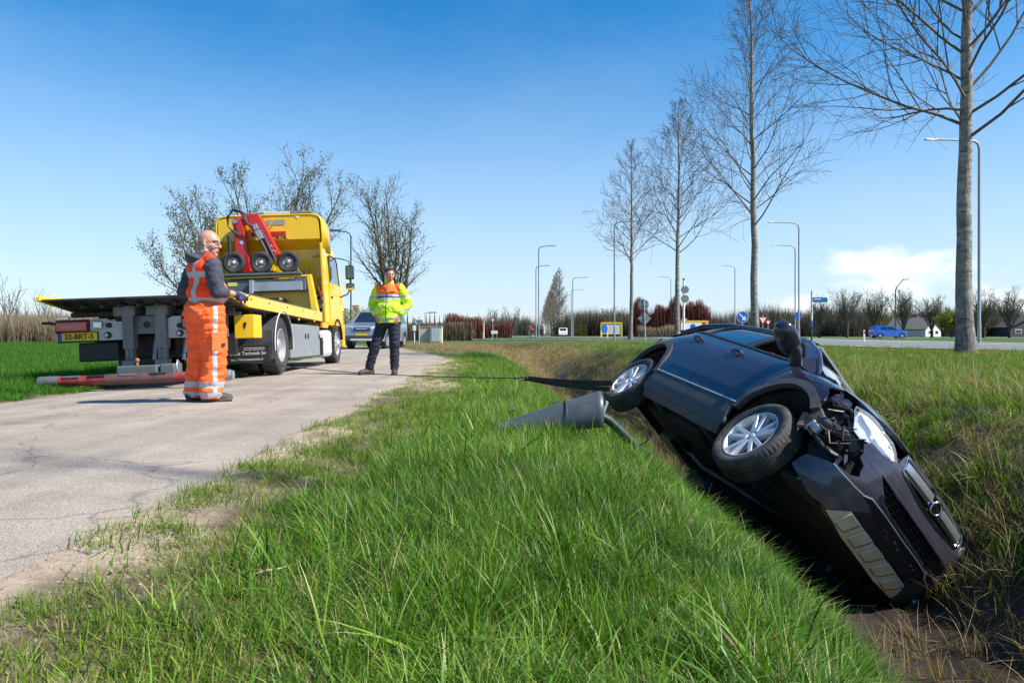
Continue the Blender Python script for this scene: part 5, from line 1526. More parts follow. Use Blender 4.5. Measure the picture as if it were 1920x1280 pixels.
# ------------------------------------------------------------------ tow truck (x forward, y left, z up, origin on the ground under the rear axle)
def face_euler(xd, yd):
    x, y = Vector(xd).normalized(), Vector(yd).normalized()
    z = x.cross(y)
    return Matrix((x, y, z)).transposed().to_euler()
REARFACE = face_euler((0, -1, 0), (0, 0, 1))
def truck_wheel(parent, loc, g, rubber, steel, dark, dual=False, front=False):
    w = MB()
    r0 = .50
    prof = [(.29, -.12), (.36, -.14), (.44, -.145), (.485, -.13), (.498, -.11)]
    for q in (-.06, 0, .06): prof += [(.50, q - .012), (.487, q - .009), (.487, q + .009), (.50, q + .012)]
    prof += [(.498, .11), (.485, .13), (.44, .145), (.36, .14), (.29, .12)]
    n = 80; k = len(prof); vs, fs = [], []
    for j in range(n):
        a = 2 * math.pi * j / n
        for r, h in prof:
            q = r - (.012 if j % 4 == 0 and abs(h) > .07 and r > .48 else 0)
            vs.append((q * math.cos(a), h, q * math.sin(a)))
    for j in range(n):
        for i in range(k - 1): fs.append((j * k + i, ((j + 1) % n) * k + i, ((j + 1) % n) * k + i + 1, j * k + i + 1))
    w.add(vs, fs)
    o = w.build('wheel', rubber, parent, 35)
    o.location = loc; o.rotation_euler = (0, R(17), R(180 if g < 0 else 0))
    rim = MB()
    if front:
        rim.lathe([(.295, .10), (.295, .13), (.275, .135), (.265, .10), (.24, .085), (.20, .105), (.15, .12), (.15, .15), (.10, .165), (.09, .20), (0, .205)], axis=(0, 1, 0), n=40)
    else:
        rim.lathe([(.295, .10), (.295, .13), (.28, .135), (.27, .09), (.25, -.02), (.19, -.05), (.14, -.03), (.13, .07), (.10, .10), (0, .11)], axis=(0, 1, 0), n=40)
    rim = rim.build('rim', steel, o, 35)
    for k in range(10):
        a = R(36 * k)
        b = MB(); h = .10 if front else -.045
        b.cyl((.172 * math.cos(a), h, .172 * math.sin(a)), (.172 * math.cos(a), h + .045, .172 * math.sin(a)), .016, .013, 6); b.build('wheel_nut', steel, o)
    if not dual:
        pass
    for k in range(8):
        a = R(45 * k + 10)
        b = MB(); b.cyl((.225 * math.cos(a), .086 if front else -.02, .225 * math.sin(a)), (.225 * math.cos(a), .092 if front else .0, .225 * math.sin(a)), .026, None, 10); b.build('hand_hole', dark, o)
    return o
def build_truck():
    yel = M('recovery_yellow', (.86, .52, .002), .32, var=.05, scale=2, coat=.5, dirt=.22, dirtcol=(.30, .20, .05), dscale=4)
    grey = M('galvanised_grey', (.17, .18, .19), .45, .45, var=.15, scale=7, dirt=.4, dirtcol=(.12, .11, .10))
    alu = M('brushed_aluminium', (.46, .48, .50), .38, .65, var=.1, scale=5, dirt=.3, dirtcol=(.2, .19, .18))
    white = M('white_panel', (.50, .52, .53), .45, var=.06, dirt=.35, dirtcol=(.25, .24, .22))
    blk = M('truck_black', (.016, .016, .017), .5, var=.2, dirt=.3, dirtcol=(.06, .055, .05))
    red = M('crane_red', (.55, .012, .010), .35, var=.08, coat=.4, dirt=.2, dirtcol=(.2, .05, .03))
    redp = M('worn_red', (.24, .008, .008), .5, var=.2, dirt=.5, dirtcol=(.18, .16, .15), dscale=9)
    tail = M('tail_lamp_red', (.50, .01, .012), .18, var=.1, coat=1.0)
    clear = M('lamp_clear', (.7, .75, .8), .12, .3, coat=1)
    rubber = M('truck_tyre', (.022, .022, .023), .8, var=.25, dirt=.6, dirtcol=(.085, .08, .07), bump=.2, bscale=60)
    steel = M('wheel_steel', (.55, .56, .57), .38, .6, var=.1, dirt=.4, dirtcol=(.22, .2, .18))
    deck = M('deck_underside', (.030, .034, .038), .55, .3, var=.4, scale=3, dirt=.5, dirtcol=(.08, .08, .08))
    glass = M('cab_glass', (.02, .035, .045), .05, var=.05, coat=1)
    plastic = M('fender_plastic', (.05, .052, .055), .55, var=.2, dirt=.5, dirtcol=(.12, .115, .105))
    t = empty('tow_truck', (-5.261, 13.091, -.055), (R(-2.2), R(.5), R(92.91)), 'yellow flatbed tow truck with folded red crane and raised platform', 'truck')
    def B(name, mat, c, s, rot=None, bevel=.008, par=t):
        m = MB(); m.box(c, s, rot); return m.build(name, mat, par, None, bevel)
    # ---- chassis
    for g in (-1, 1): B('chassis_rail', blk, (1.9, g * .38, .86), (8.6, .09, .26))
    for x in (-1.6, .9, 2.4, 3.6): B('cross_member', blk, (x, 0, .85), (.1, .7, .2))
    B('axle', blk, (0, 0, .5), (.18, 1.9, .18)); B('axle', blk, (5.4, 0, .46), (.14, 1.9, .14))
    B('differential', blk, (0, 0, .52), (.45, .42, .42), None, .1)
    B('gearbox', blk, (4.6, 0, .75), (1.6, .6, .55), None, .05)
    for g in (-1, 1):
        truck_wheel(t, (0, g * 1.09, .5), g, rubber, steel, blk, True)
        truck_wheel(t, (0, g * .76, .5), g, rubber, steel, blk, True)
        truck_wheel(t, (5.4, g * 1.08, .5), g, rubber, steel, blk, front=True)
        # rear mudguard with pale rim
        m = MB(); vs, fs = [], []
        for i in range(17):
            a = R(-8 + 196 * i / 16)
            for y in (.58, 1.27):
                for r in (.60, .575): vs.append((r * math.cos(a) * 1.06, g * y, .5 + r * math.sin(a)))
        for i in range(16):
            p = i * 4
            for a, b in ((0, 2), (2, 3), (3, 1), (1, 0)): fs.append((p + a, p + b, p + 4 + b, p + 4 + a))
        m.add(vs, fs); mg = m.build('mudguard', plastic, t, 40)
        e = MB(); e.tube([(.60 * 1.06 * math.cos(R(-8 + 196 * i / 20)), g * 1.275, .5 + .60 * math.sin(R(-8 + 196 * i / 20))) for i in range(21)], .012, 6); e.build('mudguard_edge', white, mg, 60)
        B('mudguard_skirt', plastic, (-.70, g * .92, .52), (.03, .68, .50))
    # mudflap with lettering
    B('mudflap', blk, (-.80, -.84, .37), (.025, .80, .30))
    tx = M('flap_white', (.7, .7, .68), .6, var=.1)
    text_obj('flap_lettering', 'Groot Techniek bv', .085, tx, t, (-.815, -.86, .385), REARFACE, sx=.95)
    text_obj('flap_address', 'www.degroottechniek.nl', .055, tx, t, (-.815, -.86, .285), REARFACE, sx=.95)
    for k in range(2): B('flap_stripe', tx, (-.814, -.98, .445 + .028 * k), (.006, .34, .008), None, 0)
    for k in range(5):
        m = MB(); m.bar((-.86, -.40 - k * .028, .50 + k * .05), (-.86, -.62 - k * .01, .36 + k * .045), .018, .03, (1, 0, 0)); m.build('fan_stripe', alu, t)
    for k in range(3): B('warning_board', redp if k % 2 == 0 else white, (-.88, -.56 - k * .07, .60), (.02, .07, .10), rotm(25, 0, 0))
    # ---- rear light panels
    for g, y0, y1, nm in ((1, 1.26, .32, 'l'), (-1, -.21, -1.0, 'r')):
        m = MB(); m.prism([(y0, .66), (y0, .95), (y0 + (y1 - y0) * .72, .97), (y0 + (y1 - y0) * .82, .92), (y1, .92), (y1, .66)] if g > 0 else [(y0, .66), (y0, .90), (y0 - .12, .97), (y1, .95), (y1, .66)], -2.49, -2.44, 'x')
        m.build('light_panel', white, t, None, .006)
    for y in (1.04, -.70):
        o = B('tail_light', tail, (-2.52, y, .868), (.06, .42, .15), None, .02)
        B('light_strip', M('strip_dull', (.40, .30, .30), .3), (-2.553, y, .868), (.01, .30, .022), None, 0, o)
        B('light_surround', blk, (-2.50, y, .868), (.05, .47, .19), None, .02, o)
        B('side_marker', clear, (-2.50, y + .12, .985), (.05, .16, .035), None, .006)
    p = B('number_plate', M('plate_yellow', (.82, .52, .01), .4, var=.05, dirt=.2), (-2.512, .965, .722), (.02, .53, .115), None, .004)
    B('plate_frame', blk, (-2.506, .965, .716), (.02, .56, .15), None, .004)
    B('country_strip', M('plate_blue', (.01, .06, .42), .4), (-2.5235, 1.205, .722), (.003, .045, .113), None, 0, p)
    text_obj('plate_lettering', '33-BRT-5', .105, M('plate_black', (.012, .012, .012), .5), p, (-2.5245, .945, .722), REARFACE, bold=.0022, sx=.98)
    for y, z, s in ((.68, .88, .10), (.54, .87, .07), (.56, .73, .09), (-.44, .83, .07), (-.44, .72, .09), (-.57, .72, .06)):
        m = MB(); m.cyl((-2.49, y, z), (-2.54, y, z), s * .55, s * .45, 14); o = m.build('socket', blk, t, 40)
        m = MB(); m.cyl((-2.54, y, z), (-2.548, y, z), s * .3, None, 12); m.build('socket_cap', alu if s > .08 else blk, o, 40)
    B('work_light', clear, (-2.53, .68, .88), (.05, .12, .11), None, .02)
    # mid plate and wheel-lift arms
    B('mid_plate', grey, (-2.44, .03, .86), (.05, .36, .26)); 
    for y in (.25, -.20):
        B('lift_arm', grey, (-2.50, y, .83), (.16, .15, .62), None, .012)
        B('lift_arm', grey, (-2.50, y, .45), (.12, .11, .28), None, .01)
        B('arm_foot', grey, (-2.52, y, .32), (.18, .17, .10), None, .02)
        B('arm_head', grey, (-2.40, y + .05, 1.06), (.34, .30, .14), None, .01)
        for k in range(4):
            m = MB(); m.cyl((-2.561, y, .40 + k * .05), (-2.566, y, .40 + k * .05), .012, None, 8); m.build('pin_hole', blk, t)
    m = MB(); m.cyl((-2.47, .03, .86), (-2.475, .03, .86), .05, None, 16); m.build('tow_eye', blk, t, 40)
    for y in (.0, -.42):
        m = MB(); m.tube([(-2.2, y, .75), (-2.35, y, .35)], .028, 10); m.build('hydraulic_ram', alu, t, 60)
    B('lift_carriage', grey, (-2.62, .05, .22), (.36, .55, .14), None, .02); B('lift_carriage', grey, (-2.62, -.35, .2), (.3, .2, .2), None, .02)
    m = MB(); m.cyl((-2.7, .08, .28), (-2.7, .08, .34), .022, .018, 10); m.ball((-2.7, .08, .36), .034, 12, 8); m.build('tow_ball', M('ball_brown', (.25, .12, .05), .5), t, 50)
    m = MB(); m.tube([(-2.62, -.46, .3), (-2.68, -.46, .34), (-2.72, -.46, .26), (-2.70, -.46, .2)], .014, 8); m.build('hook', alu, t, 60)
    segs = ((1.28, 1.02, grey, .078), (1.02, .40, redp, .07), (.40, -.52, M('bar_grey', (.085, .08, .08), .5, .3, var=.2, dirt=.6, dirtcol=(.3, .04, .03), dscale=6), .078), (-.52, -1.05, redp, .07), (-1.05, -1.12, blk, .085), (-1.12, -1.30, alu, .06))
    for y0, y1, mt, r in segs:
        m = MB(); m.cyl((-2.92, y0, .115), (-2.92, y1, .115), r, None, 18); m.build('crossbar_tube', mt, t, 40)
    for k, y in enumerate((.95, .62, .2, -.2, -.8)):
        m = MB(); m.prism([(-2.86, .18), (-2.98, .19), (-2.99, .165), (-2.87, .15)], y, y - .22, 'y'); m.build('wear_patch', blk if k % 2 else grey, t)
    for y in (1.28,):
        m = MB(); m.ball((-2.92, y, .115), (.075, .03, .075), 14, 8); m.build('bar_end', grey, t, 60)
    for y in (-1.16, -1.24):
        m = MB(); m.lathe([(.05, -.02), (.075, -.02), (.075, .02), (.05, .02)], (-2.92, y, .115), (0, 1, 0), 16, close=True); m.build('roller', alu, t, 40)
    B('spare_locker', blk, (-2.25, .75, .50), (.3, .55, .27), None, .02); B('under_locker', blk, (-1.7, .5, .55), (.8, .9, .35), None, .03); B('under_locker', blk, (-1.6, -.5, .55), (.8, .7, .35), None, .03)
    m = MB(); m.tube([(-2.4, 1.27, .90), (-2.42, 1.38, .93), (-2.42, 1.50, .935)], .02, 8); m.build('lamp_stalk', blk, t, 60)
    # yellow locker at the rear right, with its badge
    o = B('rear_locker', yel, (-1.70, -1.16, .80), (.40, .30, .355), None, .012)
    m = MB(); m.prism([(-1.185, .80), (-1.20, .85), (-1.175, .87), (-1.15, .85), (-1.155, .79), (-1.17, .76)], -1.903, -1.907, 'x'); m.build('badge', blk, o)
    B('locker_bracket', grey, (-1.98, -.93, .82), (.05, .04, .34)); B('locker_handle', grey, (-2.0, -1.05, 1.0), (.05, .2, .05), None, .015)
    # ---- platform
    def zp(x): return 1.235 - (x + 2.94) * .0115
    m = MB()
    sec = [(-2.94, .00, .03), (-2.55, .00, .09), (-1.8, .0, .15), (-.5, .0, .17), (3.35, .0, .17)]
    vs, fs = [], []
    for x, a, d in sec:
        z = zp(x); vs += [(x, 1.22, z), (x, -1.22, z), (x, -1.16, z - d), (x, 1.16, z - d)]
    for i in range(len(sec) - 1):
        for j in range(4): fs.append((i * 4 + j, i * 4 + (j + 1) % 4, i * 4 + 4 + (j + 1) % 4, i * 4 + 4 + j))
    fs += [(0, 1, 2, 3), (16, 19, 18, 17)]
    m.add(vs, fs); m.build('platform', deck, t, None, .006)
    for x in (-2.3, -1.5, -.7, .1, .9, 1.7, 2.5): B('deck_beam', deck, (x, 0, zp(x) - .19), (.07, 2.3, .07))
    for y in (.45, -.45): B('slide_rail', deck, (.4, y, zp(.4) - .235), (5.6, .10, .13))
    for k in range(9):
        B('underside_stiffener', deck, (-2.62 + .02 * (k % 3), 1.0 - k * .25, zp(-2.6) - .075), (.42, .05, .05), rotm(0, -9, 0))
    for g in (-1, 1):
        m = MB(); vs = []
        for x, h0, h1 in ((-2.96, .045, .02), (-2.4, .05, .09), (-2.0, .05, .14), (3.4, .05, .16)):
            z = zp(x); vs += [(x, g * 1.225, z + h0), (x, g * 1.275, z + h0 - .01), (x, g * 1.275, z - h1), (x, g * 1.225, z - h1)]
        fs = []
        for i in range(3):
            for j in range(4): fs.append((i * 4 + j, i * 4 + (j + 1) % 4, i * 4 + 4 + (j + 1) % 4, i * 4 + 4 + j))
        fs += [(0, 1, 2, 3), (12, 15, 14, 13)]
        m.add(vs, fs); m.build('side_rail', yel, t, None, .006)
        for x in (-1.9, -.9, .3, 1.5, 2.7):
            m = MB(); m.cyl((x, g * 1.276, zp(x) - .02), (x, g * 1.282, zp(x) - .02), .018, None, 10); m.build('lash_hole', blk, t)
        B('rail_top_wear', alu, (.3, g * 1.25, zp(.3) + .052), (5.2, .035, .006), rotm(0, .66, 0), 0)
    # headboard
    for g in (-1, 1):
        m = MB(); m.hexa([(3.3, g * 1.06, 1.15), (3.3, g * 1.22, 1.12), (3.5, g * 1.22, 1.12), (3.5, g * 1.06, 1.15), (3.36, g * .96, 2.04), (3.36, g * 1.06, 2.06), (3.5, g * 1.06, 2.06), (3.5, g * .96, 2.04)])
        m.build('headboard_post', yel, t, None, .012)
    B('headboard_top', yel, (3.43, 0, 2.03), (.12, 2.06, .05)); B('headboard_panel', yel, (3.52, 0, 1.45), (.04, 2.2, .62), None, .01)
    B('headboard_shelf', grey, (3.40, 0, 2.085), (.36, 1.75, .045))
    B('winch_beam', M('beam_slate', (.11, .13, .15), .5, .3, var=.2, dirt=.3, dirtcol=(.2, .2, .18)), (3.36, 0, 1.83), (.16, 1.92, .27), None, .008)
    B('winch_guide', alu, (3.24, -.35, 1.80), (.14, 1.08, .20), None, .008); B('winch_guide_end', alu, (3.20, .18, 1.80), (.16, .08, .30), None, .008)
    m = MB(); m.cyl((3.3, -.5, 1.42), (3.3, .5, 1.42), .13, None, 20); m.build('winch_drum', blk, t, 40)
    B('winch_label', M('label_lime', (.55, .60, .10), .5), (3.275, .62, 1.88), (.004, .2, .08), None, 0)
    m = MB(); m.box((3.23, -.42, 1.50), (.06, .07, .08)); m.build('latch', yel, t, None, .01)
    # three dolly wheels stowed on the shelf
    dt = MB(); dt.lathe([(.10, -.05), (.15, -.075), (.20, -.08), (.235, -.055), (.245, 0), (.235, .055), (.20, .08), (.15, .075), (.10, .05)], axis=(1, 0, 0), n=40)
    dtm = dt.mesh('tyre', 40)
    dr = MB(); dr.lathe([(.115, -.045), (.105, -.06), (.08, -.03), (.05, -.03), (.05, -.07), (.03, -.085), (0, -.085)], axis=(1, 0, 0), n=28); drm = dr.mesh('rim', 40)
    for k, (y, z, rm_) in enumerate(((.60, 2.36, None), (.01, 2.345, None), (-.58, 2.34, None))):
        w = new_obj('dolly_wheel', dtm, rubber, t); w.location = (3.38, y, z); w.rotation_euler = (R(20 * k), 0, R(4))
        new_obj('rim', drm, alu, w)
        for q in range(5):
            b = MB(); a = R(72 * q); b.cyl((-.03, .065 * math.cos(a), .065 * math.sin(a)), (-.05, .065 * math.cos(a), .065 * math.sin(a)), .012, None, 6); b.build('wheel_nut', blk, w)
        b = MB(); b.ball((-.085, 0, 0), .022, 8, 6); b.build('hub_cap', M('cap_lime', (.6, .6, .05), .5) if k < 2 else M('cap_red', (.7, .05, .03), .5), w)
        B('wheel_rest', blk, (3.38, y, 2.12), (.2, .14, .06))
    # ---- folded crane
    m = MB(); m.prism([(.66, 2.1), (.70, 3.2), (.74, 3.36), (.60, 3.44), (.50, 3.36), (.34, 2.2), (.34, 2.1)], 3.72, 3.98, 'x'); m.build('crane_column', red, t, None, .015)
    m = MB(); m.hexa([(3.70, .50, 3.42), (3.70, .14, 3.50), (3.96, .14, 3.50), (3.96, .50, 3.42), (3.70, -.14, 2.46), (3.70, -.32, 2.56), (3.96, -.32, 2.56), (3.96, -.14, 2.46)]); m.build('crane_boom', red, t, None, .015)
    m = MB(); m.prism([(.62, 3.40), (.52, 3.47), (.30, 3.52), (.22, 3.44), (.44, 3.28), (.56, 3.2)], 3.76, 3.94, 'x'); m.build('crane_knuckle', red, t, None, .012)
    m = MB(); m.cyl((3.66, .64, 3.33), (4.0, .64, 3.33), .055, None, 16); m.build('crane_pivot', alu, t, 40)
    m = MB(); m.tube([(3.66, .08, 3.12), (3.66, -.22, 2.42)], .035, 12); m.build('boom_ram', blk, t, 60)
    m = MB(); m.tube([(3.66, .20, 3.18), (3.66, -.10, 2.50)], .018, 8); m.build('ram_rod', alu, t, 60)
    m = MB(); m.tube([(3.66, .78, 3.0), (3.66, .76, 2.15)], .04, 10); m.build('column_ram', blk, t, 60)
    B('valve_block', alu, (3.64, .10, 3.0), (.07, .12, .22), rotm(-25, 0, 0)); B('valve_block', alu, (3.64, .18, 3.18), (.06, .10, .12), rotm(-25, 0, 0))
    rnd = random.Random(2)
    for k in range(3):
        m = MB(); m.tube([(3.66, .60 - .04 * k, 3.0), (3.62, .78, 3.2), (3.62, .80 - .02 * k, 3.42), (3.62, .66, 3.55 + .02 * k), (3.62, .48 - .04 * k, 3.50), (3.62, .36, 3.28), (3.64, .24 - .03 * k, 3.16)], .014, 6); m.build('hydraulic_hose', blk, t, 60)
    m = MB(); m.prism([(.58, 2.86), (.52, 2.90), (.46, 2.86), (.52, 2.80)], 3.714, 3.718, 'x'); m.build('crane_badge', M('badge_blue', (.35, .5, .75), .4), t)
    text_obj('crane_lettering', 'F C', .16, M('flap_white'), t, (3.695, -.14, 2.66), face_euler((0, -.5, -.86), (0, -.86, .5)))
    B('crane_base', blk, (3.85, .3, 1.95), (.4, 1.0, .5), None, .03); B('crane_base', red, (3.85, .5, 2.1), (.34, .5, .1))
    for k, (y, z) in enumerate(((-.9, 2.1), (-.75, 2.12), (-1.0, 2.0), (-.6, 2.1))): B('chain_binder', blk, (3.45 + .05 * k, y, z), (.10, .10, .09), rotm(20 * k, 10, 30 * k), .02)
    # black equipment tower behind the cab on the right
    for k in range(5): B('equipment_box', blk, (3.75 + .03 * (k % 2), -1.10, 1.05 + .14 * k), (.22, .24, .12), rotm(0, 8 * (k % 3), 6 * k), .02)
    m = MB(); m.tube([(3.6, -1.15, 1.8), (3.7, -1.2, 1.55), (3.82, -1.18, 1.3)], .03, 8); m.build('marker_tube', redp, t, 60)
    # ---- cab
    m = MB()
    prof = [(4.30, .95), (4.30, 2.75), (4.42, 2.86), (5.6, 2.86), (6.05, 2.55), (6.55, 1.75), (6.62, 1.30), (6.58, .62), (6.1, .55), (6.08, .95)] + [(5.4 + .64 * math.cos(R(a)), .5 + .60 * math.sin(R(a))) for a in (42, 60, 90, 120, 138)] + [(4.85, .95)]
    vs, tris, rim = fill2d(prof, [], .3)
    for (y, s_) in ((-1.21, 1), (1.21, -1)):
        k0 = len(m.v); 
        m.add([(x, y * (1.0 if z < 1.9 else 1.0 - .06 * (z - 1.9)), z) for x, z in vs], tris)
    n_ = len(vs); m.add([], []);
    for a, b in rim: m.f.append((a, b, b + n_, a + n_)); m.m.append(0)
    m.build('cab_body', yel, t, None, .03)
    # roof deflector: hollow fairing seen from behind
    def shell(y, z0, z1): pass
    m = MB(); vs, fs = [], []
    ring = []
    for x, k_, lift in ((4.05, 1.0, 0.0), (4.5, 1.0, .02), (5.2, .97, -.04), (5.7, .88, -.26), (6.0, .74, -.55)):
        row = []
        for i in range(21):
            a = math.pi * i / 20
            y = 1.21 * k_ * math.copysign(abs(math.cos(a)) ** .17, math.cos(a))
            z = 2.72 + (.80 + lift) * abs(math.sin(a)) ** .22 if 0 < i < 20 else 2.72
            row.append((x, y, z))
        ring.append(row)
    for row in ring: vs += row
    for i in range(len(ring) - 1):
        for j in range(20): fs.append((i * 21 + j, i * 21 + j + 1, (i + 1) * 21 + j + 1, (i + 1) * 21 + j))
    fs.append(tuple(range(4 * 21, 5 * 21)))
    m.add(vs, fs); o = m.build('roof_deflector', yel, t, 40)
    sm = o.modifiers.new('thick', 'SOLIDIFY'); sm.thickness = .03; sm.offset = -1
    # inner back wall of the deflector, sloping forward at its foot
    m = MB(); m.hexa([(4.26, 1.12, 2.72), (4.26, -1.12, 2.72), (4.32, -1.12, 2.72), (4.32, 1.12, 2.72), (4.06, 1.16, 2.93), (4.06, -1.16, 2.93), (4.14, -1.16, 2.93), (4.14, 1.16, 2.93)])
    m.hexa([(4.06, 1.16, 2.93), (4.06, -1.16, 2.93), (4.14, -1.16, 2.93), (4.14, 1.16, 2.93), (4.065, 1.15, 3.505), (4.065, -1.12, 3.505), (4.14, -1.12, 3.505), (4.14, 1.15, 3.505)])
    m.build('deflector_back', yel, t, None, .01)
    for g in (-1, 1):
        m = MB(); m.hexa([(4.02, g * 1.16, 1.0), (4.02, g * 1.24, 1.0), (4.42, g * 1.24, 1.0), (4.42, g * 1.18, 1.0), (4.0, g * 1.14, 2.84), (4.0, g * 1.20, 2.84), (4.42, g * 1.20, 2.84), (4.42, g * 1.16, 2.84)]); m.build('side_deflector', yel, t, None, .015)
        for z in (2.55, 3.3, 1.5):
            m = MB(); m.cyl((4.2, g * .95, z), (4.12, g * 1.16, z + .02), .018, None, 8); m.build('deflector_stay', alu, t, 60)
        # doors, windows, mirrors
        d = B('door', yel, (5.28, g * 1.222, 1.45), (1.30, .03, 1.02), None, .02)
        B('door_handle', blk, (4.78, g * 1.245, 1.62), (.16, .03, .05), None, .01, d)
        m = MB(); pw_ = [(4.74, 1.96), (5.86, 1.84), (5.98, 1.95), (5.70, 2.52), (5.50, 2.62), (4.78, 2.62)]
        m.prism(pw_, g * 1.165, g * 1.215, 'y'); m.build('door_window', glass, t, None, .01)
        m = MB(); pr = pw_; vs2 = [(x, g * 1.212, z) for x, z in pr] ; m.tube(vs2 + vs2[:1], .018, 6); m.build('window_seal', blk, t, 60)
        for z, h, c_ in ((2.31, .36, blk), (1.95, .17, None)):
            m = MB(); m.box((5.94, g * 1.50, z), (.13, .21, h)); o = m.build('mirror', blk, t, None, .035)
            m = MB(); m.box((5.872, g * 1.50, z), (.006, .17, h - .06)); m.build('mirror_glass', M('mirror_green', (.10, .16, .15), .06, .8), o, None, .01)
            if c_ is None:
                m = MB(); m.box((5.875, g * 1.50, z - .05), (.012, .18, .08)); m.build('mirror_yellow_back', yel, o, None, .01)
        m = MB(); m.tube([(5.75, g * 1.12, 2.68), (5.9, g * 1.30, 2.66), (5.94, g * 1.49, 2.60), (5.94, g * 1.50, 2.48)], .016, 8); m.build('mirror_arm', blk, t, 60)
        m = MB(); m.tube([(5.94, g * 1.50, 2.15), (5.94, g * 1.50, 2.0)], .016, 8); m.tube([(5.94, g * 1.49, 1.88), (5.95, g * 1.42, 1.75), (5.95, g * 1.22, 1.68)], .018, 8); m.build('mirror_arm', blk, t, 60)
        # cab steps, wheel arch, side fairings
        m = MB(); vs, fs = [], []
        for i in range(13):
            a = R(10 + 165 * i / 12)
            for y in (.92, 1.26):
                for r in (.62, .57): vs.append((5.4 + r * math.cos(a), g * y, .5 + r * math.sin(a)))
        for i in range(12):
            p_ = i * 4
            for a, b in ((0, 2), (2, 3), (3, 1), (1, 0)): fs.append((p_ + a, p_ + b, p_ + 4 + b, p_ + 4 + a))
        m.add(vs, fs); m.build('front_arch', blk, t, 40)
        o = B('fuel_cover', M('pale_grey_cover', (.55, .55, .54), .45, var=.06, dirt=.35, dirtcol=(.25, .24, .22)), (4.15, g * 1.10, .52), (.95, .28, .62), None, .09)
        B('cover_step', yel, (3.95, g * 1.20, .93), (.55, .08, .12), None, .015); B('side_reflector', M('amber', (.8, .3, .02), .3), (3.62, g * 1.235, .55), (.10, .01, .06), None, .004)
        B('cover_step', blk, (3.62, g * 1.12, .45), (.10, .2, .4), None, .02); B('mud_shield', blk, (4.74, g * 1.10, .52), (.06, .32, .70), None, .02)
        # side lockers
        for x0, x1 in ((.72, 2.02), (2.06, 3.34)):
            o = B('side_locker', alu, ((x0 + x1) / 2, g * 1.0, .58), (x1 - x0, .42, .64), None, .012)
            for xx in (x0 + .10, x1 - .10):
                m = MB(); m.tube([(xx, g * 1.212, .72), (xx, g * 1.222, .70), (xx, g * 1.222, .64), (xx, g * 1.212, .62)], .016, 8); m.build('locker_latch', blk, o, 60)
        B('locker_base', blk, (2.0, g * 1.0, .25), (2.7, .40, .03)); B('locker_bracket', grey, (.66, g * 1.1, .62), (.05, .16, .62), None, .006)
        for x in (1.2, 2.6): B('side_marker', M('amber'), (x, g * 1.262, .99), (.10, .02, .04), None, .006)
        B('marker_red', tail, (3.4, g * 1.23, .95), (.05, .03, .10), None, .01)
    B('rear_cab_wall', yel, (4.285, 0, 1.9), (.03, 2.3, 1.7), None, .01)
    for y in (-.9, -.45, 0, .45, .9):
        m = MB(); m.box((4.265, y, 1.95), (.02, .10, 1.3)); m.build('wall_rib', yel, t, None, .02)
    B('windscreen', glass, (6.28, 0, 2.18), (.03, 2.1, .85), rotm(0, -32, 0), .01); B('front_grille', blk, (6.63, 0, 1.2), (.04, 1.6, .5)); B('front_bumper', yel, (6.6, 0, .6), (.16, 2.4, .4), None, .05)
    for g in (-1, 1):
        B('headlamp', clear, (6.64, g * .9, .68), (.06, .4, .2), None, .02)
        for k in range(5): B('side_grille', blk, (6.50, g * 1.222, 1.05 + .07 * k), (.14, .02, .035), None, .006)
    # roof light bar and the markings on the back of the deflector
    B('light_bar', M('bar_smoke', (.18, .19, .19), .3, var=.2), (4.35, .35, 3.575), (.30, .42, .07), None, .02); B('light_bar', white, (4.35, -.15, 3.575), (.30, .62, .08), None, .02); B('light_bar', M('bar_smoke'), (4.35, -.70, 3.585), (.30, .52, .07), None, .02)
    xw = 4.13
    gm = M('marking_grey', (.30, .30, .27), .5)
    def quad(name, mat, pts):
        m = MB(); xx = lambda z: 4.057
        m.add([(xx(z), y, z) for y, z in pts] + [(xx(z) - .004, y, z) for y, z in pts], [(0, 1, 2, 3), (7, 6, 5, 4), (0, 1, 5, 4), (1, 2, 6, 5), (2, 3, 7, 6), (3, 0, 4, 7)]); return m.build(name, mat, t)
    quad('marking', gm, [(.04, 3.40), (-.09, 3.40), (-.02, 3.28), (.10, 3.28)]); quad('marking', gm, [(-.12, 3.40), (-.37, 3.40), (-.37, 3.28), (-.05, 3.28)])
    quad('marking_line', M('marking_olive', (.42, .30, .01), .5), [(-.06, 3.26), (-.10, 3.26), (.02, 3.14), (.06, 3.14)])
    quad('marking_bar', M('marking_red', (.42, .015, .012), .5), [(.40, 3.13), (-.38, 3.13), (-.38, 3.03), (.40, 3.03)])
    text_obj('deflector_lettering', 'RECOVERYDOB.NL'[8:], .115, M('plate_black'), t, (4.054, -.20, 2.985), REARFACE, bold=.002, sx=1.05)
    m = MB(); m.add([(4.06, -.60, 3.47), (4.06, -.72, 3.47), (4.06, -.66, 3.40), (4.055, -.60, 3.47), (4.055, -.72, 3.47), (4.055, -.66, 3.40)], [(0, 1, 2), (5, 4, 3), (0, 1, 4, 3), (1, 2, 5, 4), (2, 0, 3, 5)]); m.build('marking', M('flap_white'), t)
    return t
TRUCK = build_truck()
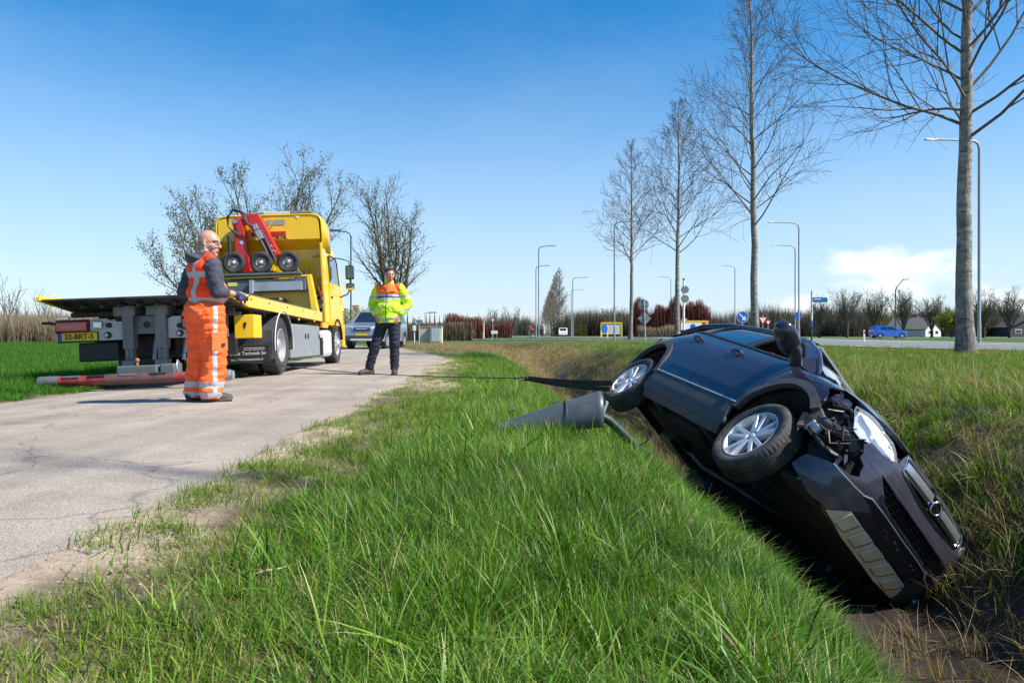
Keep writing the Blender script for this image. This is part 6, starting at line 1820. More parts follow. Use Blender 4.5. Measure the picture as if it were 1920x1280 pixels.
# ------------------------------------------------------------------ people
def sculpt(name, mb, voxel, smooth, mat, parent, wrinkle=0.0, wfreq=(9, 9, 14), seed=0.0, cut=None):
    """fuse overlapping closed shapes into one continuous surface"""
    me = mb.mesh(name)
    o = bpy.data.objects.new(name, me)
    COL.objects.link(o)
    r = o.modifiers.new('fuse', 'REMESH'); r.mode = 'VOXEL'; r.voxel_size = voxel; r.use_smooth_shade = True
    if smooth:
        s = o.modifiers.new('soft', 'SMOOTH'); s.iterations = smooth; s.factor = .5
    dg = bpy.context.evaluated_depsgraph_get(); dg.update()
    out = bpy.data.meshes.new_from_object(o.evaluated_get(dg))
    bpy.data.objects.remove(o)
    if wrinkle:
        co = np.empty(len(out.vertices) * 3); no = np.empty(len(out.vertices) * 3)
        out.vertices.foreach_get('co', co); out.vertices.foreach_get('normal', no)
        co = co.reshape(-1, 3); no = no.reshape(-1, 3)
        w = np.array([mnoise.noise(Vector((p[0] * wfreq[0] + seed, p[1] * wfreq[1], p[2] * wfreq[2] + seed))) + .5 * mnoise.noise(Vector((p[0] * wfreq[0] * 2.3, p[1] * wfreq[1] * 2.3 + seed, p[2] * wfreq[2] * 2.2))) for p in co])
        co += no * (w * wrinkle)[:, None]
        out.vertices.foreach_set('co', co.ravel())
    if cut:
        bm = bmesh.new(); bm.from_mesh(out)
        for pc, pn in cut:
            g = bm.verts[:] + bm.edges[:] + bm.faces[:]
            bmesh.ops.bisect_plane(bm, geom=g, plane_co=pc, plane_no=pn, clear_outer=True)
        bm.to_mesh(out); bm.free()
    out.materials.clear(); out.materials.append(mat)
    out.polygons.foreach_set('use_smooth', [True] * len(out.polygons))
    out.update()
    return new_obj(name, out, None, parent)
def limb(mb, pts, rr, n=14):
    """a tapering limb with rounded ends"""
    mb.tube(pts, rr, n)
    for p, r in zip(pts, rr): mb.ball(p, r, n, 8)
def banded(name, base, bands, rough=.75, bump=.25, var=.08):
    """cloth with sewn-on bands: each band is (conditions, colour, gloss); a condition is (axis, centre, half width)"""
    m = bpy.data.materials.new(name); m.use_nodes = True
    nt = m.node_tree; b = nt.nodes['Principled BSDF']; N, L = nt.nodes.new, nt.links.new
    tc = N('ShaderNodeTexCoord'); sp = N('ShaderNodeSeparateXYZ'); L(tc.outputs['Object'], sp.inputs[0])
    nz = N('ShaderNodeTexNoise'); nz.inputs['Scale'].default_value = 7; nz.inputs['Detail'].default_value = 5; L(tc.outputs['Object'], nz.inputs['Vector'])
    mr = N('ShaderNodeMapRange'); mr.inputs['From Min'].default_value = .3; mr.inputs['From Max'].default_value = .7; mr.inputs['To Min'].default_value = 1 - var; mr.inputs['To Max'].default_value = 1 + var; L(nz.outputs['Fac'], mr.inputs['Value'])
    ml = N('ShaderNodeMixRGB'); ml.blend_type = 'MULTIPLY'; ml.inputs['Fac'].default_value = 1; ml.inputs['Color1'].default_value = (*base, 1); L(mr.outputs[0], ml.inputs['Color2'])
    src = ml.outputs[0]
    for conds, col in bands:
        f = None
        for ax, c, h in conds:
            if isinstance(ax, str) and ax in 'xyz':
                v = sp.outputs[ax.upper()]
            elif ax == 'ay':
                a_ = N('ShaderNodeMath'); a_.operation = 'ABSOLUTE'; L(sp.outputs['Y'], a_.inputs[0]); v = a_.outputs[0]
            else:                                          # slanted: z + k*|y|
                a_ = N('ShaderNodeMath'); a_.operation = 'ABSOLUTE'; L(sp.outputs['Y'], a_.inputs[0])
                k_ = N('ShaderNodeMath'); k_.operation = 'MULTIPLY_ADD'; k_.inputs[1].default_value = ax; L(a_.outputs[0], k_.inputs[0]); L(sp.outputs['Z'], k_.inputs[2]); v = k_.outputs[0]
            cmp = N('ShaderNodeMath'); cmp.operation = 'COMPARE'; cmp.inputs[1].default_value = c; cmp.inputs[2].default_value = h; L(v, cmp.inputs[0])
            if f is None: f = cmp.outputs[0]
            else:
                mm = N('ShaderNodeMath'); mm.operation = 'MULTIPLY'; L(f, mm.inputs[0]); L(cmp.outputs[0], mm.inputs[1]); f = mm.outputs[0]
        mx = N('ShaderNodeMixRGB'); mx.inputs['Color2'].default_value = (*col, 1); L(f, mx.inputs['Fac']); L(src, mx.inputs['Color1']); src = mx.outputs[0]
    L(src, b.inputs['Base Color']); b.inputs['Roughness'].default_value = rough; b.inputs['Specular IOR Level'].default_value = .3
    bn = N('ShaderNodeTexNoise'); bn.inputs['Scale'].default_value = 16; bn.inputs['Detail'].default_value = 5; L(tc.outputs['Object'], bn.inputs['Vector'])
    bp = N('ShaderNodeBump'); bp.inputs['Strength'].default_value = bump; bp.inputs['Distance'].default_value = .02; L(bn.outputs['Fac'], bp.inputs['Height']); L(bp.outputs[0], b.inputs['Normal'])
    return m
def hand(mb, wrist, d, nrm, g, curl=.9, s=1.0):
    """palm, four unequal fingers and a thumb at the side; d = pointing direction, nrm = palm normal, g = side of the thumb"""
    d = Vector(d).normalized(); nrm = Vector(nrm); nrm = (nrm - d * nrm.dot(d)).normalized(); sd = d.cross(nrm) * g
    w = Vector(wrist)
    m3 = Matrix((d, sd, nrm)).transposed()
    mb.ball(w + d * .05 * s, (.052 * s, .042 * s, .018 * s), 14, 9, m3)
    for k, (o_, L_) in enumerate(((.030, .070), (.010, .080), (-.011, .074), (-.030, .058))):
        p = w + d * .088 * s + sd * o_ * s
        dd = d.copy(); pts = [p - d * .02 * s, p]
        for j in range(3):
            c = curl * (.45, .55, .4)[j]
            dd = (dd * math.cos(c) + nrm * math.sin(c)).normalized()
            p = p + dd * L_ * s * (.45, .32, .25)[j]
            pts.append(p)
        limb(mb, pts, [.0105 * s, .0105 * s, .0098 * s, .009 * s, .008 * s], 9)
    p = w + d * .03 * s + sd * .034 * s
    limb(mb, [p, p + (d * .5 + sd * .7 + nrm * .3).normalized() * .035 * s, p + (d * .8 + sd * .75 + nrm * .6).normalized() * .062 * s, p + (d * .95 + sd * .45 + nrm * .9).normalized() * .085 * s], [.014 * s, .0125 * s, .011 * s, .0095 * s], 9)
def head_shapes(mb, c, yaw, pitch=0.0, s=1.0):
    """skull, jaw, nose, brow, lips, ears; looks along local +x turned by yaw"""
    m3 = Matrix.Rotation(yaw, 3, 'Z') @ Matrix.Rotation(pitch, 3, 'Y')
    c = Vector(c)
    T = lambda p: c + m3 @ (Vector(p) * s)
    B = lambda p, r, n=16: mb.ball(T(p), tuple(q * s for q in r), n, 10, m3)
    B((-.012, 0, .028), (.097, .077, .092), 20); B((.012, 0, -.02), (.080, .068, .085)); B((.040, 0, -.070), (.048, .050, .045)); B((.066, 0, -.098), (.022, .028, .018))
    B((.070, 0, .030), (.026, .058, .016)); B((.050, .036, -.028), (.036, .026, .030)); B((.050, -.036, -.028), (.036, .026, .030))
    limb(mb, [T((.088, 0, .022)), T((.104, 0, -.012)), T((.108, 0, -.024))], [.009 * s, .012 * s, .014 * s], 10)
    B((.096, .010, -.028), (.010, .009, .008), 8); B((.096, -.010, -.028), (.010, .009, .008), 8)
    B((.086, 0, -.056), (.012, .024, .007)); B((.084, 0, -.068), (.012, .022, .008))
    for g in (-1, 1): B((-.008, g * .078, -.008), (.020, .010, .032), 12)
    return T, m3
SKIN = M('skin', (.50, .265, .185), .5, var=.10, scale=14, bump=.08, bscale=90)
SKIN2 = M('skin_ruddy', (.47, .215, .155), .5, var=.12, scale=14, bump=.08, bscale=90)
def face_bits(parent, T, m3, s=1.0, glasses=False):
    for g in (-1, 1):
        b = MB(); b.ball(T((.0795, g * .031, .003)), .0095 * s, 10, 8); b.build('eye', M('eye_white', (.7, .68, .65), .3), parent, 60)
        b = MB(); b.ball(T((.0865, g * .031, .003)), .0055 * s, 8, 6); b.build('iris', M('iris_dark', (.05, .04, .03), .2), parent, 60)
        b = MB(); b.tube([T((.088, g * .014, .026)), T((.093, g * .032, .031)), T((.080, g * .052, .025))], .004 * s, 6); b.build('eyebrow', M('brow_hair', (.10, .07, .05), .9), parent, 60)
    b = MB(); b.tube([T((.094, .020, -.0625)), T((.099, 0, -.0615)), T((.094, -.020, -.0625))], .0025 * s, 6); b.build('mouth', M('lip_line', (.22, .07, .06), .6), parent, 60)
    if glasses:
        e = MB()
        for g in (-1, 1):
            e.tube([T((.102, g * .031 + .024 * math.cos(a), .004 + .015 * math.sin(a))) for a in [2 * math.pi * i / 14 for i in range(15)]], .0022 * s, 6)
            e.tube([T((.101, g * .055, .010)), T((.06, g * .076, .012)), T((-.02, g * .082, .010))], .0022 * s, 6)
        e.tube([T((.104, .008, .006)), T((.104, -.008, .006))], .002 * s, 6)
        e.build('glasses', M('glasses_dark', (.02, .02, .022), .3), parent, 60)

def man_orange():
    e = empty('person', (-3.17, 7.72, 0), (0, 0, R(46)), 'bald man in orange hi-vis vest and trousers, holding a remote control', 'person')
    head_c = (.04, 0, 1.632)
    # body: one continuous figure
    b = MB()
    T, m3 = head_shapes(b, head_c, R(-52), R(6), 1.14)
    limb(b, [(.01, 0, 1.60), (-.01, 0, 1.50), (-.02, 0, 1.44)], [.058, .064, .075])
    limb(b, [(-.01, 0, 1.36), (0, 0, 1.15), (0, 0, .98)], [.12, .12, .12])
    RW, LW = (.245, -.185, 1.105), (.30, .03, 1.13)
    for sh, el, wr in (((-.015, -.19, 1.42), (.015, -.255, 1.125), RW), ((-.015, .19, 1.42), (-.12, .27, 1.15), LW)):
        limb(b, [sh, el, wr], [.05, .043, .031])
    for g, kx in ((-1, .035), (1, -.015)): limb(b, [(0, g * .10, .95), (kx + .02, g * .115, .50), (kx - .02, g * .12, .10)], [.08, .06, .045])
    hand(b, LW, (.9, -.35, -.1), (.2, -.5, -.8), 1, .8)
    sculpt('body', b, .0075, 3, SKIN, e)
    face_bits(e, T, m3, 1.14, True)
    hr = MB(); hr.ball(T((-.03, 0, .0)), (.090, .0815, .062), 18, 10, m3)
    hr = sculpt('hair', hr, .007, 1, M('grey_stubble', (.30, .22, .18), .8, var=.2, scale=40), e, cut=[(tuple(T((.005, 0, 0))), tuple(m3 @ Vector((1, 0, .25))))])
    ear = MB(); ear.tube([T((.0, -.084, -.015)), T((.02, -.083, -.05)), T((.03, -.06, -.10)), T((.03, -.05, -.14))], .0022, 6); ear.ball(T((.004, -.086, -.012)), .007, 8, 6); ear.build('earphone', M('earphone_white', (.8, .8, .8), .4), e, 60)
    # hoodie
    h = MB()
    limb(h, [(-.01, 0, 1.38), (.01, 0, 1.2), (.01, 0, 1.02)], [.15, .16, .165])
    h.ball((-.01, 0, 1.35), (.115, .18, .105), 18, 10); h.ball((.02, 0, 1.12), (.165, .18, .13), 18, 10)
    limb(h, [(-.02, -.215, 1.385), (-.015, -.245, 1.28), (.01, -.262, 1.13)], [.090, .088, .076])
    limb(h, [(.01, -.262, 1.125), (.085, -.24, 1.115)], [.072, .058])
    limb(h, [(-.015, .215, 1.385), (-.06, .26, 1.28), (-.115, .275, 1.14)], [.088, .080, .072])
    limb(h, [(-.115, .275, 1.14), (.05, .19, 1.12), (.20, .09, 1.125)], [.072, .060, .048])
    h.lathe([(.06, -.04), (.105, -.03), (.13, .005), (.118, .045), (.085, .05), (.068, .0)], (-.03, 0, 1.495), (-.18, 0, 1), 22, close=True)
    h.ball((-.125, 0, 1.47), (.075, .125, .05), 14, 9, rotm(0, 20, 0))
    sculpt('hoodie', h, .011, 3, M('slate_hoodie', (.052, .054, .072), .9, var=.15, scale=20, bump=.3, bscale=60), e, .013, (9, 9, 15), 3)
    # vest
    v = MB()
    limb(v, [(-.005, 0, 1.36), (.015, 0, 1.2), (.015, 0, 1.03)], [.165, .178, .178])
    v.ball((-.01, 0, 1.33), (.150, .225, .125), 20, 12); v.ball((.03, 0, 1.12), (.21, .235, .15), 20, 12)
    for g in (-1, 1):
        limb(v, [(-.02, g * .09, 1.475), (-.02, g * .16, 1.45), (-.02, g * .185, 1.41), (-.01, g * .19, 1.30)], [.06, .058, .066, .085])
    v.ball((-.075, 0, 1.36), (.095, .20, .12), 18, 10)
    grey = (.42, .44, .47)
    vm = banded('hi_vis_vest', (1.0, .065, .010), [([('z', 1.297, .027)], grey), ([('z', 1.03, .032)], grey), ([('ay', .088, .025), ('z', 1.25, .25)], grey)], .7, .35)
    sculpt('vest', v, .011, 3, vm, e, .011, (7, 7, 12), 8, cut=[((0, 0, .985), (0, 0, -1))])
    # trousers
    t = MB()
    limb(t, [(.01, 0, 1.03), (0, 0, .92)], [.165, .172]); t.ball((-.01, 0, .93), (.195, .235, .16), 20, 12)
    limb(t, [(.0, -.10, .90), (.045, -.118, .50), (.03, -.125, .30), (.0, -.125, .12)], [.152, .130, .122, .124])
    limb(t, [(-.01, .095, .90), (0, .115, .50), (-.02, .12, .30), (-.04, .12, .12)], [.152, .130, .122, .124])
    t.box((.03, -.222, .60), (.15, .04, .17), rotm(0, 0, 4)); t.box((.03, -.228, .68), (.16, .04, .06)); t.box((-.155, -.10, .90), (.05, .15, .05), rotm(0, 0, 20))
    tm = banded('hi_vis_trousers', (1.0, .135, .028), [([('z', .178, .030)], grey), ([('z', .075, .027)], grey), ([('y', -.30, .155), ('x', -.005, .021), ('z', .52, .46)], grey)], .7, .45, .12)
    sculpt('trousers', t, .011, 2, tm, e, .021, (7, 7, 17), 5, cut=[((0, 0, .035), (0, 0, -1))])
    fl_ = M('pocket_orange', (1.0, .155, .035), .75)
    for c_, sz, rt in (((.03, -.245, .685), (.165, .022, .055), (8, 0, 4)), ((.03, -.243, .60), (.15, .018, .15), (4, 0, 4)), ((-.165, -.13, .905), (.02, .15, .05), (0, 10, 24)), ((-.175, .10, .905), (.02, .15, .05), (0, 10, -12))):
        p = MB(); p.box(c_, sz, rotm(*rt)); p.build('pocket', fl_, e, None, .008)
    p = MB(); p.box((.075, -.258, .585), (.035, .006, .035), rotm(4, 0, 4)); p.build('pocket_badge', M('badge_dark', (.03, .03, .03), .6), e)
    for g, x, yaw in ((-1, .0, -14), (1, -.05, 6)):
        s = MB(); m_ = rotm(0, 0, yaw); c = Vector((x, g * .125, 0))
        P = lambda p: c + m_ @ Vector(p)
        limb(s, [P((-.06, 0, .06)), P((.03, 0, .062)), P((.14, 0, .045)), P((.185, 0, .04))], [.052, .052, .043, .034], 12); s.ball(P((-.03, 0, .09)), (.06, .05, .05), 12, 8)
        s.box(P((.06, 0, .013)), (.285, .090, .026), m_)
        sculpt('shoe', s, .008, 2, M('black_boot', (.022, .021, .022), .6, var=.3, dirt=.3), e, .0, cut=[((0, 0, .0), (0, 0, -1))])
    # working glove closed on the remote control
    gl = MB(); limb(gl, [(.225, -.19, 1.107), RW], [.038, .040]); hand(gl, RW, (.92, .30, -.22), (.25, .75, -.5), -1, 1.0, 1.12)
    sculpt('glove', gl, .006, 2, M('blue_glove', (.025, .035, .10), .75, var=.4, scale=25), e)
    r_ = MB(); r_.box((.345, -.105, 1.065), (.055, .13, .035), rotm(0, 12, 20)); r_.cyl((.36, -.16, 1.08), (.39, -.20, 1.095), .006, None, 6); r_.box((.34, -.08, 1.087), (.02, .03, .012), rotm(0, 12, 20))
    ro = r_.build('remote_control', M('remote_black', (.02, .02, .022), .45), None, None, .006)
    ro.matrix_world = Matrix.Translation((-3.17, 7.72, 0)) @ Matrix.Rotation(R(46), 4, 'Z')
    tag(ro, 'small black remote control in the gloved hand of orange man', 'remote')
    return e

def man_yellow():
    e = empty('person', (-2.09, 12.7, 0), (0, 0, R(-98)), 'man in yellow and orange hi-vis jacket with hands in his jeans pockets', 'person')
    b = MB()
    T, m3 = head_shapes(b, (.03, .02, 1.695), R(30), R(9), 1.03)
    limb(b, [(.01, .01, 1.64), (0, 0, 1.54), (-.01, 0, 1.47)], [.058, .064, .075])
    limb(b, [(0, 0, 1.40), (0, 0, 1.15), (0, 0, .98)], [.12, .12, .12])
    HR, HL = (.085, -.20, 1.015), (.085, .20, 1.015)
    for g, w in ((-1, HR), (1, HL)): limb(b, [(-.01, g * .19, 1.47), (-.06, g * .305, 1.21), w], [.05, .043, .031])
    limb(b, [(0, -.09, .97), (.06, -.22, .52), (.05, -.33, .10)], [.08, .06, .045]); limb(b, [(0, .09, .97), (.02, .10, .52), (0, .09, .10)], [.08, .06, .045])
    for g, w in ((-1, HR), (1, HL)): hand(b, w, (.25, -g * .25, -.95), (-.5, -g * .8, 0), g, .35)
    sculpt('body', b, .0075, 3, SKIN2, e)
    face_bits(e, T, m3, 1.03)
    hr = MB(); hr.ball(T((-.018, 0, .036)), (.099, .083, .092), 20, 12, m3); hr.ball(T((.035, 0, .098)), (.05, .062, .024), 14, 8, m3)
    sculpt('hair', hr, .007, 1, M('brown_hair', (.075, .045, .03), .8, var=.4, scale=60, bump=.5, bscale=120), e, .003, (60, 60, 60), 2, cut=[(tuple(T((.052, 0, .062))), tuple(m3 @ Vector((.75, 0, -.66)))), (tuple(T((0, 0, -.045))), tuple(m3 @ Vector((.45, 0, -.9))))])
    # jacket
    j = MB()
    limb(j, [(0, 0, 1.42), (.01, 0, 1.2), (.01, 0, 1.0)], [.15, .17, .18]); j.ball((0, 0, 1.40), (.135, .215, .12), 20, 12); j.ball((.02, 0, 1.12), (.185, .235, .17), 20, 12); j.ball((.02, 0, .98), (.175, .225, .12), 20, 12); j.ball((.02, 0, .90), (.165, .205, .07), 20, 12); j.ball((0, 0, 1.28), (.16, .225, .12), 20, 12)
    for g, w in ((-1, HR), (1, HL)):
        limb(j, [(-.01, g * .18, 1.46), (-.03, g * .25, 1.36), (-.06, g * .315, 1.20)], [.090, .086, .080]); limb(j, [(-.06, g * .315, 1.20), (.02, g * .265, 1.10), (.065, g * .215, 1.045)], [.080, .068, .056])
    limb(j, [(-.005, 0, 1.53), (.0, 0, 1.57)], [.085, .078])
    grey = (.40, .42, .44); dark = (.06, .045, .06); org = (.90, .16, .02); yg = (.52, .80, .025)
    jm = banded('hi_vis_jacket', yg, [([('z', 1.45, .095), ('ay', .10, .105)], org), ([('z', 1.345, .022), ('ay', .1, .11)], grey), ([('z', 1.312, .013), ('ay', .1, .11)], dark), ([('z', 1.282, .018), ('ay', .1, .11)], grey),
                                       ([(-.45, .905, .022), ('ay', .1, .125)], grey), ([('z', 1.32, .022), ('ay', .33, .10)], grey), ([('z', 1.10, .022), ('ay', .33, .10)], grey), ([(1.3, 1.25, .014), ('ay', .07, .075), ('z', 1.12, .13)], grey), ([('y', 0.0, .006), ('x', .2, .2)], (.03, .025, .03))], .7, .4)
    sculpt('jacket', j, .011, 2, jm, e, .014, (8, 8, 14), 4, cut=[((.02, 0, .862), (.12, 0, -1)), ((0, 0, 1.595), (0, 0, 1))])
    for g in (-1, 1):
        p = MB(); p.box((.140, g * .10, 1.415), (.02, .10, .018), rotm(0, -8, g * 28)); p.build('pocket_flap', M('flap_orange', (.9, .18, .03), .7), e, None, .006)
        p = MB(); p.box((-.01, g * .15, 1.535), (.05, .12, .012), rotm(g * 20, 0, 0)); p.build('epaulette', M('flap_orange'), e, None, .005)
    jn = M('dark_denim', (.012, .016, .032), .85, var=.35, scale=12, bump=.3, bscale=90)
    t = MB()
    limb(t, [(0, 0, 1.0), (0, 0, .95)], [.15, .16]); t.ball((0, 0, .96), (.155, .185, .13), 20, 12)
    limb(t, [(0, -.09, .94), (.06, -.215, .53), (.055, -.325, .13)], [.118, .088, .075]); limb(t, [(0, .09, .94), (.02, .105, .53), (0, .095, .13)], [.118, .090, .076])
    sculpt('jeans', t, .011, 2, jn, e, .012, (8, 8, 22), 7, cut=[((0, 0, .085), (0, 0, -1))])
    for (x, y, yaw, lift) in ((.055, -.335, -38, 0), (0, .095, 12, 0)):
        s = MB(); m_ = rotm(0, 0, yaw); c = Vector((x, y, 0)); P = lambda p: c + m_ @ Vector(p)
        limb(s, [P((-.05, 0, .055)), P((.04, 0, .06)), P((.14, 0, .045)), P((.175, 0, .042))], [.05, .05, .045, .036], 12); limb(s, [P((-.02, 0, .08)), P((-.03, 0, .165))], [.055, .056]); s.box(P((.05, 0, .014)), (.28, .092, .028), m_)
        o = sculpt('boot', s, .008, 2, M('black_boot'), e, cut=[((0, 0, 0), (0, 0, -1))])
        k = MB(); k.box(P((.055, 0, .115)), (.05, .05, .012), m_ @ rotm(0, 35, 0)); k.build('boot_lacing', M('lace_red', (.25, .03, .03), .7), o, None, .004)
    return e
man_orange()
man_yellow()
# ------------------------------------------------------------------ winch cable, straps, knocked-over post
def local_to_world(o, p): return o.matrix_basis @ Vector(p)
sh = Vector((.165, 9.22, .147))
a0 = local_to_world(TRUCK, (-2.52, -.42, .46))
cb = MB()
cpts = [a0.lerp(sh, t) + Vector((0, 0, -.10 * math.sin(math.pi * t))) for t in [i / 14 for i in range(15)]]
cb.tube(cpts, .0065, 6)
cb = cb.build('winch_cable', M('steel_cable', (.05, .048, .045), .5, .5, var=.3), None, 60)
tag(cb, 'thin dark winch cable stretched from the tow truck to the straps', 'cable')
st = empty('lifting_strap', sh, (0, 0, 0), 'dark webbing strap doubled from the cable shackle to the car wheel', 'strap')
webb = M('dark_webbing', (.028, .026, .018), .85, var=.35, scale=30)
for q in ((-1.51, -.905, .112), (-1.34, -.905, .045)):
    w0 = local_to_world(CAR, q) - sh
    m = MB()
    pts = [Vector((0, 0, 0)).lerp(w0, t) + Vector((0, 0, -.02 * math.sin(math.pi * t))) for t in [i / 8 for i in range(9)]]
    for a, b in zip(pts, pts[1:]): m.bar(a, b, .006, .062 if q[2] > .1 else .055)
    m.build('webbing', webb, st)
m = MB(); e_ = local_to_world(CAR, (-1.32, -.90, .03)) - sh; m.box(e_, (.07, .03, .05), rotm(10, 20, 0)); m.build('strap_sleeve', M('sleeve_olive', (.30, .27, .16), .8), st, None, .008)
m = MB(); m.tube([(-.09, 0, .0), (-.05, 0, .022), (.0, 0, .026), (.03, 0, .0), (.0, 0, -.026), (-.05, 0, -.022), (-.09, 0, 0)], .009, 8); m.build('shackle', M('shackle_rust', (.22, .09, .06), .6, .4), st, 60)
m = MB(); m.tube([(-.14, 0, 0), (-.08, 0, 0)], .012, 8); m.ball((.02, 0, 0), (.03, .03, .035), 10, 7); m.build('cable_eye', M('steel_cable'), st, 60)
m = MB(); m.bar((.42, -.02, .01), (.46, -.03, .07), .004, .03); m.build('strap_label', M('label_blue', (.10, .16, .30), .6), st)

tipz = zgf(-.14, 5.62)
bl = empty('bollard_sleeve', (-.13, 5.60, tipz + .02), (0, 0, R(2)), 'grey plastic bollard sleeve lying in the grass with its post', 'bollard')
gp = M('grey_plastic', (.055, .068, .082), .40, var=.15, scale=6, dirt=.45, dirtcol=(.14, .13, .11), dscale=7)
m = MB(); vs, fs = [], []
n1, n2 = 22, 20
for i in range(n1):
    t = i / (n1 - 1)
    x = .80 * t
    rad = .045 + .125 * t ** .85
    cz = .02 + .13 * t
    for j in range(n2):
        a = math.pi * (-.18 + 1.36 * j / (n2 - 1))
        vs.append((x, rad * .92 * math.cos(a), cz + rad * math.sin(a)))
for i in range(n1 - 1):
    for j in range(n2 - 1): fs.append((i * n2 + j, i * n2 + j + 1, (i + 1) * n2 + j + 1, (i + 1) * n2 + j))
m.add(vs, fs); o = m.build('sleeve', gp, bl, 50)
sm = o.modifiers.new('wall', 'SOLIDIFY'); sm.thickness = .008; sm.offset = -1
m = MB(); vs = []
for k in range(15):
    a = math.pi * (-.1 + 1.2 * k / 14); r_ = .145; vs.append((.53, r_ * .93 * math.cos(a), .105 + r_ * math.sin(a)))
m.tube(vs, .005, 6); m.build('seam', M('seam_dark', (.03, .035, .04), .6), bl, 60)
for x in (.13, .46): 
    m = MB(); m.box((x, .0, .10 + .20 * x + .045), (.06, .02, .012), rotm(0, -16, 0)); m.build('lug', gp, bl, None, .004)
m = MB(); m.tube([(.70, -.05, .18), (.86, -.02, .10), (1.06, .02, -.09), (1.12, .03, -.14)], [.034, .034, .034, .034], 12); m.build('post', M('dark_green_post', (.018, .04, .03), .4, var=.2), bl, 60)
m = MB(); m.box((.815, -.06, .19), (.02, .06, .12), rotm(0, 20, 0)); m.build('clip', M('clip_pale', (.5, .5, .48), .6), bl, None, .004)
m = MB(); m.tube([(1.07, .0, -.10), (1.13, -.02, -.07), (1.16, -.02, -.04)], .006, 6); m.build('anchor_pin', M('steel_cable'), bl, 60)

# ------------------------------------------------------------------ street lamps
LAMPM = M('lamp_galvanised', (.27, .28, .29), .5, .3, var=.08)
LAMPD = M('lamp_dark', (.05, .06, .06), .5, var=.1)
HEADM = M('lamp_head', (.30, .31, .32), .4, .3)
def street_lamp(px, Y, H, arm, label, side=1, r=.085, mat=None, drop=.35, kink=False, z0=0.0):
    mat = mat or LAMPM
    r *= .72
    e = empty('street_lamp', (lat(px, Y), Y, z0), (0, 0, 0), label, 'street lamp')
    m = MB()
    if kink: pts = [(0, 0, -.2), (0, 0, H * .82), (side * .12, 0, H * .86), (side * arm, 0, H)]
    else: pts = [(0, 0, -.2), (0, 0, 1.2), (0, 0, 1.25), (0, 0, H - drop * 1.6), (side * .08, 0, H - drop * .75), (side * .28, 0, H - drop * .28), (side * .6, 0, H - .04), (side * arm, 0, H)]
    rr = [r * 1.25, r * 1.25, r] + [r * (.9 - .4 * i / 5) for i in range(len(pts) - 3)]
    m.tube(pts, rr[:len(pts)], 10); m.build('pole', mat, e, 60)
    h = MB(); a = Vector(pts[-1]); h.hexa([a + Vector((side * x, y, z)) for x, y, z in ((-.05, -.10, -.05), (.75, -.16, -.02), (.75, .16, -.02), (-.05, .10, -.05), (-.05, -.08, .06), (.70, -.10, .07), (.70, .10, .07), (-.05, .08, .06))]); h.build('lamp_head', HEADM if mat is LAMPM else LAMPD, e, None, .02)
    d = MB(); d.box((0, -r * 1.02, 1.0), (.09, .03, .40)); d.build('service_door', mat, e, None, .006)
    return e
def H_for(y_top, Y): return (625 - y_top) / 1400 * Y + HC
street_lamp(1836, 46, H_for(262, 46), 2.6, 'tall street lamp whose arm passes behind the thickest poplar', -1, .13)
street_lamp(1152, 63, H_for(415, 63), 1.9, 'grey street lamp standing left of the small poplar with its arm to it', 1, .09)
street_lamp(1010, 80, H_for(461, 80), 1.1, 'taller lamp of the pair beside the red cyclist', 1, .10)
street_lamp(1005, 100, H_for(498, 100), 1.2, 'shorter lamp of the pair beside the red cyclist', 1, .10)
street_lamp(1074, 118, H_for(520, 118), 1.8, 'pale street lamp right of the poplar avenue', 1, .11)
street_lamp(1071, 150, H_for(543, 150), 1.7, 'distant lamp just behind another beside the poplar avenue', 1, .11)
street_lamp(1258, 120, H_for(519, 120), 1.4, 'slim curved lamp next to the forked poplar and signal mast', -1, .09)
street_lamp(1378, 100, H_for(498, 100), .9, 'slim curved lamp next to the round blue arrow sign', -1, .09)
street_lamp(1491, 80, H_for(460, 80), 1.7, 'lower lamp of the pair left of the blue finger post', -1, .10)
street_lamp(1498, 66, H_for(417, 66), 2.0, 'higher lamp of the pair left of the blue finger post', -1, .10)
street_lamp(1679, 96, H_for(524, 96), 1.0, 'dark lamp with slanting arm behind the blue hatchback', 1, .08, LAMPD, kink=True)
street_lamp(797, 82, H_for(586, 82), .5, 'short dark lamp with square arm above the utility cabinets', 1, .06, LAMPD, drop=.05)
street_lamp(658, 40, 6.2, .6, 'thin dark green lamp post right of the tow truck cab', -1, .06, M('lamp_green', (.02, .06, .05), .5), drop=.2)
street_lamp(968, 120, H_for(598, 120), .7, 'small dark lamp left of the red cyclist, the nearer of two', -1, .07, LAMPD, drop=.05)
street_lamp(980, 140, H_for(607, 140), .7, 'small dark lamp left of the red cyclist, the farther of two', -1, .07, LAMPD, drop=.05)

# ------------------------------------------------------------------ signs
REDS, WHITES, BLUES, BACK = M('sign_red', (.50, .015, .02), .4), M('sign_white', (.78, .78, .76), .4), M('sign_blue', (.012, .10, .42), .4), M('sign_back', (.20, .225, .235), .5, .3)
POLE = M('sign_pole', (.48, .49, .50), .45, .3)
def sign_pole(e, H, r=.03, tilt=0.0, mat=None):
    m = MB(); m.tube([(0, 0, -.2), (tilt * H, 0, H)], r, 8); return m.build('pole', mat or POLE, e, 60)
def plate(e, name, pts, z, mat, y=-.04, th=.012, x=0.0):
    m = MB(); m.prism([(x + p[0], z + p[1]) for p in pts], y, y - th, 'y'); return m.build(name, mat, e)
def ring(r, n=28): return [(r * math.cos(2 * math.pi * i / n), r * math.sin(2 * math.pi * i / n)) for i in range(n)]
def tri(s): return [(-s / 2, s * .289), (s / 2, s * .289), (0, -s * .577)]
